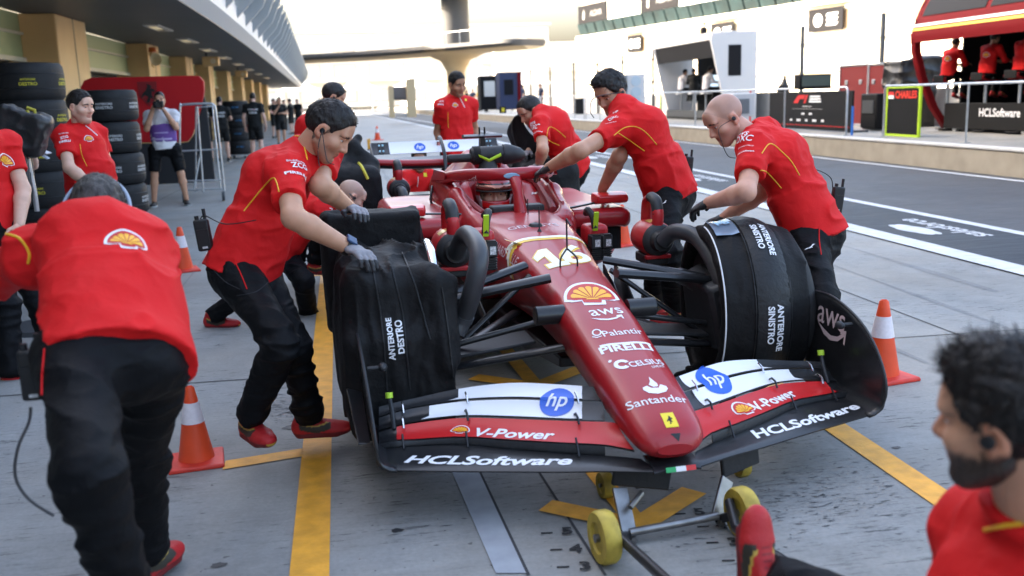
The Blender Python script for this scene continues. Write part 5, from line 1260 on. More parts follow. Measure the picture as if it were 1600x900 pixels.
def shoe_geo(res=.005):
    key = ('shoe', res)
    if key in _HC: return _HC[key]
    s = Soft(res); X = (1, 0, 0)
    s.ell((0, -.040, -.045), (.033, .040, .045)); s.seg((0, -.03, -.05), (0, .08, -.058), (.034, .036), (.043, .026), side=X, k=.02)
    s.ell((.002, .112, -.060), (.043, .062, .031), k=.03); s.seg((0, -.012, -.035), (0, -.020, .005), (.034, .040), (.036, .042), side=X, k=.02)
    s.seg((0, .02, -.02), (0, .085, -.045), (.026, .016), (.03, .012), side=X, k=.02)
    s.seg((0, -.045, -.080), (.002, .110, -.080), (.035, .016), (.044, .016), side=X, k=.012)
    s.ell((0, -.016, .012), (.029, .034, .025), k=.004, sub=True)
    s.plane((0, 0, -.088), (0, 0, -1))
    _HC[key] = s.mesh(1); return _HC[key]
def shoe_col(V, base=(.42, .012, .014), sole=(.15, .008, .010), stripe=(.035, .03, .02), gold=(.5, .33, .05), plain=False):
    c = np.tile(np.array(base, np.float32), (len(V), 1)); x, y, z = V.T
    c[z < -.066] = sole
    if not plain:
        m = (np.abs(x) > .022) & (np.abs(z-(-.030-.020*np.sin(np.clip((y+.045)/.13, 0, 1)*3.0))+.010*0) < .013) & (y > -.045) & (y < .085); c[m] = stripe
        m2 = (np.abs(x) > .022) & (np.abs(z-(-.030-.020*np.sin(np.clip((y+.045)/.13, 0, 1)*3.0))-.0145) < .0030) & (y > -.045) & (y < .085); c[m2] = gold
        c[(y > .165) & (z < -.062)] = gold
        lace = (np.abs(x) < .016) & (y > .0) & (y < .085) & (z > -.045) & (np.sin(y*420) > .2); c[lace] = np.array(base)*.55
    else:
        c[z < -.066] = (.6, .6, .6)
    return c
def frame(x, y, z): return np.array([x, y, z])
def xf(V, o, A, s=1.): return o+(V*s)@A
LEN = dict(neck=.52, head=.165, sh=.19, el=.295, wr=.26, hip=.10, kn=.43, an=.42, fing=.18)
PAR = dict(neck='pel', head='neck', shR='neck', shL='neck', elR='shR', elL='shL', wrR='elR', wrL='elL', hipR='pel', hipL='pel', knR='hipR', knL='hipL', anR='knR', anL='knL', fR='wrR', fL='wrL')
LK = dict(neck='neck', head='head', shR='sh', shL='sh', elR='el', elL='el', wrR='wr', wrL='wr', hipR='hip', hipL='hip', knR='kn', knL='kn', anR='an', anL='an', fR='fing', fL='fing')
def pose(spec, k=1., who=''):
    """joints from where they sit in the photograph: first the pelvis at its depth, then bone by bone at human bone lengths"""
    J = {'pel': dep(*spec['pel'])}
    for j in ('neck', 'head', 'shR', 'shL', 'elR', 'elL', 'wrR', 'wrL', 'fR', 'fL', 'hipR', 'hipL', 'knR', 'knL', 'anR', 'anL'):
        if j not in spec: continue
        v = spec[j]; p = J[PAR[j]]; L = LEN[LK[j]]*k*(v[3] if len(v) > 3 else 1.)
        J[j] = bone(p, v[:2], L, v[2])
        e = project(J[j]); d = math.hypot(e[0]-v[0], e[1]-v[1])
        if d > 12 and who: print('pose', who, j, 'off by %.0f px' % d)
    return J
def project(p):
    q = np.asarray(p)-CAM; t = q@CF; return 800+FPX*(q@CR)/t, 450-FPX*(q@CU)/t
def stand(base, yaw, k=1., arms='down', lean=0., bend=0.):
    """upright template; yaw: facing direction (0 = +Y, positive towards -X)"""
    f = np.array([-math.sin(yaw), math.cos(yaw), 0]); L = np.array([-math.cos(yaw), -math.sin(yaw), 0]); U = np.array([0, 0, 1.]); b = np.asarray(base, float)
    P = lambda x, y, z: b+(L*x+f*y+U*z)*k
    J = dict(pel=P(0, 0, .93), neck=P(0, -.02+lean, 1.46-.1*lean), head=P(0, .03+lean*1.3, 1.62-.12*lean), hipL=P(.09, 0, .90), hipR=P(-.09, 0, .90), knL=P(.10, .03, .49), knR=P(-.11, .02, .49), anL=P(.11, -.02, .088), anR=P(-.12, -.02, .088))
    J['shL'] = P(.185, -.02+lean, 1.40-.1*lean); J['shR'] = P(-.185, -.02+lean, 1.40-.1*lean)
    if arms == 'down': J.update(elL=P(.26, -.06+lean, 1.12), elR=P(-.26, -.06+lean, 1.12), wrL=P(.27, .05+lean*.5, .88), wrR=P(-.27, .05+lean*.5, .88), fL=P(.25, .10, .72), fR=P(-.25, .10, .72))
    elif arms == 'fold': J.update(elL=P(.27, .08, 1.14), elR=P(-.27, .08, 1.14), wrL=P(.02, .22, 1.18), wrR=P(-.02, .24, 1.13), fL=P(-.14, .18, 1.22), fR=P(.14, .2, 1.14))
    elif arms == 'face': J.update(elL=P(.27, .08, 1.14), elR=P(-.24, .14, 1.16), wrL=P(.02, .22, 1.16), wrR=P(-.06, .20, 1.42), fL=P(-.14, .2, 1.18), fR=P(0, .16, 1.55))
    elif arms == 'camera': J.update(elL=P(.20, .14, 1.20), elR=P(-.22, .14, 1.20), wrL=P(.06, .24, 1.47), wrR=P(-.09, .20, 1.52), fL=P(-.02, .20, 1.58), fR=P(-.05, .16, 1.64))
    elif arms == 'work': J.update(elL=P(.26, .10, 1.15), elR=P(-.26, .10, 1.15), wrL=P(.16, .32, 1.12), wrR=P(-.16, .32, 1.12), fL=P(.12, .48, 1.10), fR=P(-.12, .48, 1.10))
    elif arms == 'hips': J.update(elL=P(.36, -.10, 1.14), elR=P(-.36, -.10, 1.14), wrL=P(.20, .05, 1.0), wrR=P(-.20, .05, 1.0), fL=P(.10, .13, .98), fR=P(-.10, .13, .98))
    J['face'] = f*.98+U*-.15; J['toeL'] = f+L*.15; J['toeR'] = f-L*.15
    return J
def sit(base, yaw, k=1., reach=.35):
    f = np.array([-math.sin(yaw), math.cos(yaw), 0]); L = np.array([-math.cos(yaw), -math.sin(yaw), 0]); U = np.array([0, 0, 1.]); b = np.asarray(base, float)
    P = lambda x, y, z: b+(L*x+f*y+U*z)*k
    J = dict(pel=P(0, 0, .09), neck=P(0, .10, .60), head=P(0, .17, .75), shL=P(.185, .10, .55), shR=P(-.185, .10, .55), elL=P(.25, .20, .30), elR=P(-.25, .20, .30), wrL=P(.16, .42, .30), wrR=P(-.16, .42, .30), fL=P(.12, .58, .29), fR=P(-.12, .58, .29),
             hipL=P(.09, .02, .07), hipR=P(-.09, .02, .07), knL=P(.13, .43, .05), knR=P(-.13, .43, .05), anL=P(.11, .36, -.36), anR=P(-.11, .36, -.36))
    J['face'] = f-.2*U; J['toeL'] = f-U*.3; J['toeR'] = f-U*.3; return J
def human(lab, J, group=None, skin='tan', hair='short', hairm=None, top=None, sleeve=.60, bottom=None, shorts=False, shoes='red', glove=None, curl=(.45, .45), palmR=None, palmL=None, fat=0., beard=0., q=1., k=1., seed=1, tuck=False, legs=True, sleevem=None, toph=0., stubble=0., bend=.035, hd=True, hemlen=.045, brow=True):
    """one person: a single skin body (head, arms, trunk, bare legs) with clothes, hair and shoes as parts; q scales the mesh fineness"""
    top = top or M_SHIRT; bottom = bottom or M_TROU; hairm = hairm or M_HAIR
    J = {a: np.asarray(b, float) for a, b in J.items()}
    org = np.array([J['pel'][0], J['pel'][1], min(J['anL'][2], J['anR'][2])-.088 if 'anL' in J else J['pel'][2]])
    S = nrm(J['shL']-J['shR']); up = nrm(J['neck']-J['pel']); S = nrm(S-up*(S@up)); Fr = nrm(np.cross(S, up))
    HS = nrm(J['hipL']-J['hipR']) if 'hipL' in J else S
    fwd = nrm(J['face']); hu = nrm(J['head']-J['neck']); hu = J.get('headup', None) if J.get('headup', None) is not None else nrm(np.array([0, 0, 1.])*.6+hu*.4); hx = nrm(np.cross(fwd, hu)); hu = nrm(np.cross(hx, fwd)); HA = frame(hx, fwd, hu); hk = .97*k
    sk = np.array(SKINS[skin])
    # --- skin body
    s = Soft(.0075/q if q > .6 else .013)
    a_ = .014 if True else 0
    s.seg(J['neck']-up*.05, J['head']-hu*.035-fwd*.020, (.060*k, .058*k), (.052*k, .055*k), side=hx, k=.03)
    s.seg(J['pel'], J['neck']-up*.10, (.13*k, .085*k), (.13*k, .08*k), side=S, k=.04); s.seg(J['shR'], J['shL'], .048*k, k=.04)
    for e in 'RL':
        sh, el, wr = J['sh'+e], J['el'+e], J['wr'+e]; m_ = el+(wr-el)*.28
        s.seg(sh, el, .050*k, .042*k, k=.02); s.seg(el, m_, .043*k, .0455*k, k=.02); s.seg(m_, wr, .0455*k, (.030*k), k=.015)
    if legs and shorts:
        for e in 'RL':
            hp, kn, an = J['hip'+e], J['kn'+e], J['an'+e]; cf_ = kn+(an-kn)*.3; bk = -nrm(np.cross(nrm(an-kn), HS))*.0
            s.seg(hp, kn, .075*k, .056*k, k=.03); s.seg(kn, cf_, .054*k, .058*k, k=.02); s.seg(cf_, an, .058*k, .036*k, k=.02)
    V, Q = s.mesh(1); n0 = len(V); C0 = np.tile(sk, (n0, 1)); Vs = [V]; Qs = [Q]; Cs = [C0]
    if hd:
        hv, hq = head_geo(.0042 if q > .6 else .008, fat); x, y, z = hv.T
        c = np.tile(sk, (len(hv), 1)).astype(np.float32)
        c[(np.abs(x) < .05) & (y > .05) & (z < .02)] *= np.array([1.05, .96, .95])
        hm = hairmask(hv)
        if hair is not None: hc = np.array(hairm.diffuse_color[:3]); c[hm] = c[hm]*.25+hc*.75 if hair != 'bald' else c[hm]*.70+.02
        jaw = ((z < -.035) & (y > -.02) & ~((np.abs(x) < .014) & (z > -.05))) | ((z < -.028) & (np.abs(x) > .05) & (y > 0)) ; jaw &= ~((np.abs(z+.060) < .010) & (np.abs(x) < .022) & (y > .07))
        jaw |= (np.abs(z+.044) < .006) & (np.abs(x) < .026) & (y > .08)
        if beard:
            ln = np.where(y > .02, -.036-.25*np.clip(.05-np.abs(x), -.02, .03), -.02+(y+.0)*-.3)
            jm = np.clip((ln-z)/.016+.9*(vnoise(hv.astype(np.float32), 260, 5)-.5), 0, 1)*(y > -.030)
            jm *= 1-np.clip(1-np.hypot((z+.062)/.014, x/.030), 0, 1)*(y > .07)
            jm = np.maximum(jm, np.clip(1.2-np.abs(z+.044)/.006, 0, 1)*(np.abs(x) < .030)*(y > .075)); jm = (jm*beard)[:, None]
            c = c*(1-jm)+np.array([.020, .016, .014])*jm
        lips = (np.abs(z+.0605) < .0125) & (np.abs(x) < .0235) & (y > .078); c[lips] = sk*np.array([.82, .55, .55])
        if brow:
            br = (np.abs(z-(.029-.25*np.maximum(np.abs(x)-.035, 0))) < .0048) & (np.abs(x) > .012) & (np.abs(x) < .052) & (y > .055); c[br] = np.array([.03, .022, .018])
        c[(np.abs(x) > .078) & (np.abs(z) < .04)] *= np.array([1.05, .88, .85])
        Vs.append(xf(hv, J['head'], HA, hk)); Qs.append(hq+n0); Cs.append(c); n0 += len(hv)
    hands = []
    for e, cu_r in (('R', curl[0]), ('L', curl[1])):
        d = nrm(J['f'+e]-J['wr'+e]) if 'f'+e in J else nrm(J['wr'+e]-J['el'+e])
        pn = {'R': palmR, 'L': palmL}[e]; dn = nrm(J['wr'+e]-J['sh'+e]) if pn is None else np.asarray(pn, float)
        if pn is None: dn = np.array([0, 0, 1.])+S*(.8 if e == 'L' else -.8)
        dn = nrm(dn-d*(dn@d)); tx = np.cross(d, dn)*(1 if e == 'L' else -1)
        g_ = glove is not None
        gv, gq = hand_geo(round(cu_r, 2), .0034 if q > .6 else .006, 1.10 if g_ else 1.)
        if np.linalg.det(frame(tx, d, dn)) < 0: gq = gq[:, ::-1]
        hv = xf(gv, J['wr'+e]+d*.012, frame(tx, d, dn), k)
        if g_: hands.append((hv, gq, gv))
        else: Vs.append(hv); Qs.append(gq+n0); Cs.append(np.tile(sk*np.array([1, .95, .93]), (len(hv), 1))); n0 += len(hv)
    me_c = np.concatenate(Cs)
    o = soft_obj('person', np.concatenate(Vs), np.concatenate(Qs), M_SKIN, None, org, me_c); o.location = org; tag(o, lab, 'person', group)
    P = {}
    if hd:
        eb = MB(); ib = MB()
        for sg in (-1, 1):
            c = J['head']+(hx*sg*.031+fwd*.0722+hu*.0065)*hk
            eb.lathe([(.0122*math.sin(t), -.0122*math.cos(t)) for t in np.linspace(.01, math.pi-.01, 9)], c, axis=fwd, n=14); ib.lathe([(.0068, 0), (.005, .0015), (0, .0018)], c+fwd*.0110, axis=fwd, n=12)
        eo = eb.build('eyes', M_EYE, o, org=org); ib.build('iris', M_IRIS, eo, org=org)
        if hair not in (None, 'bald'):
            v, f = hair_geo(hair, .0045 if q > .6 else .008, seed)
            if q > .6: v, f = strands(v, f, hair, seed)
            P['hair'] = soft_obj('hair', xf(v, J['head'], HA, hk), f, hairm, o, org)
        if beard > .8:
            hv0, hq0 = head_geo(.0042, fat); fc = hv0[hq0].mean(1); fx, fy, fz = fc.T
            sel = (fz < np.where(fy > .02, -.040, -.022)) & (fy > -.022) & (fz > -.122) & ~((np.hypot((fz+.062)/.014, fx/.030) < 1) & (fy > .07)); sel |= (np.abs(fz+.044) < .006) & (np.abs(fx) < .03) & (fy > .08)
            bv, bf = strands(hv0, hq0[sel], 'crew', seed+7, 2600); bv, bf = bv[len(hv0):], bf[len(hq0[sel]):]-len(hv0)
            soft_obj('beard', xf(bv, J['head'], HA, hk), bf, hairm, o, org)
    for (hv, gq, gv) in hands:
        cc = np.tile(np.array([.22, .21, .225]) if glove == 'grey' else np.array([.02, .02, .021]), (len(gv), 1)).astype(np.float32)
        if glove == 'grey': cc[(gv[:, 2] < -.016) | (gv[:, 1] > .135)] = (.03, .03, .032)
        P.setdefault('gloves', []).append(soft_obj('glove', hv, gq, M_GLOVE, o, org, cc))
    # --- shirt
    rs = .0075/q if q > .6 else .014
    s = Soft(rs); f = 1+.0*fat; bel = fat*.06
    back = -Fr*bend
    hem = J['pel']-nrm(up*.8+nrm(J['pel']-(J['knL']+J['knR'])/2)*.2)*hemlen*k if 'knL' in J else J['pel']-up*hemlen*k
    w1 = J['pel']+(J['neck']-J['pel'])*.38+back*.8; w2 = J['pel']+(J['neck']-J['pel'])*.72+back*1.1; w3 = J['neck']-up*.035
    s.seg(hem, w1, (.192*k*f, (.150+bel)*k), (.170*k*f, (.122+bel*1.1)*k), side=nrm(HS+S), flat=True, k=.05)
    s.seg(J['pel']+(w1-J['pel'])*.6, w2, (.166*k*f, (.120+bel)*k), (.180*k, (.128+bel*.3)*k), side=S, k=.05); s.seg(w2, w3, (.178*k, .122*k), (.105*k, .078*k), side=S, k=.05)
    if bel: s.ell(w1+Fr*.06, (.13, .13, .13), k=.06)
    s.seg(J['shR'], J['shL'], .064*k, k=.05); s.seg(J['neck']-up*.01, J['shR']*.75+J['neck']*.25, .055*k, .06*k, k=.04); s.seg(J['neck']-up*.01, J['shL']*.75+J['neck']*.25, .055*k, .06*k, k=.04)
    for e in 'RL':
        sh, el, wr = J['sh'+e], J['el'+e], J['wr'+e]
        if sleeve <= 1: s.seg(sh, sh+(el-sh)*sleeve, .071*k, .064*k, flat=True, k=.035); s.ell(sh, np.array([.070, .070, .070])*k, k=.04)
        else: s.seg(sh, el, .070*k, .056*k, k=.03); s.seg(el, el+(wr-el)*.93, .056*k, .043*k, flat=True, k=.02)
    nb = J['neck']+hu*.0-up*.02
    s.seg(nb, J['neck']+nrm(J['head']-J['neck'])*.052*k, (.076*k, .074*k), (.068*k, .066*k), side=hx, flat=True, k=.02); s.seg(J['neck']-up*.01, J['neck']+nrm(J['head']-J['neck'])*.11*k, (.060*k, .058*k), (.060*k, .060*k), side=hx, flat=True, k=.004, sub=True)
    s.disp = folds(.013*k, (8, 8, 11), seed+40)
    V, Q = s.mesh(1); P['shirt'] = soft_obj('shirt', V, Q, top, o, org)
    # --- trousers or shorts
    if legs:
        s = Soft(rs); s.seg(J['pel']+up*.07*k, J['pel']-up*.05*k, (.142*k, (.098+bel*.7)*k), (.158*k, .114*k), side=HS, k=.04)
        s.seg(J['hipR']-0, J['hipL']-0,   .090*k, k=.05)
        for e in 'RL':
            hp, kn, an = J['hip'+e], J['kn'+e], J['an'+e]
            if shorts: s.seg(hp, hp+(kn-hp)*.86, .098*k, .086*k, flat=True, k=.04)
            else:
                s.seg(hp, kn, .089*k, .067*k, k=.045); s.seg(kn, an+(kn-an)*.02, .069*k, .058*k, flat=True, k=.035); s.ell(an+(kn-an)*.10, np.array([.064, .064, .05])*k, k=.03)
        f1 = folds(.014*k, (7, 7, 17), seed+60); s.disp = f1
        V, Q = s.mesh(1); P['trousers'] = soft_obj('shorts' if shorts else 'trousers', V, Q, bottom, o, org)
        for e in 'RL':
            v, f_ = shoe_geo(.005 if q > .6 else .009); t = J['toe'+e]; t = nrm(t); uz = J.get('soleup'+e, np.array([0, 0, 1.])); x = nrm(np.cross(t, uz)); uz = np.cross(x, t)
            col = shoe_col(v) if shoes == 'red' else shoe_col(v, (.02, .02, .02), plain=True)
            P['shoe'+e] = soft_obj('shoe', xf(v, J['an'+e], frame(x, t, uz), k*1.04), f_, M_SHOE, o, org, col)
    o['_'] = 0; del o['_']
    P['o'] = o; P['org'] = org; P['J'] = J; P['S'] = surf_of([P['shirt']], Matrix.Translation(org)); P['HA'] = HA; P['up'] = up; P['Fr'] = Fr; P['side'] = S
    if legs: P['T'] = surf_of([P['trousers']], Matrix.Translation(org))
    return P
def shirt_text(P, s, a, b, bold=.01, hs=1., shear=0., m=None): decal(P['S'], text2d(s, bold, shear), a, b, 'lettering', m or M_WHITE, P['shirt'], org=P['org'], hs=hs, off=.003)
def piping(P, pts, r=.0028, m=None): stroke(P['S'], pts, r, 'piping', m or M_PIPE, P['shirt'], org=P['org'], off=.001, n=30)
def shirt_badge(P, c, w_, slope=0): scallop(P['S'], c, w_, P['shirt'], None, P['org'], slope)
def leg_line(P, pts): stroke(P['T'], pts, .0025, 'red_piping', M_SHIRT, P['trousers'], org=P['org'], off=.001)
CAT = poly2d([(-1, -.35), (-.55, -.05), (-.1, .0), (.35, .35), (.75, .75), (1, .72), (.8, .4), (.5, .12), (.62, -.2), (.35, -.1), (.05, -.25), (-.25, -.2), (-.6, -.35)])
def leap_mark(P, a, b): decal(P['T'], CAT, a, b, 'emblem', M_WHITE, P['trousers'], org=P['org'], off=.003)
def pocket(P, pts): stroke(P['T'], pts, .0018, 'pocket_seam', mat('seam_grey', (.02, .02, .023), .6), P['trousers'], org=P['org'], off=.0005)
def radio(lab_px, d, P, tilt=(0, 0, 1), lab='', ant=True):
    c = dep(lab_px[0], lab_px[1], d); t = empty('belt_radio', lab, 'radio', c); z = nrm(tilt); x = nrm(np.cross([0, 1., 0], z)); y = np.cross(z, x); Mx = np.array([x, y, z]).T
    MB().box((0, 0, 0), (.06, .034, .13), M=Mx).build('case', M_RADIO, t, bevel=.008); MB().cyl(z*.06+x*.018, z*.105+x*.018, .007, n=8).build('antenna', M_RADIO, t); MB().cyl(z*.06-x*.014, z*.08-x*.014, .009, n=10).build('knob', M_RADIO, t)
    MB().box(y*-.019-z*.01, (.045, .004, .07), M=Mx).build('clip', M_BLKV, t); MB().box(y*-.0185-z*.045, (.02, .003, .018), M=Mx).build('label', M_LAB, t); return t
def ear_cable(P, side, pts, name='ear_cable'):
    """thin lead from the ear bud along the given pixels"""
    J = P['J']; hx, fwd, hu = P['HA']; e = J['head']+hx*side*.084; o = P['o']
    MB().lathe([(0, -.006), (.009, -.004), (.011, .004), (0, .010)], e, axis=hx*side, n=12).build('ear_bud', M_RADIO, o, org=P['org'])
    t0 = (e-CAM)@CF; Pp = [e+hx*side*.008+(.0)*hu]+[dep(x, y, t0-.0+dt) for x, y, dt in pts]
    MB().tube(spline(Pp, 24), .0018, 5).build(name, M_RADIO, o, org=P['org'])
# ---------------------------------------------------------------- the mechanics round the car
CREW = 'red-shirted crew round the car'
# dark-haired mechanic pressing the blanket on the near front wheel
J = pose(dict(pel=(383, 412, 3.98), neck=(476, 226, 1), head=(511, 205, -1), shR=(447, 268, -1), shL=(505, 236, 1), elR=(458, 340, -1), wrR=(545, 387, 1), elL=(500, 290, -1), wrL=(546, 325, 1), fR=(592, 405, -1), fL=(574, 330, -1),
              hipR=(368, 426, -1), hipL=(402, 424, 1), knR=(440, 535, -1), anR=(392, 652, 1), knL=(457, 540, -1), anL=(484, 650, 1)), 1., 'pressing')
J['face'] = nrm([.78, -.18, -.60]); J['toeR'] = nrm([.45, -.75, 0]); J['toeL'] = nrm([1, -.02, 0]); J['headup'] = nrm([.55, -.05, .85])
PA = human('dark-haired mechanic leaning over the near front wheel, grey gloves on its blanket', J, CREW, 'tan', 'short', glove='grey', curl=(.55, .45), palmR=(.35, -.25, .9), palmL=(.3, -.1, 1), beard=.35, seed=3, q=1.3, sleeve=.66)
shirt_text(PA, 'Bitdefender', (450, 249), (478, 254), 0, hs=.8); shirt_text(PA, 'ZCG', (457, 256), (480, 262), .015); shirt_text(PA, 'PIRELLI', (450, 265), (480, 277), .03, hs=.8)
piping(PA, [(381, 330), (405, 300), (425, 279), (432, 284), (436, 300)]); piping(PA, [(438, 215), (468, 213), (474, 225), (480, 250)])
pocket(PA, [(330, 418), (352, 440), (375, 452)]); pocket(PA, [(370, 462), (400, 456), (420, 440)]); leg_line(PA, [(365, 405), (375, 425), (386, 452)])
# his radio, lead and watch
radio((318, 367), 3.85, PA, (-.10, 0, 1), 'black belt radio on the hip of the dark-haired mechanic')
MB().tube(spline([dep(312, 345, 3.85), dep(320, 337, 3.8), dep(352, 350, 3.72), dep(400, 344, 3.66)], 20), .0025, 6).build('radio_lead', M_RADIO, PA['o'], org=PA['org'])
d_ = nrm(PA['J']['fR']-PA['J']['wrR']); fa = nrm(PA['J']['wrR']-PA['J']['elR']); wp = PA['J']['wrR']-fa*.012
MB().lathe([(.034, -.012), (.037, -.012), (.037, .012), (.034, .012)], wp, axis=fa, n=20, close=True).build('watch_strap', M_RADIO, PA['o'], org=PA['org'])
nz = nrm(np.array([.1, -.5, .9])-fa*(np.array([.1, -.5, .9])@fa)); wf = MB().box(wp+nz*.038, (.046, .042, .012), M=np.array([fa, np.cross(nz, fa), nz]).T).build('watch_face', mat('watch_glass', (.02, .05, .12), .1), PA['o'], org=PA['org'], bevel=.004)
ear_cable(PA, 1, [(498, 225, -.02), (497, 245, -.02), (499, 260, -.02)]); ear_cable(PA, 1, [(507, 230, -.03), (512, 252, -.04), (522, 257, -.05)], 'microphone_lead')
# bald mechanic at the far front wheel
J = pose(dict(pel=(1268, 358, 4.62), neck=(1172, 196, -1), head=(1126, 183, 1), shL=(1178, 232, -1), shR=(1195, 208, 1), elL=(1166, 300, -1), wrL=(1108, 317, 1), elR=(1188, 318, -1), wrR=(1132, 340, 1), fL=(1068, 332, 1), fR=(1090, 350, 1),
              hipL=(1262, 372, -1), hipR=(1284, 366, 1), knL=(1285, 470, -1), anL=(1290, 560, 1), knR=(1262, 468, -1), anR=(1262, 548, 1)), 1.02, 'bald')
J['face'] = nrm([-.80, -.12, -.52]); J['headup'] = nrm([-.55, 0, .83]); J['toeL'] = nrm([-1, -.1, 0]); J['toeR'] = nrm([-1, .1, 0])
PB = human('bald mechanic bending over the far front wheel, black gloves on its blanket', J, CREW, 'ruddy', 'bald', glove='black', curl=(.7, .55), palmL=(0, -.6, .8), palmR=(0, -.3, 1), seed=5, q=1.3, sleeve=.64, stubble=.2)
for t_, a, b, bo, h_ in (('aws', (1152, 203), (1167, 199), .004, 1), ('DXC', (1150, 219), (1171, 213), .012, 1.1), ('RICHARD MILLE', (1152, 231), (1175, 226), 0, .9), ('HCLSoftware', (1152, 240), (1176, 233), .02, .9)): shirt_text(PB, t_, a, b, bo, h_)
piping(PB, [(1190, 240), (1200, 226), (1208, 226), (1220, 236), (1236, 252), (1249, 274)]); piping(PB, [(1188, 266), (1198, 269), (1210, 281), (1221, 294)])
leap_mark(PB, (1257, 388), (1273, 384)); pocket(PB, [(1240, 372), (1250, 392), (1252, 410)]); leg_line(PB, [(1280, 352), (1280, 375), (1283, 398)])
radio((1308, 312), 4.72, PB, (.12, 0, 1), 'black belt radio with a short aerial on the hip of the bald mechanic')
MB().tube(spline([dep(1195, 255, 4.45), dep(1240, 258, 4.5), dep(1278, 266, 4.6), dep(1298, 278, 4.68), dep(1301, 295, 4.72)], 22), .0025, 6).build('radio_lead', M_RADIO, PB['o'], org=PB['org'])
MB().box(dep(1194, 254, 4.43), (.05, .02, .035)).build('talk_switch', M_RADIO, PB['o'], org=PB['org'], bevel=.008)
ear_cable(PB, -1, [(1124, 200, -.02), (1127, 220, -.03), (1137, 243, -.02), (1149, 247, .0)])
# mechanic reaching across to the halo
J = pose(dict(pel=(1046, 296, 5.42), neck=(974, 168, -1), head=(956, 146, 1), shL=(962, 204, -1), shR=(985, 190, 1), elL=(906, 236, -1, 1.02), wrL=(858, 262, 1), elR=(968, 244, -1), wrR=(942, 294, 1), fL=(832, 274, 1), fR=(934, 316, 1),
              hipL=(1040, 306, -1), hipR=(1056, 302, 1), knL=(1045, 398, -1), anL=(1058, 480, 1), knR=(1028, 395, -1), anR=(1020, 470, 1)), 1.03, 'reach')
J['face'] = nrm([-.70, -.45, -.42]); J['headup'] = nrm([-.25, -.10, .95]); J['toeL'] = nrm([-1, -.3, 0]); J['toeR'] = nrm([-1, -.1, 0])
PC = human('mechanic with dark swept hair reaching one arm across to the halo', J, CREW, 'tan', 'full', glove=None, curl=(.4, .35), palmL=(-.2, -.4, .9), palmR=(-.6, -.6, .3), beard=.25, seed=8, q=1.3, sleeve=.50)
for t_, a, b, bo, h_ in (('HP', (958, 177), (966, 174), .01, 1), ('DXC', (951, 187), (965, 181), .012, 1.1), ('RICHARD MILLE', (946, 194), (963, 190), 0, 1)): shirt_text(PC, t_, a, b, bo, h_)
leap_mark(PC, (1033, 318), (1042, 315))
piping(PC, [(959, 212), (975, 200), (992, 198), (1008, 206), (1026, 226)]); piping(PC, [(966, 208), (985, 220), (1007, 236)])
gl = hand_geo(.35, .0034, 1.14); d = nrm(PC['J']['fL']-PC['J']['wrL']); dn = np.array([-.2, -.4, .9]); dn = nrm(dn-d*(dn@d)); tx = np.cross(d, dn)
soft_obj('glove', xf(gl[0], PC['J']['wrL']+d*.012, frame(tx, d, dn), 1.03), gl[1] if np.linalg.det(frame(tx, d, dn)) > 0 else gl[1][:, ::-1], M_GLOVE, PC['o'], PC['org'], np.tile(np.array([.05, .05, .052]), (len(gl[0]), 1)))
radio((1074, 262), 5.5, PC, (.1, 0, 1), 'black belt radio on the back hip of the mechanic reaching for the halo')
ear_cable(PC, -1, [(956, 160, -.02), (955, 172, -.03), (957, 180, -.02)])
MB().tube(spline([PC['J']['head']+PC['HA'][0]*-.085, dep(930, 152, 5.2), dep(922, 172, 5.16), dep(928, 184, 5.12)], 16), .0024, 6).build('microphone_boom', M_RADIO, PC['o'], org=PC['org'])
# mechanic at the far rear wheel
J = pose(dict(pel=(892, 256, 7.75), neck=(846, 178, -1), head=(829, 174, 1), shL=(845, 194, -1), shR=(862, 184, 1), elL=(848, 234, -1), wrL=(842, 258, 1), elR=(838, 222, 1), wrR=(826, 238, -1), fL=(836, 268, -1), fR=(812, 242, -1),
              hipL=(884, 268, -1), hipR=(900, 264, 1), knL=(890, 335, -1), anL=(897, 402, 1), knR=(876, 332, -1), anR=(880, 398, 1)), 1., 'rear')
J['face'] = nrm([-.80, -.30, -.52]); J['headup'] = nrm([-.5, -.1, .85]); J['toeL'] = nrm([-1, -.3, 0]); J['toeR'] = nrm([-1, 0, 0])
PD = human('short-haired mechanic crouching over the far rear wheel with grey gloves', J, CREW, 'tan', 'crew', glove='grey', curl=(.5, .5), beard=.45, seed=9, q=.85)
for t_, a, b, bo, h_ in (('aws', (828, 194), (836, 191), .01, 1), ('DXC', (829, 200), (840, 197), .012, 1.1), ('HCLSoftware', (832, 208), (845, 204), .02, 1)): shirt_text(PD, t_, a, b, bo, h_)
piping(PD, [(854, 215), (858, 199), (870, 203), (884, 215)]); piping(PD, [(856, 218), (864, 223), (874, 227)]); leg_line(PD, [(899, 248), (896, 262), (893, 278)])
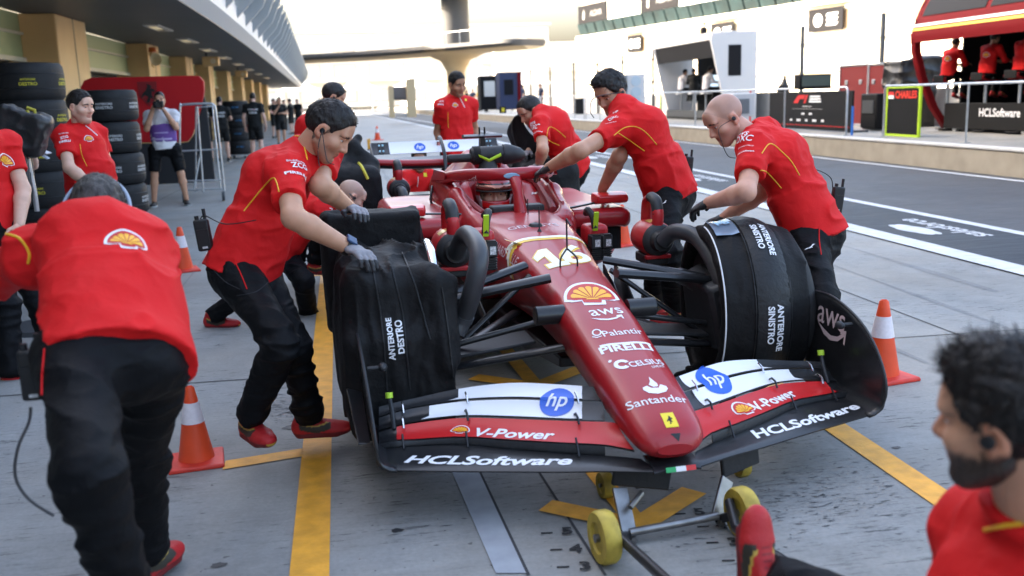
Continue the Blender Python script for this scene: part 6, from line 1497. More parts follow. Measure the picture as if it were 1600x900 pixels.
# man standing behind the rear wing
J = pose(dict(pel=(716, 236, 9.75), neck=(711, 153, 1), head=(714, 132, -1), shR=(690, 166, -1), shL=(734, 163, 1), elR=(684, 207, 1), wrR=(697, 243, -1), elL=(741, 200, 1), wrL=(748, 238, -1), hipR=(704, 242, -1), hipL=(728, 240, 1), knR=(700, 320, -1), knL=(730, 318, -1), anR=(700, 392, 1), anL=(730, 388, 1)), 1.02, 'standing')
J['face'] = nrm([.42, -.86, -.28]); J['headup'] = nrm([0, -.2, 1]); J['toeR'] = nrm([.1, -1, 0]); J['toeL'] = nrm([.3, -1, 0])
PE = human('man in red shirt standing upright behind the rear wing, looking down', J, CREW, 'dark', 'short', curl=(.5, .5), beard=.3, seed=12, q=.85, bend=.01)
shirt_badge(PE, (711, 164), 9); shirt_badge
for t_, a, b, bo, h_ in (('ZCG', (686, 159), (693, 158), .02, 1), ('PIRELLI', (684, 163), (693, 163), .03, 1)): shirt_text(PE, t_, a, b, bo, h_)
stroke(PE['S'], [(717, 150), (722, 160), (726, 168)], .004, 'placket', M_WHITE, PE['shirt'], org=PE['org']); piping(PE, [(700, 175), (700, 190), (701, 200)])
decal(PE['S'], SH, (726, 156), (729, 156), 'emblem', MATS['shield_yellow'], PE['shirt'], org=PE['org'], off=.003, hs=.6)
# mechanic at the near rear wheel, seen behind the dark-haired one
J = pose(dict(pel=(476, 268, 8.15), neck=(505, 168, -1), head=(524, 147, -1), shR=(496, 186, -1), shL=(515, 176, 1), elR=(520, 226, -1), wrR=(553, 245, 1), elL=(540, 214, 1), wrL=(560, 240, 1), fR=(566, 252, -1), fL=(574, 250, -1), hipR=(470, 274, -1), hipL=(484, 272, 1), knR=(500, 336, -1), knL=(480, 336, -1), anR=(492, 412, 1), anL=(462, 412, 1)), 1., 'behind')
J['face'] = nrm([.86, .10, -.46]); J['headup'] = nrm([.35, 0, .93]); J['toeR'] = nrm([1, -.5, 0]); J['toeL'] = nrm([1, 0, 0])
PF = human('mechanic with cropped hair at the near rear wheel, half hidden behind the dark-haired one', J, CREW, 'tan', 'crew', glove='grey', curl=(.4, .4), seed=14, q=.85)
piping(PF, [(486, 164), (496, 160), (505, 160)]); ear_cable(PF, 1, [(519, 158, -.02), (514, 168, 0)])
# bald crouching mechanic between them
J = pose(dict(pel=(432, 392, 6.75), neck=(524, 308, -1), head=(548, 308, -1), shR=(500, 328, -1), shL=(520, 312, 1), elR=(520, 360, 1), wrR=(560, 362, 1), elL=(545, 340, 1), wrL=(580, 350, 1), hipR=(425, 398, -1), hipL=(442, 392, 1), knR=(392, 448, -1), anR=(335, 492, 1), knL=(475, 440, -1), anL=(482, 496, 1)), 1., 'crouch')
J['face'] = nrm([.75, .25, -.55]); J['headup'] = nrm([.6, .2, .75]); J['toeR'] = nrm([1, -.25, 0]); J['toeL'] = nrm([1, -.2, 0])
PG = human('bald mechanic bent low behind the near front wheel, wearing an ear microphone', J, CREW, 'light', 'bald', glove='grey', curl=(.4, .4), seed=15, q=.9)
shirt_text(PG, 'ZCG', (513, 328), (524, 333), .02); shirt_text(PG, 'PIRELLI', (512, 336), (526, 343), .03)
ear_cable(PG, 1, [(538, 318, -.02), (530, 325, 0)]); MB().tube(spline([PG['J']['head']+PG['HA'][0]*.085, dep(546, 302, 6.4), dep(554, 314, 6.35)], 10), .003, 6).build('microphone_boom', M_RADIO, PG['o'], org=PG['org'])
# crouching behind the rear wing
J = pose(dict(pel=(651, 330, 9.7), neck=(653, 272, -1, .8), head=(655, 250, -1), shR=(634, 278, -1), shL=(672, 276, 1), elR=(624, 306, -1, .9), wrR=(640, 322, -1), elL=(680, 302, -1, .9), wrL=(664, 320, -1), hipR=(644, 336, -1), hipL=(660, 336, 1), knR=(634, 340, -1), knL=(672, 338, -1), anR=(632, 384, 1), anL=(672, 382, 1)), .95, 'squat')
J['face'] = nrm([-.05, -.95, -.20]); J['headup'] = nrm([0, -.1, 1]); J['toeR'] = nrm([-.2, -1, 0]); J['toeL'] = nrm([.2, -1, 0])
PH = human('crew member squatting behind the car, face half hidden under the rear wing', J, CREW, 'dark', 'short', curl=(.5, .5), beard=.5, seed=16, q=.8)
decal(PH['S'], SH, (662, 273), (667, 273), 'emblem', MATS['shield_yellow'], PH['shirt'], org=PH['org'], off=.003, hs=.5)
stroke(PH['S'], [(653, 276), (653, 284), (652, 292)], .004, 'placket', M_WHITE, PH['shirt'], org=PH['org'])
# ---------------------------------------------------------------- near left: man bent over with his back to us
J = pose(dict(pel=(185, 545, 2.42), neck=(150, 368, 1), head=(152, 338, 1), shL=(50, 402, -1), shR=(232, 405, 1), elL=(-20, 440, 1, 1.0), wrL=(-90, 420, 1), elR=(252, 440, 1), wrR=(200, 470, 1), hipL=(122, 560, -1), hipR=(240, 556, 1), knL=(138, 735, -1), anL=(205, 955, 1), knR=(222, 715, 1), anR=(228, 862, 1)), 1.0, 'bent')
J['face'] = nrm([-.10, .80, -.60]); J['headup'] = nrm([.05, .60, .80]); J['toeL'] = nrm([.3, 1, 0]); J['toeR'] = nrm([.35, .9, 0])
PI_ = human('stooping man in the left foreground, back turned, wearing a headset', J, CREW, 'light', 'short', hairm=M_HAIRG, seed=21, q=1.3, sleeve=.9, bend=.05, hemlen=.06)
scallop(PI_['S'], (198, 374), 66, PI_['shirt'], None, PI_['org'], -.18)
stroke(PI_['S'], [(10, 366), (32, 374), (46, 396), (44, 412)], .004, 'piping', M_PIPE, PI_['shirt'], org=PI_['org'])
leg_line(PI_, [(70, 545), (66, 600), (66, 680)])
hx, fw_, hu = PI_['HA']; hc = PI_['J']['head']
hs_ = empty('headset', 'red and black ear-defender headset on the stooping man', 'headset', hc)
MB().tube([(hx*.098*math.cos(a)+hu*.128*math.sin(a)-fw_*.02) for a in np.linspace(.1, math.pi-.1, 18)], .0055, 8).build('headband', mat('headband_grey', (.30, .36, .45), .4), hs_)
for sg in (-1, 1):
    MB().lathe([(0, 0), (.036, 0), (.040, .012), (.036, .03), (.018, .04), (0, .04)], hx*sg*.085-hu*.005, axis=hx*sg, n=20).build('ear_cup', mat('headset_red', (.5, .015, .015), .35), hs_); MB().lathe([(.040, -.012), (.042, 0), (.040, .012)], hx*sg*.082-hu*.005, axis=hx*sg, n=20).build('ear_cushion', M_RADIO, hs_)
radio((52, 585), 2.36, PI_, (0, 0, 1), 'large black belt radio on the hip of the stooping man')
MB().tube(spline([dep(48, 636, 2.36), dep(45, 660, 2.36), dep(28, 700, 2.36), dep(24, 745, 2.4), dep(45, 780, 2.42), dep(84, 806, 2.45)], 26), .004, 6).build('radio_cord', mat('cord_grey', (.06, .06, .065), .5), PI_['o'], org=PI_['org'])
# far left edge: arm and chest of another crew member
J = pose(dict(pel=(-14, 352, 5.6), neck=(-34, 206, 1), head=(-40, 168, -1), shL=(-78, 226, -1), shR=(10, 224, 1), elR=(36, 296, -1), wrR=(30, 352, -1), elL=(-90, 300, -1), wrL=(-80, 360, -1), hipL=(-22, 365, -1), hipR=(14, 364, 1), knL=(10, 470, -1), anL=(20, 590, 1), knR=(60, 470, -1), anR=(92, 575, 1)), 1.02, 'edge')
J['face'] = nrm([.9, -.3, -.1]); J['toeL'] = nrm([1, -.3, 0]); J['toeR'] = nrm([1, -.3, 0]); J['shR'], J['shL'] = J['shR'], J['shL']
sw = dict(J)
for a in ('sh', 'el', 'wr', 'hip', 'kn', 'an', 'toe'): J[a+'L'], J[a+'R'] = sw[a+'R'], sw[a+'L']
PJ = human('crew member cut off by the left edge of the view, scallop emblem on the chest', J, CREW, 'light', 'short', seed=22, q=.8, sleeve=.62)
scallop(PJ['S'], (8, 250), 28, PJ['shirt'], None, PJ['org'], -.3)
# stout man watching by the tyres
J = pose(dict(pel=(146, 300, 7.5), neck=(122, 193, 1), head=(112, 183, -1), shR=(98, 212, -1), shL=(150, 206, 1), elR=(108, 262, -1), wrR=(150, 296, -1), elL=(170, 262, 1), wrL=(168, 300, -1), fR=(172, 300, -1), hipR=(135, 308, -1), hipL=(160, 306, 1), knR=(135, 390, -1), knL=(165, 388, -1), anR=(135, 470, 1), anL=(165, 468, 1)), .98, 'stout')
J['head'] = J['neck']+np.array([.04, -.05, .155]); J['face'] = nrm([.86, -.48, -.12]); J['headup'] = nrm([0, 0, 1]); J['toeR'] = nrm([.7, -.7, 0]); J['toeL'] = nrm([.8, -.5, 0])
PK = human('stout man in red shirt watching in front of the tyre stacks, hands at his belt', J, CREW, 'light', 'short', fat=.9, seed=25, q=.85, bend=.0, beard=.18)
scallop(PK['S'], (139, 216), 15, PK['shirt'], None, PK['org'], 0)
for t_, a, b, bo, h_ in (('Bitdefender', (92, 209), (107, 207), 0, 1), ('ZCG', (94, 216), (106, 213), .02, 1), ('PIRELLI', (93, 222), (110, 219), .03, .9)): shirt_text(PK, t_, a, b, bo, h_)
piping(PK, [(125, 225), (128, 242), (136, 260)]); stroke(PK['S'], [(133, 196), (143, 204), (152, 212)], .004, 'placket', M_WHITE, PK['shirt'], org=PK['org'])
# foreground right: bearded man, out of focus, with his foot on the jack bar
J = dict(head=dep(1572, 662, 1.50)); J['neck'] = dep(1618, 806, 1.57); J['pel'] = J['neck']+np.array([.12, -.06, -.52]); J['shL'] = J['neck']+np.array([.015, .17, -.10]); J['shR'] = J['neck']+np.array([.10, -.17, -.06])
up_ = np.array([0, 0, 1.]); J['elL'] = J['shL']+np.array([.02, .03, -.29]); J['wrL'] = J['elL']+np.array([-.14, .10, -.18]); J['elR'] = J['shR']+np.array([0, -.06, -.28]); J['wrR'] = J['elR']+np.array([-.16, .05, -.16])
an = dep(1206, 912, 2.30); J['anL'] = an; J['hipL'] = J['pel']+np.array([0, .09, 0]); J['hipR'] = J['pel']+np.array([0, -.09, 0]); J['knL'] = an+np.array([.30, -.30, -.02]); J['knR'] = J['hipR']+np.array([-.30, .12, -.22]); J['anR'] = J['knR']+np.array([.18, .0, -.25])
J['toeL'] = nrm([.10, .25, 1.0]); J['soleupL'] = nrm([.30, -1, .25]); J['toeR'] = nrm([-1, .2, 0]); J['face'] = nrm([-.60, .79, -.07]); J['headup'] = nrm([-.12, .06, 1])
PL = human('bearded man at the right edge of the foreground, one red shoe on the jack bar', J, CREW, 'tan', 'full', beard=.92, seed=31, q=1.3, sleeve=.6)
stroke(PL['S'], [(1540, 828), (1565, 822), (1598, 818)], .004, 'piping', M_PIPE, PL['shirt'], org=PL['org'])
MB().lathe([(0, -.006), (.010, -.004), (.012, .004), (0, .012)], PL['J']['head']-PL['HA'][0]*.086, axis=-PL['HA'][0], n=12).build('ear_bud', M_RADIO, PL['o'], org=PL['org'])
# ---------------------------------------------------------------- driver in the cockpit
DH = cw((-1.78, .0, .735)); f_ = nrm(CM.T@np.array([1, -.10, -.02])); u_ = nrm(CM.T@np.array([0, 0, 1.])); x_ = nrm(np.cross(f_, u_)); u_ = np.cross(x_, f_); DA = frame(x_, f_, u_)
hv, hq = head_geo(.0042, 0.); c = np.tile(np.array(SKINS['light']), (len(hv), 1)).astype(np.float32); x, y, z = hv.T; c[(np.abs(z-.028) < .006) & (np.abs(x) > .012) & (np.abs(x) < .05) & (y > .055)] = (.03, .02, .015)
s = Soft(.010); nb = DH-u_*.20-f_*.05; s.seg(nb, DH-u_*.06-f_*.02, .06, .055, k=.03); s.seg(nb-u_*.25-f_*.05, nb, (.15, .10), (.12, .08), side=x_, k=.05); s.seg(nb-x_*.17-u_*.04, nb+x_*.17-u_*.04, .06, k=.05)
for sg in (-1, 1): s.seg(nb+x_*sg*.18-u_*.05, nb+x_*sg*.20-u_*.22+f_*.12, .05, .045, k=.03); s.seg(nb+x_*sg*.20-u_*.22+f_*.12, nb+x_*sg*.10-u_*.13+f_*.34, .042, .032, k=.02)
bv, bq = s.mesh(1); V = np.concatenate([xf(hv, DH, DA), bv]); Q = np.concatenate([hq, bq+len(hv)])
dro = DH-u_*.5; drv = soft_obj('person', V, Q, M_SKIN, None, dro, np.concatenate([c, np.tile(np.array([.25, .01, .012]), (len(bv), 1))])); drv.location = dro; tag(drv, 'driver in a red helmet sitting in the car behind the halo, eyes visible', 'person')
eb = MB(); ib = MB()
for sg in (-1, 1):
    cc_ = DH+x_*sg*.031+f_*.0735+u_*.0075; eb.lathe([(.0122*math.sin(t), -.0122*math.cos(t)) for t in np.linspace(.01, math.pi-.01, 9)], cc_, axis=f_, n=14); ib.lathe([(.006, 0), (.0045, .0015), (0, .0018)], cc_+f_*.0112-x_*.002, axis=f_, n=12)
eo = eb.build('eyes', M_EYE, drv, org=dro); ib.build('iris', M_IRIS, eo, org=dro)
s = Soft(.006); DL = lambda p: DH+np.array(p)@DA
RR = DA
s.ell(DL((0, -.012, .018)), (.122, .142, .128), R=RR); s.ell(DL((0, .06, -.075)), (.085, .085, .06), R=RR, k=.05); s.ell(DL((0, -.01, .02)), (.10, .118, .108), R=RR, k=.006, sub=True); s.box(DL((0, .12, .004)), (.092, .09, .033), R=RR, rd=.02, k=.01, sub=True); s.plane(DL((0, 0, -.125)), -u_)
hv2, hq2 = s.mesh(2); hl = (hv2-DH)@DA.T; hcol = np.tile(np.array([.33, .010, .014]), (len(hl), 1)).astype(np.float32); hcol[(hl[:, 2] > .10) & (np.abs(hl[:, 0]) < .05)] = (.6, .55, .55); hcol[(hl[:, 2] > .125) & (np.abs(hl[:, 0]) < .03)] = (.33, .01, .014); hcol[(np.abs(hl[:, 2]-.058) < .018) & (hl[:, 1] > .02)] = (.02, .015, .015)
hcol[(np.abs(hl[:, 2]+.055) < .012) & (hl[:, 1] > .02)] = (.62, .012, .012); hcol[(np.abs(hl[:, 0]) > .085) & (hl[:, 2] < .0) & (hl[:, 1] > -.03)] = (.5, .35, .36)
hel = soft_obj('helmet', hv2, hq2, mat('helmet_paint', (.4, .02, .02), .2, attr=True, coat=.6), drv, dro, hcol)
V = []; F = []
for i, a in enumerate(np.linspace(-1.15, 1.15, 22)):
    for z_, r in ((.068, .148), (.050, .150), (.034, .1505)): V.append(DL((.127*math.sin(a)/1.0*(r/.148), -.012+r*math.cos(a), z_)))
F = [(i*3+k, i*3+k+1, (i+1)*3+k+1, (i+1)*3+k) for i in range(21) for k in range(2)]
MB().add(V, F).build('visor', mat('visor_mirror', (.35, .16, .12), .08, .8), hel, org=dro, solid=.002)
MB().tube([DL((.13*math.sin(a), -.012+.152*math.cos(a), .030)) for a in np.linspace(-1.1, 1.1, 18)], .004, 6).build('visor_edge', M_BLKV, hel, org=dro)
MB().box(cw((-1.27, 0, .655)), (.26, .05, .10), rz=CYAW).build('steering_wheel', M_CARBM, car, bevel=.015).matrix_parent_inverse = CINV
# ================================================================== cones, jack, tyres, gear
M_CONE = mat('cone_orange', (.72, .075, .022), .45, 0, var=.08, vscale=9, spec=.3); M_CONEB = mat('cone_base_red', (.60, .035, .018), .5, 0, var=.15, vscale=14, bump=.2, bscale=30); M_REFL = mat('reflective_band', (.72, .66, .68), .5, 0, var=.06, vscale=60)
def cone(base, top, lab, rz=.3):
    b = gnd(*base); h = atY(top[0], top[1], b[1])[2]; t = empty('traffic_cone', lab, 'cone', b, rz, 'orange traffic cones around the pit box'); k = h/.5
    bs = MB().loft([[(sx*w_*k, sy*w_*k, z*k) for sx, sy in ((-1, -1), (1, -1), (1, 1), (-1, 1))] for w_, z in ((.165, 0), (.165, .018), (.158, .026), (.10, .034))]).build('base', M_CONEB, t, bevel=.012*k, seg=3)
    r = lambda z: (.115-.088*z/.5)*k
    MB().lathe([(r(.02), .025*k), (r(.27), .27*k)], n=36).build('body', M_CONE, t); MB().lathe([(r(.27)+.002, .27*k), (r(.40)+.002, .40*k)], n=36).build('reflective_band', M_REFL, t); MB().lathe([(r(.40), .40*k), (r(.49), .49*k), (r(.5)-.008*k, .5*k), (r(.5)-.016*k, .485*k), (0, .46*k)], n=36).build('tip', M_CONE, t)
    return t
cone((287, 423), (273, 355), 'orange cone with a white band left of the dark-haired mechanic')
cone((308, 722), (290, 604), 'nearest large orange cone, beside the stooping man\'s leg', .15)
cone((1376, 590), (1361, 470), 'orange cone at the right beyond the front wing tip', .2)
cone((972, 383), (967, 320), 'orange cone half hidden behind the car, under the reaching mechanic', .4)
cone((590, 219), (590, 197), 'small distant orange cone on the pit lane side', .5)
b = gnd(577, 234); t = empty('yellow_marker', 'small yellow marker board standing before the distant cone', 'marker', b); MB().box((0, 0, .17), (.10, .03, .34)).build('board', M_TAPE, t, bevel=.006); MB().box((0, 0, .01), (.14, .14, .02)).build('foot', M_BLKV, t)
# ---- front jack
jk = bpy.data.objects.new('front_jack', None); COL.objects.link(jk); jo_ = (gnd(945, 878)+gnd(1160, 838))/2; jk.location = jo_; tag(jk, 'steel front jack on yellow wheels holding the front wing up', 'jack')
M_WHY = mat('jack_wheel_yellow', (.40, .29, .04), .55, 0, var=.3, vscale=18, detail=7); M_JST = mat('brushed_steel', (.22, .215, .21), .32, .9, var=.2, vscale=20); M_JBK = mat('jack_black_tube', (.03, .03, .032), .35, .4)
J_ = lambda p: np.asarray(p)-jo_
axd = nrm(gnd(1160, 838)-gnd(945, 878)); bkd = np.array([-axd[1], axd[0], 0])
def jwheel(c, r, w_):
    wv = MB().lathe([(r*.55, -w_*.35), (r*.6, -w_/2), (r*.93, -w_/2), (r, -w_*.3), (r, w_*.3), (r*.93, w_/2), (r*.6, w_/2), (r*.55, w_*.35), (r*.2, w_*.3), (r*.2, -w_*.3), (r*.55, -w_*.35)], J_(c), axis=axd, n=36).build('wheel', M_WHY, jk, sharp=35)
    for k in range(6):
        a = math.pi*k/3; MB().bar(J_(c)+(bkd*math.cos(a)+UPV*math.sin(a))*r*.18, J_(c)+(bkd*math.cos(a)+UPV*math.sin(a))*r*.6, w_*.5, r*.14, up=axd).build('spoke', M_WHY, wv)
    MB().cyl(J_(c)-axd*w_*.62, J_(c)+axd*w_*.62, r*.16, n=14).build('hub', M_JST, wv)
wl_ = gnd(945, 878); wr_ = gnd(1160, 838)
for c, r, w_ in ((wl_+[0, 0, .087], .087, .055), (wr_+[0, 0, .087], .087, .055), (gnd(946, 777)+[0, 0, .05], .05, .04), (gnd(1158, 744)+[0, 0, .05], .05, .04)): jwheel(c, r, w_)
cb0 = dep(984, 832, 3.17); cb1 = dep(1122, 806, 3.24); MB().cyl(J_(cb0), J_(cb1), .014, n=14).build('crossbar', M_JST, jk)
for s_, pa, pb, dd in ((-1, (968, 762), (984, 838), 3.22), (1, (1136, 748), (1120, 812), 3.30)):
    a = dep(*pa, dd+.05); q = dep(*pb, dd-.03); MB().bar(J_(a), J_(q), .055, .012, up=bkd).build('upright', M_JST, jk, bevel=.003)
    MB().bar(J_(q), J_(wl_+[0, 0, .087] if s_ < 0 else wr_+[0, 0, .087]), .03, .03).build('axle_arm', M_JBK, jk, bevel=.006)
    MB().cyl(J_(q)-bkd*.02, J_(q)-bkd*.035, .012, n=6).build('bolt', M_JST, jk)
for a, q, dd in (((957, 742), (1047, 750), 3.32), ((1127, 732), (1184, 708), 3.42)):
    a_ = dep(*a, dd); q_ = dep(*q, dd+(.02 if dd < 3.4 else .07)); MB().bar(J_(a_), J_(q_), .02, .075).build('pad', mat('jack_pad_rubber', (.022, .022, .023), .6, bump=.2), jk, bevel=.008, seg=3)
    MB().bar(J_((a_+q_)/2-[0, 0, .03]), J_((a_+q_)/2+bkd*.22-[0, 0, .03]), .04, .02).build('pad_arm', M_JBK, jk)
MB().tube([J_(wl_+[.03, 0, .10]), J_(dep(980, 850, 2.98)), J_(dep(1036, 902, 2.62)), J_(dep(1130, 985, 2.2))], .017, 12).build('handle_bar', M_JBK, jk)
MB().tube([J_(wr_+[-.04, .02, .12]), J_(dep(1150, 825, 3.08)), J_(dep(1200, 862, 2.85)), J_(dep(1268, 903, 2.6)), J_(dep(1340, 950, 2.38))], .017, 12).build('handle_bar', M_JBK, jk)
MB().tube([J_(dep(1003, 770, 3.25)), J_(dep(985, 793, 3.2))], .010, 8).build('locking_pin', M_JST, jk)
# ---- tyre stacks: every wrapped tyre a thing of its own
M_TW = mat('tyre_wrap', (.010, .010, .011), .62, 0, var=.2, vscale=12, bump=.3, bscale=22, spec=.3)
def proto_tyre(colm, words, R=.365, h=.395):
    o = MB().lathe([(R-.10, 0), (R-.035, .006), (R-.006, .04), (R, .10), (R+.003, h/2), (R, h-.10), (R-.006, h-.04), (R-.035, h-.006), (R-.10, h), (.2, h-.01), (.2, .01)], n=48, close=True).build('wrapped_tyre', M_TW)
    for zz in (.12, h-.12): MB().lathe([(R+.0005, zz), (R+.0045, zz+.004), (R+.0005, zz+.008)], n=48).build('seam', M_BLKV, o)
    for a0 in (-2.55, -1.35, -.2):
        V_ = []; F_ = []
        for li, wd in enumerate(words):
            V, F = text2d(wd, .02); mn = V.min(0); mx = V.max(0); V = (V-(mn+mx)/2); V *= (.145 if colm.name == 'tyre_yellow_ink' else .20)/(mx-mn)[0] if len(wd) > 6 else .17/(mx-mn)[0]; V, F = refine(V, F, .03)
            for x, y in V: a = a0+x/R; V_.append(((R+.006)*math.cos(a), (R+.006)*math.sin(a), h*.5+.022-.045*li+y*1.0))
            F_ += [tuple(i+len(V_)-len(V) for i in f) for f in F]
        link('lettering', raw_mesh('lettering', V_, F_, False), colm, o)
    return o
def stack(c, n, proto, labs, group, z0=.14, dz=.40, first=True):
    for k in range(n):
        o = proto if (k == 0 and first) else copy_tree(proto)
        o.location = (c[0]+.006*math.sin(k*2.1), c[1]+.006*math.cos(k*1.3), z0+dz*k); o.rotation_euler = (0, 0, .12*math.sin(k*3.7)); tag(o, labs[k], 'tyre', group)
ORD = ('lowest', 'second from the bottom', 'third from the bottom', 'topmost', 'very top')
pw = proto_tyre(mat('tyre_white_ink', (.5, .5, .5), .6), ('ANTERIORE', 'SINISTRO')); cpos = atY(184, 300, 13.1)
stack((cpos[0], 13.1), 4, pw, [f'{a} black wrapped tyre with white lettering, stack behind the stout man' for a in ORD[:4]], 'white-lettered tyre stack')
py_ = proto_tyre(mat('tyre_yellow_ink', (.55, .48, .03), .6), ('ANTERIORE', 'DESTRO')); c2 = atY(64, 300, 11.0); c3 = atY(-28, 300, 11.1)
stack((c2[0], 11.0), 5, py_, [f'{a} black wrapped tyre with yellow lettering, stack left of the stout man' for a in ('lowest', 'second from bottom', 'middle', 'fourth from bottom', 'topmost')], 'yellow-lettered tyre stacks', z0=-.0+.10, dz=.375)
stack((c3[0], 11.1), 5, py_, [f'{a} wrapped tyre of the stack cut off by the left edge' for a in ('lowest', 'second from bottom', 'middle', 'fourth from bottom', 'topmost')], 'yellow-lettered tyre stacks', z0=.10, dz=.375, first=False)
pb_ = proto_tyre(mat('tyre_blue_ink', (.03, .22, .5), .6), ('LEFT REAR',)); c4 = atY(373, 230, 28.5)
stack((c4[0], 28.5), 4, pb_, [f'{a} wrapped tyre with blue lettering, by the black-kit crew' for a in ORD[:4]], 'blue-lettered tyre stack', z0=.12, dz=.37)
for i, (c, lab) in enumerate((((cpos[0], 13.1), 'low wheeled dolly under the white-lettered tyre stack'), ((c2[0], 11.0), 'low wheeled dolly under the yellow-lettered stack'), ((c3[0], 11.1), 'low wheeled dolly under the stack at the left edge'), ((c4[0], 28.5), 'low wheeled dolly under the blue-lettered stack'))):
    t = empty('tyre_dolly', lab, 'dolly', (c[0], c[1], 0), group='dollies under the tyre stacks'); MB().lathe([(.30, .085), (.36, .085), (.36, .10), (.30, .10)], n=30, close=True).build('ring', M_STEEL, t)
    for a in (0.6, 2.2, 3.8, 5.4): MB().lathe([(0, -.015), (.04, -.015), (.04, .015), (0, .015)], (.31*math.cos(a), .31*math.sin(a), .04), axis=(0, 1, 0), n=14).build('castor', M_DPOST, t)
# ---- screen board behind the photographer
def face_poly(pxs, Y, th=.06): return [atY(x, y, Y) for x, y in pxs]
SY = 17.3; so_ = atY(230, 290, SY); so_[2] = 0; t = empty('display_board', 'large red and black free-standing display board with a black horse emblem', 'display board', so_)
def board(pxs, Y, name, m, th):
    P = [atY(x, y, Y) for x, y in pxs]; poly = [(p[0]-so_[0], p[2]) for p in P]
    return MB().prism(poly, (0, Y-so_[1], 0), (1, 0, 0), (0, 0, 1), -th).build(name, m, t, bevel=.015)
rr_ = [(126, 150), (126, 136), (131, 126), (142, 121.5), (300, 118), (311, 119), (318, 127), (319, 142), (314, 170), (300, 212), (293, 221), (280, 222), (140, 224), (126, 222)]
board(rr_, SY, 'red_panel', mat('board_red', (.42, .008, .012), .55, spec=.25), .10)
board([(319, 150), (323, 165), (336, 283), (180, 292), (150, 225), (280, 224), (295, 222), (302, 212), (314, 172)], SY+.03, 'black_panel', mat('board_black', (.02, .02, .023), .6), .06)
e0 = atY(231, 146, SY-.012)-so_; sc_ = .22
MB().prism([(x*sc_*.9, z*sc_) for x, z in [(-.8, .9), (.8, .9), (.75, -.2), (0, -1), (-.75, -.2)]], e0, (1, 0, 0), (0, 0, 1), -.004).build('emblem', mat('emblem_dark_red', (.20, .006, .010), .5), t, smooth=False)
MB().prism([(x*sc_*1.3, z*sc_*1.1) for x, z in [(-.15, -.65), (.02, -.25), (-.18, -.1), (-.40, -.35), (-.30, 0), (-.12, .18), (.02, .5), (-.05, .68), (.14, .6), (.28, .48), (.16, .34), (.38, .30), (.42, .08), (.24, .14), (.22, -.12), (.32, -.42), (.14, -.3), (.06, -.62)]], e0-[0, .008, 0], (1, 0, 0), (0, 0, 1), -.004).build('emblem', M_BLKV, t, smooth=False)
# ---- steel frame trolley
FY = 15.7; fo = atY(318, 300, FY); fo[2] = 0; t = empty('frame_trolley', 'tubular steel frame trolley standing right of the photographer', 'trolley', fo)
F_ = lambda x, y, dY=0: atY(x, y, FY+dY)-fo
b = MB().tube(spline([F_(281, 290), F_(281, 175), F_(284, 165), F_(292, 163), F_(326, 162), F_(334, 165), F_(338, 180), F_(351, 298)], 30), .018, 8); b.build('front_frame', M_STEEL, t)
for a, q in (((284, 236), (346, 233)), ((284, 283), (350, 281)), ((284, 297), (350, 295))): MB().cyl(F_(*a), F_(*q), .013, n=8).build('rail', M_STEEL, t)
MB().cyl(F_(308, 166), F_(318, 300), .016, n=8).build('upright', M_STEEL, t); MB().cyl(F_(313, 240, .5), F_(303, 296, .4), .014, n=8).build('brace', M_STEEL, t)
MB().tube([F_(306, 300, .6), F_(306, 168, .6), F_(332, 166, .6), F_(345, 296, .6)], .016, 8).build('rear_frame', M_STEEL, t)
for px in ((348, 297), (286, 299)): MB().lathe([(0, -.02), (.075, -.02), (.075, .02), (0, .02)], F_(*px)*[1, 1, 0]+[0, 0, .075], axis=(1, .2, 0), n=18).build('castor', M_DPOST, t)
# ---- hung gear at the left edge: pole with a black bag and coiled cables
gy = 6.9; go_ = atY(52, 330, gy); go_[2] = 0; t = empty('gear_stand', 'steel pole stand hung with a black bag and coiled black cables', 'stand', go_)
G_ = lambda x, y, d=0: atY(x, y, gy+d)-go_
MB().tube([G_(0, 178, .3), G_(8, 172, .2), G_(36, 182), G_(41, 236), G_(54, 300), G_(58, 330)], .017, 10).build('pole', M_STEEL, t)
MB().lathe([(.28, 0), (.26, .03), (.03, .05), (0, .05)], G_(54, 330)*[1, 1, 0], n=20).build('foot', M_DPOST, t)
s = Soft(.012); s.box(G_(34, 202), (.15, .09, .13), R=np.array([[.92, 0, -.39], [0, 1, 0], [.39, 0, .92]]), rd=.03, k=.04); s.seg(G_(44, 200), G_(46, 226), (.12, .07), (.05, .04), k=.05); s.seg(G_(0, 190), G_(10, 220), .07, .05, k=.05); s.disp = folds(.03, (7, 7, 7), 77)
V, Q = s.mesh(1); soft_obj('bag', V, Q, mat('bag_black', (.014, .014, .015), .4, bump=.3, bscale=30, spec=.4), t)
MB().tube([G_(42, 168), G_(54, 172), G_(57, 188), G_(48, 186), G_(42, 172)], .012, 6).build('strap', mat('strap_black_yellow', (.35, .30, .02), .6), t)
for k in range(7):
    c = G_(28+1.5*k, 258+6*(k % 3), -.05+.02*k); MB().tube([c+np.array([.055*math.cos(a)*(1+.1*k % .3), .02*math.sin(a*2), .19*math.sin(a)*(1+.05*k)]) for a in np.linspace(0, 2*math.pi, 22)], .008, 6, cap=False).build('cable_coil', M_HOSE, t)
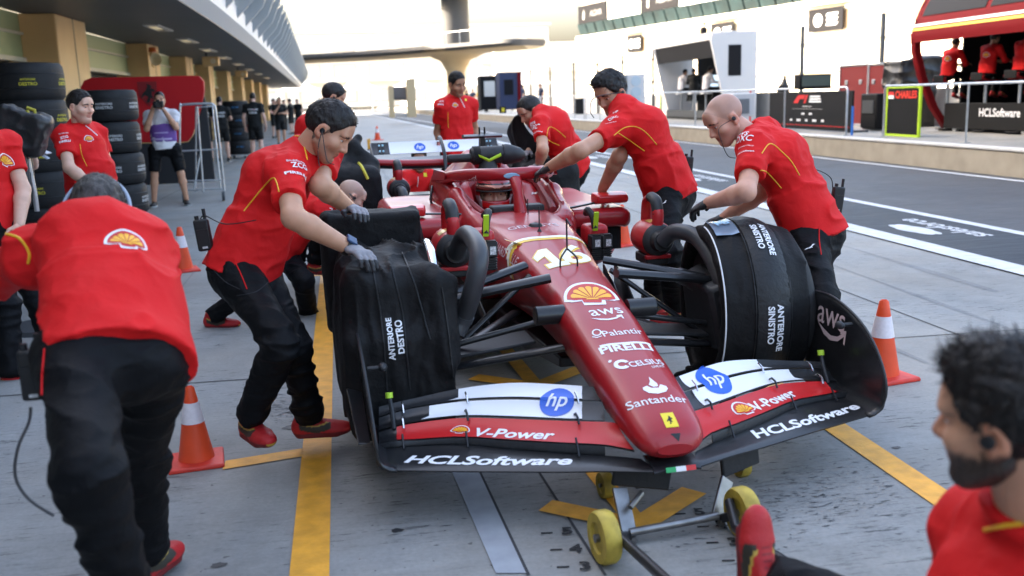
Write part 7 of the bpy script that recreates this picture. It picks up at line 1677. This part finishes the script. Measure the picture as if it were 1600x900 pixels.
# ================================================================== other people, smaller in the view
PUR = mat('purple_bib', (.13, .055, .26), .7); M_WSH = mat('white_shirt', (.62, .60, .62), .7); M_NAVYK = mat('navy_kit', (.01, .018, .05), .6)
J = stand(gnd(267, 322)[:2].tolist()+[0], -math.pi+.12, .99, 'camera', .02); J['face'] = nrm([.12, -1, -.05])
J['hipL'] += [.05, 0, 0]; J['hipR'] -= [.05, 0, 0]; J['knL'] += [.10, 0, 0]; J['anL'] += [.13, 0, 0]; J['knR'] -= [.08, 0, 0]; J['anR'] -= [.12, 0, 0]
PM = human('photographer in a purple bib and black shorts aiming a camera', J, None, 'tan', 'short', top=M_WSH, shorts=True, shoes='black', seed=41, q=.5, k=.99, bend=0, sleeve=.7)
s = Soft(.013); up = PM['up']; p0 = J['pel']; w_ = J['neck']-p0; S_ = PM['side']
s.seg(p0+w_*.12, p0+w_*.6, (.190, .145), (.192, .142), side=S_, flat=True, k=.02); s.seg(p0+w_*.6, J['neck']-up*.02, (.184, .134), (.105, .09), side=S_, k=.03); s.seg(J['neck']-up*.03, J['neck']+up*.2, .09, k=.01, sub=True)
V, Q = s.mesh(1); soft_obj('photographer_bib', V, Q, PUR, PM['o'], PM['org']); sbib = Surf(V, [tuple(q) for q in Q])
for px in ((241, 208, 262, 207), (234, 218, 266, 217)): decal(sbib, poly2d([(-1, -.09), (1, -.09), (1, .09), (-1, .09)]), px[:2], px[2:], 'pale_band', mat('bib_pale_print', (.40, .32, .55), .7), PM['o'], org=PM['org'], off=.006)
cc_ = (J['wrL']+J['wrR'])/2+np.array([.02, -.10, .06]); t = empty('camera', 'black camera with a long lens held by the photographer', 'camera', cc_)
MB().box((0, 0, 0), (.15, .07, .10)).build('camera_body', M_RADIO, t, bevel=.012); MB().lathe([(.035, 0), (.042, .05), (.042, .12), (.048, .16), (.04, .16), (.035, .13)], (0, -.03, 0), axis=(.25, -1, -.02), n=20).build('lens', M_RADIO, t); MB().box((0, .0, .06), (.05, .05, .03)).build('viewfinder', M_RADIO, t, bevel=.005)
# woman at the left edge
J = pose(dict(pel=(6, 330, 8.1), neck=(8, 200, 1), head=(14, 176, -1), shR=(-22, 214, -1), shL=(34, 212, 1), elR=(-15, 262, -1), wrR=(38, 242, -1), elL=(52, 258, 1), wrL=(50, 236, -1), fR=(56, 236, -1), fL=(62, 230, -1), hipR=(-6, 338, -1), hipL=(18, 336, 1), knR=(-5, 420, 1), knL=(18, 420, 1), anR=(-5, 500, 1), anL=(18, 500, 1)), .95)
J['face'] = nrm([.80, -.6, .0]); J['headup'] = nrm([0, 0, 1]); J['toeR'] = nrm([.5, -1, 0]); J['toeL'] = nrm([.8, -1, 0])
PN = human('fair-haired woman at the left edge holding papers, partly behind the black bag', J, None, 'pale', 'long', hairm=M_HAIRB, top=M_BKIT, seed=43, q=.7, k=.93)
c = PN['J']['fR']; t = empty('paper_pad', 'white papers and a phone in the woman\'s hand', 'papers', c); MB().box((.02, -.03, .02), (.20, .14, .008), M=np.array([[.9, 0, .43], [0, 1, 0], [-.43, 0, .9]])).build('paper', M_WSH, t); MB().box((.05, -.06, -.02), (.15, .07, .01), M=np.array([[.8, 0, .6], [0, 1, 0], [-.6, 0, .8]])).build('phone', mat('phone_blue', (.45, .5, .6), .3), t)
# black-kit crew further along
def kit_text(P, at_, n_, w_=.26):
    c = P['J']['neck']-P['up']*.14; sf = P['S']
    for i, wd in enumerate(('PETRONAS', 'INEOS')):
        V, F = text2d(wd, .03); mn = V.min(0); mx = V.max(0); V = (V-(mn+mx)/2)*(w_*(1 if i == 0 else .8)/(mx-mn)[0]); ex = np.cross(P['up'], n_); ex = nrm(ex); Pn, F = lay(sf, (V, F), c-P['up']*.085*i+n_*.15, ex, P['up'], n_, .004, .05)
        put(Pn, F, 'lettering', MATS['white_paint'], P['shirt'], org=P['org'])
def away(px, lab, yaw=0., arms='down', k=1., skin='pale', Y=None, text=True, shorts=True, top=None, hair='short', grp='black-kit crew by the garages', **kw):
    g_ = gnd(*px) if Y is None else atY(px[0], px[1], Y); J = stand((g_[0], g_[1], 0 if Y is None else g_[2]), yaw, k, arms); P = human(lab, J, grp, skin, hair, top=top or M_BKIT, shorts=shorts, bottom=M_BKIT, shoes='black', seed=int(px[0]) % 97, q=.5, k=k, bend=.005, **kw)
    if text: kit_text(P, None, -P['Fr'])
    return P
away((351, 253), 'black-kit man seen from behind beside the blue-lettered tyres', .1, 'work', 1.0)
away((403, 251), 'larger black-kit man seen from behind, left hand gloved', -.1, 'down', 1.04)
away((325, 254), 'black-kit man half hidden behind the display board, arm raised', .4, 'face', 1.0)
away((441, 226), 'black-kit man facing us with arms folded and one hand at his mouth', math.pi+.3, 'face', 1.0, skin='tan', text=False)
away((398, 222), 'black-kit man partly hidden behind the larger one', .5, 'work', 1.0, text=False)
for i, (px, lab) in enumerate((((457, 210), 'dark-dressed man standing beyond the one with folded arms'), ((468, 206), 'dark-dressed man walking near the end of the garages'), ((431, 216), 'pale-faced dark-dressed man in the group by the garages'), ((446, 205), 'farthest dark-dressed man of the group by the garages'))): away(px, lab, 1.2+i*1.4, ('work', 'down', 'fold', 'hips')[i], 1.0, text=False, shorts=i % 2 == 0)
J = stand((gnd(497, 171)[0]*.55, 62, 0), 2.6, 1.0); J['toeL'] = J['toeL']
human('tiny distant man walking at the far end of the pit lane', J, None, 'tan', 'short', top=M_BKIT, bottom=M_BKIT, shoes='black', q=.5, seed=51)
# ================================================================== on the pit wall
def onwall(px, X): p = atX(px[0], px[1], X); return p
M_STRED = mat('stand_red', (.13, .0035, .0055), .6, spec=.1); M_STBLK = mat('stand_black', (.006, .006, .0065), .6, spec=.2); M_TINT = mat('tinted_window', (.010, .010, .012), .5, spec=.1); M_SCREEN = emis('screen_glow', (.35, .45, .55), .35)
so2 = np.array([12.9, 17, WZ]); st_ = empty('red_team_stand', 'red pit wall stand with striped roof edge where three crew sit', 'pit stand', so2)
prof = [(.15, 0), (-.25, .55), (-.55, 1.2), (-.72, 1.75), (-.74, 2.1), (-.60, 2.55), (-.30, 3.1), (0.0, 3.6)]
def stx(z): return np.interp(z, [p[1] for p in prof], [p[0] for p in prof])
Y0, Y1 = 11.2-17, 19.75-17
end = [(x, z) for x, z in prof]; inner = [(x+.16, z) for x, z in prof[::-1]]
for y, nm in ((Y1, 'end_frame'), (Y0, 'end_frame')): MB().prism(end+inner, (0, y, 0), (1, 0, 0), (0, 0, 1), .16).build(nm, M_STRED, st_, bevel=.02)
def sheet(z0, z1, y0, y1, name, m, lift=0., th=.05, n=6):
    zs = np.linspace(z0, z1, n); return MB().loft([[(stx(z)-lift, y, z) for z in zs]+[(stx(z)-lift+th, y, z) for z in zs[::-1]] for y in (y0, y1)]).build(name, m, st_)
sheet(1.92, 2.42, Y0, Y1, 'roof_edge', M_STRED); sheet(2.42, 3.6, Y0, Y1, 'upper_panel', M_STRED)
for a, q in ((Y1-.25, Y1-2.35), (Y1-2.5, Y1-4.7), (Y1-4.85, Y0+.2)): sheet(2.47, 3.3, a, q, 'window', M_TINT, .012, .01)
sheet(2.255, 2.31, Y0, Y1, 'white_stripe', M_WHITE, .012, .01, 3); sheet(2.17, 2.225, Y0, Y1, 'yellow_stripe', M_YEL, .012, .01, 3)
MB().box((.95, (Y0+Y1)/2, 3.6), (1.9, Y1-Y0, .1)).build('roof', M_STRED, st_); MB().box((1.55, (Y0+Y1)/2-.1, 1.8), (.06, Y1-Y0-.2, 3.5)).build('back_wall', M_STBLK, st_)
MB().box((.95, Y1-.25, 1.85), (1.15, .06, 3.4)).build('end_panel', M_STBLK, st_); MB().box((.80, (Y0+Y1)/2, .02), (1.5, Y1-Y0, .04)).build('deck', M_STBLK, st_); cab_ = MB().box((.02, (Y0+Y1)/2-.15, .34), (.16, Y1-Y0-.4, .54)).build('front_box', M_STBLK, st_, bevel=.01)
MB().box((1.2, (Y0+Y1)/2-.8, 1.08), (.6, Y1-Y0-1.6, .06)).build('desk', M_STBLK, st_)
for k in range(5): q = MB().box((1.46, Y1-2.0-k*1.35, 1.75), (.05, 1.1, .55)).build('monitor', M_STBLK, st_, bevel=.01); MB().box((1.43, Y1-2.0-k*1.35, 1.75), (.012, 1.0, .46)).build('screen', mat('screen_dim', (.03, .04, .05), .2), q)
flat_text('HCLSoftware', (-.072, .55+.0, .42), (0, -1, 0), (0, 0, 1), .17, 'lettering', M_WHITE, cab_, .02)
for y in (Y1-.7, Y1-2.9, Y1-3.3, Y1-5.6): MB().lathe([(0, -.03), (.07, -.03), (.07, .03), (0, .03)], (.0, y, .06), axis=(1, 0, 0), n=14).build('castor', M_STEEL, st_)
for i, (px, lab) in enumerate((((1482, 120), 'left of the three red-shirted crew on stools, seen from behind'), ((1542, 116), 'middle of the three red-shirted crew on stools, with headphones'), ((1596, 112), 'right seated crew member in the stand, cut off by the picture edge'))):
    p = atX(px[0], px[1], 12.95); J = sit((p[0], p[1], p[2]-.02), -math.pi/2+.25, .97)
    P = human(lab, J, 'seated crew in the red stand', 'tan', 'short', seed=61+i, q=.5, k=.97, sleeve=1.5, bend=.03)
    if i < 2:
        cq = project(P['J']['neck']-P['up']*.20-P['Fr']*.14); scallop(P['S'], (cq[0]+1, cq[1]), 11, P['shirt'], None, P['org'])
    t = empty('bar_stool', ('red backed bar stool under the left seated crew member', 'red backed bar stool under the middle seated crew member', 'red backed bar stool under the right seated crew member')[i], 'stool', (p[0], p[1], WZ+.04), group='stools in the red stand'); hz = p[2]-.10-WZ-.04
    MB().loft([[(-.20, -.20, hz+.10), (-.20, .20, hz+.10)], [(-.22, -.21, hz+.02), (-.22, .21, hz+.02)], [(-.10, -.2, hz-.03), (-.10, .2, hz-.03)], [(.20, -.19, hz-.03), (.20, .19, hz-.03)]], closed=False).build('seat', M_STRED, t, solid=.04)
    MB().box((-.235, 0, hz+.06), (.03, .36, .16)).build('back_pad', M_STBLK, t, bevel=.02); MB().cyl((0, 0, 0), (0, 0, hz-.04), .035, n=12).build('stem', M_STEEL, t); MB().lathe([(0, .02), (.2, .02), (.22, 0), (0, 0)], n=24).build('base_disc', M_STBLK, t); MB().tube([(.16*math.cos(a)+.1, .16*math.sin(a), hz*.42) for a in np.linspace(-1.5, 1.5, 12)], .012, 6).build('foot_ring', M_STEEL, t)
# silver-white stand
so3 = np.array([12.5, 34.4, WZ]); ws = empty('white_team_stand', 'silver white pit wall stand with a dark open front where people in white sit', 'pit stand', so3)
M_STW = mat('stand_silver_white', (.56, .55, .54), .45); ya, yb = 31.3-34.4, 37.6-34.4
pr_ = [(.15, 0), (-.15, 1.0), (-.55, 2.7), (-.50, 2.95), (.1, 2.98), (1.1, 2.98), (1.1, 0)]
MB().prism(pr_, (0, ya, 0), (1, 0, 0), (0, 0, 1), .12).build('end_wall', M_STW, ws, bevel=.04); MB().prism(pr_, (0, yb-.12, 0), (1, 0, 0), (0, 0, 1), .12).build('end_wall', M_STW, ws, bevel=.04)
MB().loft([[(-.52, y, 2.72), (-.50, y, 2.96), (1.1, y, 2.98), (1.1, y, 2.86), (-.40, y, 2.84)] for y in (ya, yb)]).build('roof', M_STW, ws); MB().loft([[(-.50, y, 2.72), (-.37, y, 2.14), (-.33, y, 2.14), (-.45, y, 2.74)] for y in (ya+.12, yb-.12)]).build('front_blind', mat('charcoal_blind', (.013, .013, .015), .7, spec=.2), ws)
MB().box((1.08, (ya+yb)/2-.35, 1.3), (.06, yb-ya-.9, 2.6)).build('back_wall', M_STBLK, ws); MB().box((.5, (ya+yb)/2, .04), (1.1, yb-ya, .08)).build('deck', M_STBLK, ws); MB().box((.9, (ya+yb)/2, 1.0), (.45, yb-ya-.3, .05)).build('desk', M_STBLK, ws); MB().box((.05, (ya+yb)/2, .18), (.12, yb-ya-.3, .30)).build('step', M_DPOST, ws)
for k in range(4): MB().box((1.0, ya+1.2+k*1.2, 1.4), (.03, .9, .42)).build('screen', M_SCREEN if k in (1, 2) else mat('screen_dim', (.03, .04, .05), .2), ws)
MB().box((.30, ya-.127, 2.02), (.46, .016, 1.02)).build('side_window', M_TINT, ws, bevel=.05)
for i, (px, lab, m_) in enumerate((((1075, 137), 'person in a white shirt sitting in the silver stand, left one', M_WSH), ((1096, 137), 'person in dark clothes standing between the two in white', M_BKIT), ((1117, 137), 'person in a white shirt sitting in the silver stand, right one', M_WSH))):
    Yp = (36.4, 35.0, 33.7)[i]; p = atY(px[0], px[1], Yp); p[0] = 12.8; J = sit((12.75, Yp, 1.48), -math.pi/2+(.1 if i != 1 else 1.2), .96); human(lab, J, 'people in the silver stand', 'tan', 'short', top=m_, bottom=M_BKIT, shoes='black', seed=71+i, q=.5, k=.96, sleeve=1.5)
    t = empty('bar_stool', ('white stool under the left person in white', 'white stool under the person in dark clothes', 'white stool under the right person in white')[i], 'stool', (12.75, Yp, WZ), group='stools in the silver stand'); MB().box((0, 0, .95), (.36, .36, .06)).build('seat', M_STW, t, bevel=.02); MB().cyl((0, 0, 0), (0, 0, .92), .04, n=10).build('stem', M_STEEL, t); MB().box((0, 0, .015), (.36, .36, .03)).build('foot', M_STEEL, t, bevel=.01)
p = onwall((1098, 45), 12.6); t = empty('roof_antenna', 'small black camera and aerial on the roof of the silver stand', 'antenna', (12.6, 33.6, WZ+2.98)); MB().box((0, 0, .15), (.18, .25, .30)).build('housing', M_STBLK, t, bevel=.02); MB().cyl((0, -.08, .3), (0, -.08, .62), .02, n=8).build('aerial', M_STBLK, t)
# silver cabinet, posts, cooler
def pbox(pxl, pxr, ytop, ybot, Y, dpt, name, lab, cat, m, grp=None):
    a = atY(pxl, ybot, Y); q = atY(pxr, ytop, Y); c = np.array([(a[0]+q[0])/2, Y, max(WZ, min(a[2], q[2]))]); t = empty(name, lab, cat, c, group=grp); w_, h = abs(q[0]-a[0]), max(a[2], q[2])-c[2]
    MB().box((0, dpt/2, h/2), (w_, dpt, h)).build('casing', m, t, bevel=.02); return t, w_, h
t, w_, h = pbox(970, 1008, 115, 172, 30.5, .8, 'equipment_cabinet', 'silver and grey cabinet with three round fans on the platform', 'cabinet', M_STW)
for k in range(3): MB().lathe([(0, 0), (w_*.2, 0), (w_*.2, .02), (0, .02)], (w_*.12, -.022, h*(.2+.3*k)), axis=(0, 1, 0), n=18).build('fan', mat('fan_pale', (.42, .5, .55), .4), t)
MB().box((-w_*.36, -.012, h*.5), (w_*.26, .02, h*.96)).build('side_panel', mat('cabinet_grey', (.22, .23, .24), .5), t)
t, w_, h = pbox(1145, 1180, 145, 183, 22.3, .5, 'cooling_unit', 'white portable cooling unit with a grille behind the bald mechanic', 'cooler', M_STW)
MB().box((-w_*.08, -.012, h*.45), (w_*.62, .02, h*.62)).build('grille', mat('grille_grey', (.16, .17, .18), .5), t)
for k in range(6): MB().box((-w_*.08-w_*.25+w_*.1*k, -.026, h*.45), (w_*.035, .012, h*.6)).build('slat', mat('cabinet_grey', (.22, .23, .24), .5), t)
for px, Y, c, lab in (((1032, 144, 194), 19.9, (.45, .62, .02), 'neon yellow upright tube on the railing behind the reaching mechanic'), ((1172, 140, 186), 18.9, (.55, .03, .03), 'red upright tube on the railing behind the bald mechanic'), ((1331, 166, 211), 19.2, (.03, .16, .55), 'blue upright tube at the end of the railing by the black screen')):
    a = atX(px[0], px[2], 10.56); q = atX(px[0], px[1], 10.56); a[2] = WZ; o = MB().cyl((0, 0, 0), (0, 0, q[2]-a[2]), .026, n=10).build('marker_tube', mat('tube_%d' % px[0], c, .5)); o.location = a; tag(o, lab, 'tube')
# black event screen
ey0 = onwall((1204, 140), 11.15); ey1 = onwall((1334, 140), 11.15); eo_ = np.array([11.15, (ey0[1]+ey1[1])/2, WZ]); L_ = abs(ey0[1]-ey1[1]); t = empty('event_screen', 'long black event board with a red slanted mark and small white logos', 'board', eo_)
sc = MB().box((0, 0, .48), (.05, L_, .92)).build('board', mat('event_board_black', (.006, .006, .007), .6, spec=.2), t, bevel=.01)
for y in (-L_/2+.1, L_/2-.1): MB().box((.18, y, .02), (.5, .06, .04)).build('foot', M_DPOST, t)
ex_ = np.array([0, -1., 0]); fo_ = np.array([-.028, 0, 0])
MB().prism([(-.30, 0), (-.05, 0), (.05, .10), (.28, .10), (.36, .20), (-.02, .20), (-.14, .12)], fo_+[0, .45, .66], ex_, UPV, .004).build('emblem', mat('event_red', (.5, .02, .02), .5), sc, smooth=False); MB().prism([(.26, 0), (.36, 0), (.50, .20), (.40, .20)], fo_+[0, .45, .66], ex_, UPV, .004).build('emblem', mat('event_red', (.5, .02, .02), .5), sc, smooth=False)
for k in range(3): MB().box(fo_+[-.002, -.42, .70+.06*k], (.004, .62-.05*k, .04)).build('print_line', M_WHITE, sc)
MB().box(fo_+[-.002, 0, .58], (.004, .5, .016)).build('print_line', M_LAB, sc); MB().box(fo_+[-.002, 0, .52], (.004, 1.6, .006)).build('print_line', M_LAB, sc)
for k in range(2): MB().box(fo_+[-.002, .2-.4*k, .40], (.004, .16, .045)).build('print_mark', M_WHITE, sc)
for k in range(5): MB().box(fo_+[-.002, .85-.42*k, .24], (.004, .2 if k % 2 else .12, .05)).build('print_mark', M_WHITE, sc)
MB().box(fo_+[-.002, 0, .12], (.004, L_*.96, .014)).build('red_line', mat('event_red', (.5, .02, .02), .5), sc)
# driver's pit board
pb0 = onwall((1388, 140), 11.0); pb1 = onwall((1439, 140), 11.0); po_ = np.array([11.0, (pb0[1]+pb1[1])/2, WZ]); L_ = abs(pb0[1]-pb1[1]); t = empty('pit_board', 'neon framed black pit board reading CHARLES in red letters', 'pit board', po_)
bd_ = MB().box((0, 0, .50), (.03, L_, .98)).build('board', M_STBLK, t)
for c, d in (((0, 0, .99), (.05, L_+.06, .05)), ((0, 0, .02), (.05, L_+.06, .05)), ((0, L_/2, .5), (.05, .05, .98)), ((0, -L_/2, .5), (.05, .05, .98))): MB().box(c, d).build('frame', M_NEON, t, bevel=.006)
flat_text('CHARLES', (-.019, -.10, .84), (0, -1, 0), UPV, .15, 'lettering', mat('board_red_letters', (.75, .04, .02), .5), bd_, .03, wd=L_*.66)
MB().box((-.018, L_/2-.15, .86), (.006, .20, .07)).build('flag', mat('flag_red', (.6, .03, .03), .5), bd_); MB().box((-.018, L_/2-.15, .79), (.006, .20, .07)).build('flag', M_WHITE, bd_)
# flight cases, black covers, monitor, equipment
def fcase(pl, pr2, yt, yb, X, lab):
    a = onwall((pl, yb), X); q = onwall((pr2, yb), X); top = onwall(((pl+pr2)/2, yt), X); c = np.array([X, (a[1]+q[1])/2, WZ]); h = top[2]-WZ; w_ = abs(a[1]-q[1]); t = empty('flight_case', lab, 'flight case', c, group='red flight cases on the platform')
    MB().box((.3, 0, h/2), (.6, w_, h)).build('casing', mat('case_red', (.13, .008, .008), .5), t)
    for y in (-w_/2, w_/2): MB().box((0, y, h/2), (.05, .05, h)).build('edge_trim', M_STEEL, t, bevel=.006)
    for z in (.03, h): MB().box((0, 0, z), (.05, w_, .05)).build('edge_trim', M_STEEL, t, bevel=.006)
    for y in (-w_*.25, w_*.25): MB().box((-.012, y, h*.72), (.02, .14, .12)).build('latch', M_STEEL, t, bevel=.01)
    return t
fcase(1312, 1356, 102, 138, 13.2, 'red flight case with grey trim, left of the two'); fcase(1357, 1388, 100, 138, 13.2, 'red flight case with a pale label, right of the two')
for pts, lab, Y_ in (([(1398, 98), (1420, 93), (1428, 135), (1397, 140)], 'black plastic cover draped over equipment left of the red stand', 0), ([(1436, 92), (1452, 90), (1450, 128), (1438, 132)], 'black draped cover seen through the red stand\'s open end', .5)):
    cs = [onwall(p, 13.4+Y_) for p in pts]; c = np.mean(cs, 0); s = Soft(.02); s.box(c-[0, 0, .0], (.3, abs(cs[0][1]-cs[1][1])/2+.1, abs(cs[0][2]-cs[3][2])/2+.02), rd=.08); s.box((c[0], c[1], (c[2]+WZ)/2), (.2, .3, (c[2]-WZ)/2+.02), rd=.05, k=.05); s.disp = folds(.05, (3, 3, 3), 91); V, Q = s.mesh(1)
    o = soft_obj('equipment_cover', V, Q, MATS['bag_black'], None, (c[0], c[1], WZ)); o.location = (c[0], c[1], WZ); tag(o, lab, 'cover')
t, w_, h = pbox(1250, 1300, 115, 140, 19.0, .3, 'field_monitor', 'dark flat monitor standing behind the black event board', 'monitor', M_STBLK)
MB().box((0, -.012, h*.55), (w_*.9, .02, h*.7)).build('screen', mat('monitor_green_grey', (.07, .09, .08), .25), t)
c = onwall((1222, 150), 12.0); s = Soft(.02); s.seg((c[0], c[1], WZ+.1), (c[0], c[1], WZ+1.0), (.16, .28), (.14, .26), side=(1, 0, 0)); s.seg((c[0], c[1]-.1, WZ+1.0), (c[0], c[1]-.15, WZ+1.35), .14, .05, k=.08); s.disp = folds(.04, (4, 4, 4), 95); V, Q = s.mesh(1); o = soft_obj('equipment_cover', V, Q, MATS['bag_black'], None, (c[0], c[1], WZ)); o.location = (c[0], c[1], WZ); tag(o, 'black hooded cover over equipment at the left end of the event board', 'cover')
for k, (px, lab) in enumerate((((1372, 165), 'dark wheeled rack behind the railing between the black boards'), ((905, 175), 'low black box on the platform beside the men in blue'))):
    c = onwall(px, 12.2); t = empty('equipment_rack', lab, 'rack', (c[0], c[1], WZ)); MB().box((0, 0, .45), (.5, .7, .8)).build('casing', M_STBLK, t, bevel=.03); MB().box((-.26, 0, .55), (.02, .5, .3)).build('panel', M_DPOST, t); MB().box((0, 0, .05), (.4, .6, .06)).build('base', M_DPOST, t)
# people along the rail further away
def rail_person(px, X, lab, yaw, top, arms='down', k=1., skin='tan', bottom=None, **kw):
    p = onwall(px, X); J = stand((X+off(p[1]), p[1], WZ), yaw, k, arms, **kw); return human(lab, J, 'people along the pit wall', skin, 'short', top=top, bottom=bottom or M_BKIT, shoes='black', seed=int(px[0]) % 89, q=.5, k=k, sleeve=.6, bend=.0, shorts=False)
M_ORG = mat('marshal_orange', (.62, .13, .02), .7); M_YSH = mat('yellow_shirt', (.62, .42, .03), .7)
rail_person((851, 172), 11.6, 'man in dark blue kit on the platform, left of two', 1.2, M_NAVYK); rail_person((877, 172), 11.6, 'man in dark blue kit on the platform, right of two', 1.7, M_NAVYK)
rail_person((745, 173), 11.6, 'marshal in orange overalls leaning on the far railing', -.9, M_ORG, 'work', bottom=M_ORG, lean=.15)
rail_person((788, 173), 11.9, 'person in a yellow shirt among the group on the platform', 2.2, M_YSH, 'fold'); rail_person((770, 173), 12.2, 'dark-dressed person beside the one in yellow', 1.0, M_BKIT); rail_person((778, 172), 11.5, 'person in blue trousers and dark top in the platform group', 2.6, M_NAVYK, 'work'); rail_person((797, 173), 11.4, 'bare-armed person right of the one in yellow', -2.2, M_BKIT, 'fold')
t, w_, h = pbox(782, 815, 112, 172, 44, 1.2, 'marshal_kiosk', 'dark blue and red kiosk behind the group on the platform', 'kiosk', mat('kiosk_blue', (.02, .03, .08), .5)); MB().box((w_*.36, -.03, h/2), (w_*.12, .05, h)).build('red_panel', M_STRED, t); MB().box((-w_*.1, -.02, h*.6), (w_*.4, .03, h*.4)).build('window', M_TINT, t)
t, w_, h = pbox(752, 778, 118, 172, 47, 1.2, 'marshal_kiosk', 'black framed booth with a pale window left of the blue kiosk', 'kiosk', M_STBLK); MB().box((0, -.02, h*.62), (w_*.6, .03, h*.45)).build('window', M_GLZ, t)
t, w_, h = pbox(781, 791, 166, 177, 29, .1, 'shield_sign', 'small dark sign with a yellow shield at the foot of the railing', 'sign', M_STBLK); MB().box((0, -.012, h*.5), (w_*.4, .01, h*.55)).build('shield', MATS['shield_yellow'], t)
rail_person((640, 172), 11.5, 'tiny dark figure on the far platform left of the stair tower', 1.3, M_BKIT); rail_person((603, 170), 11.4, 'tiny pale-shirted figure near the far end of the platform', 2.0, M_WSH, 'fold'); rail_person((690, 172), 11.8, 'small dark figure on the platform right of the stair tower', -.6, M_BKIT, 'work')
# light clutter far along the wall
for i, (px, X, c, lab) in enumerate((((578, 150), 11.8, (.6, .05, .02), 'red flag hanging from a pole far along the pit wall'), ((662, 158), 11.9, (.6, .08, .03), 'orange banner post on the far platform'))):
    p = onwall((px[0], 170), 11.4); t = empty('flag_pole', lab, 'flag', (p[0]+off(p[1]), p[1], WZ)); MB().cyl((0, 0, 0), (0, 0, 2.4), .03, n=8).build('pole', M_STEEL, t); MB().loft([[(0, y, 2.3-.2*abs(y)), (0.05*math.sin(y*6), y, 1.2)] for y in np.linspace(-.02, -.6, 5)], closed=False).build('cloth', mat('flag_cloth_%d' % i, c, .7), t, solid=.01)
bpy.context.view_layer.update()
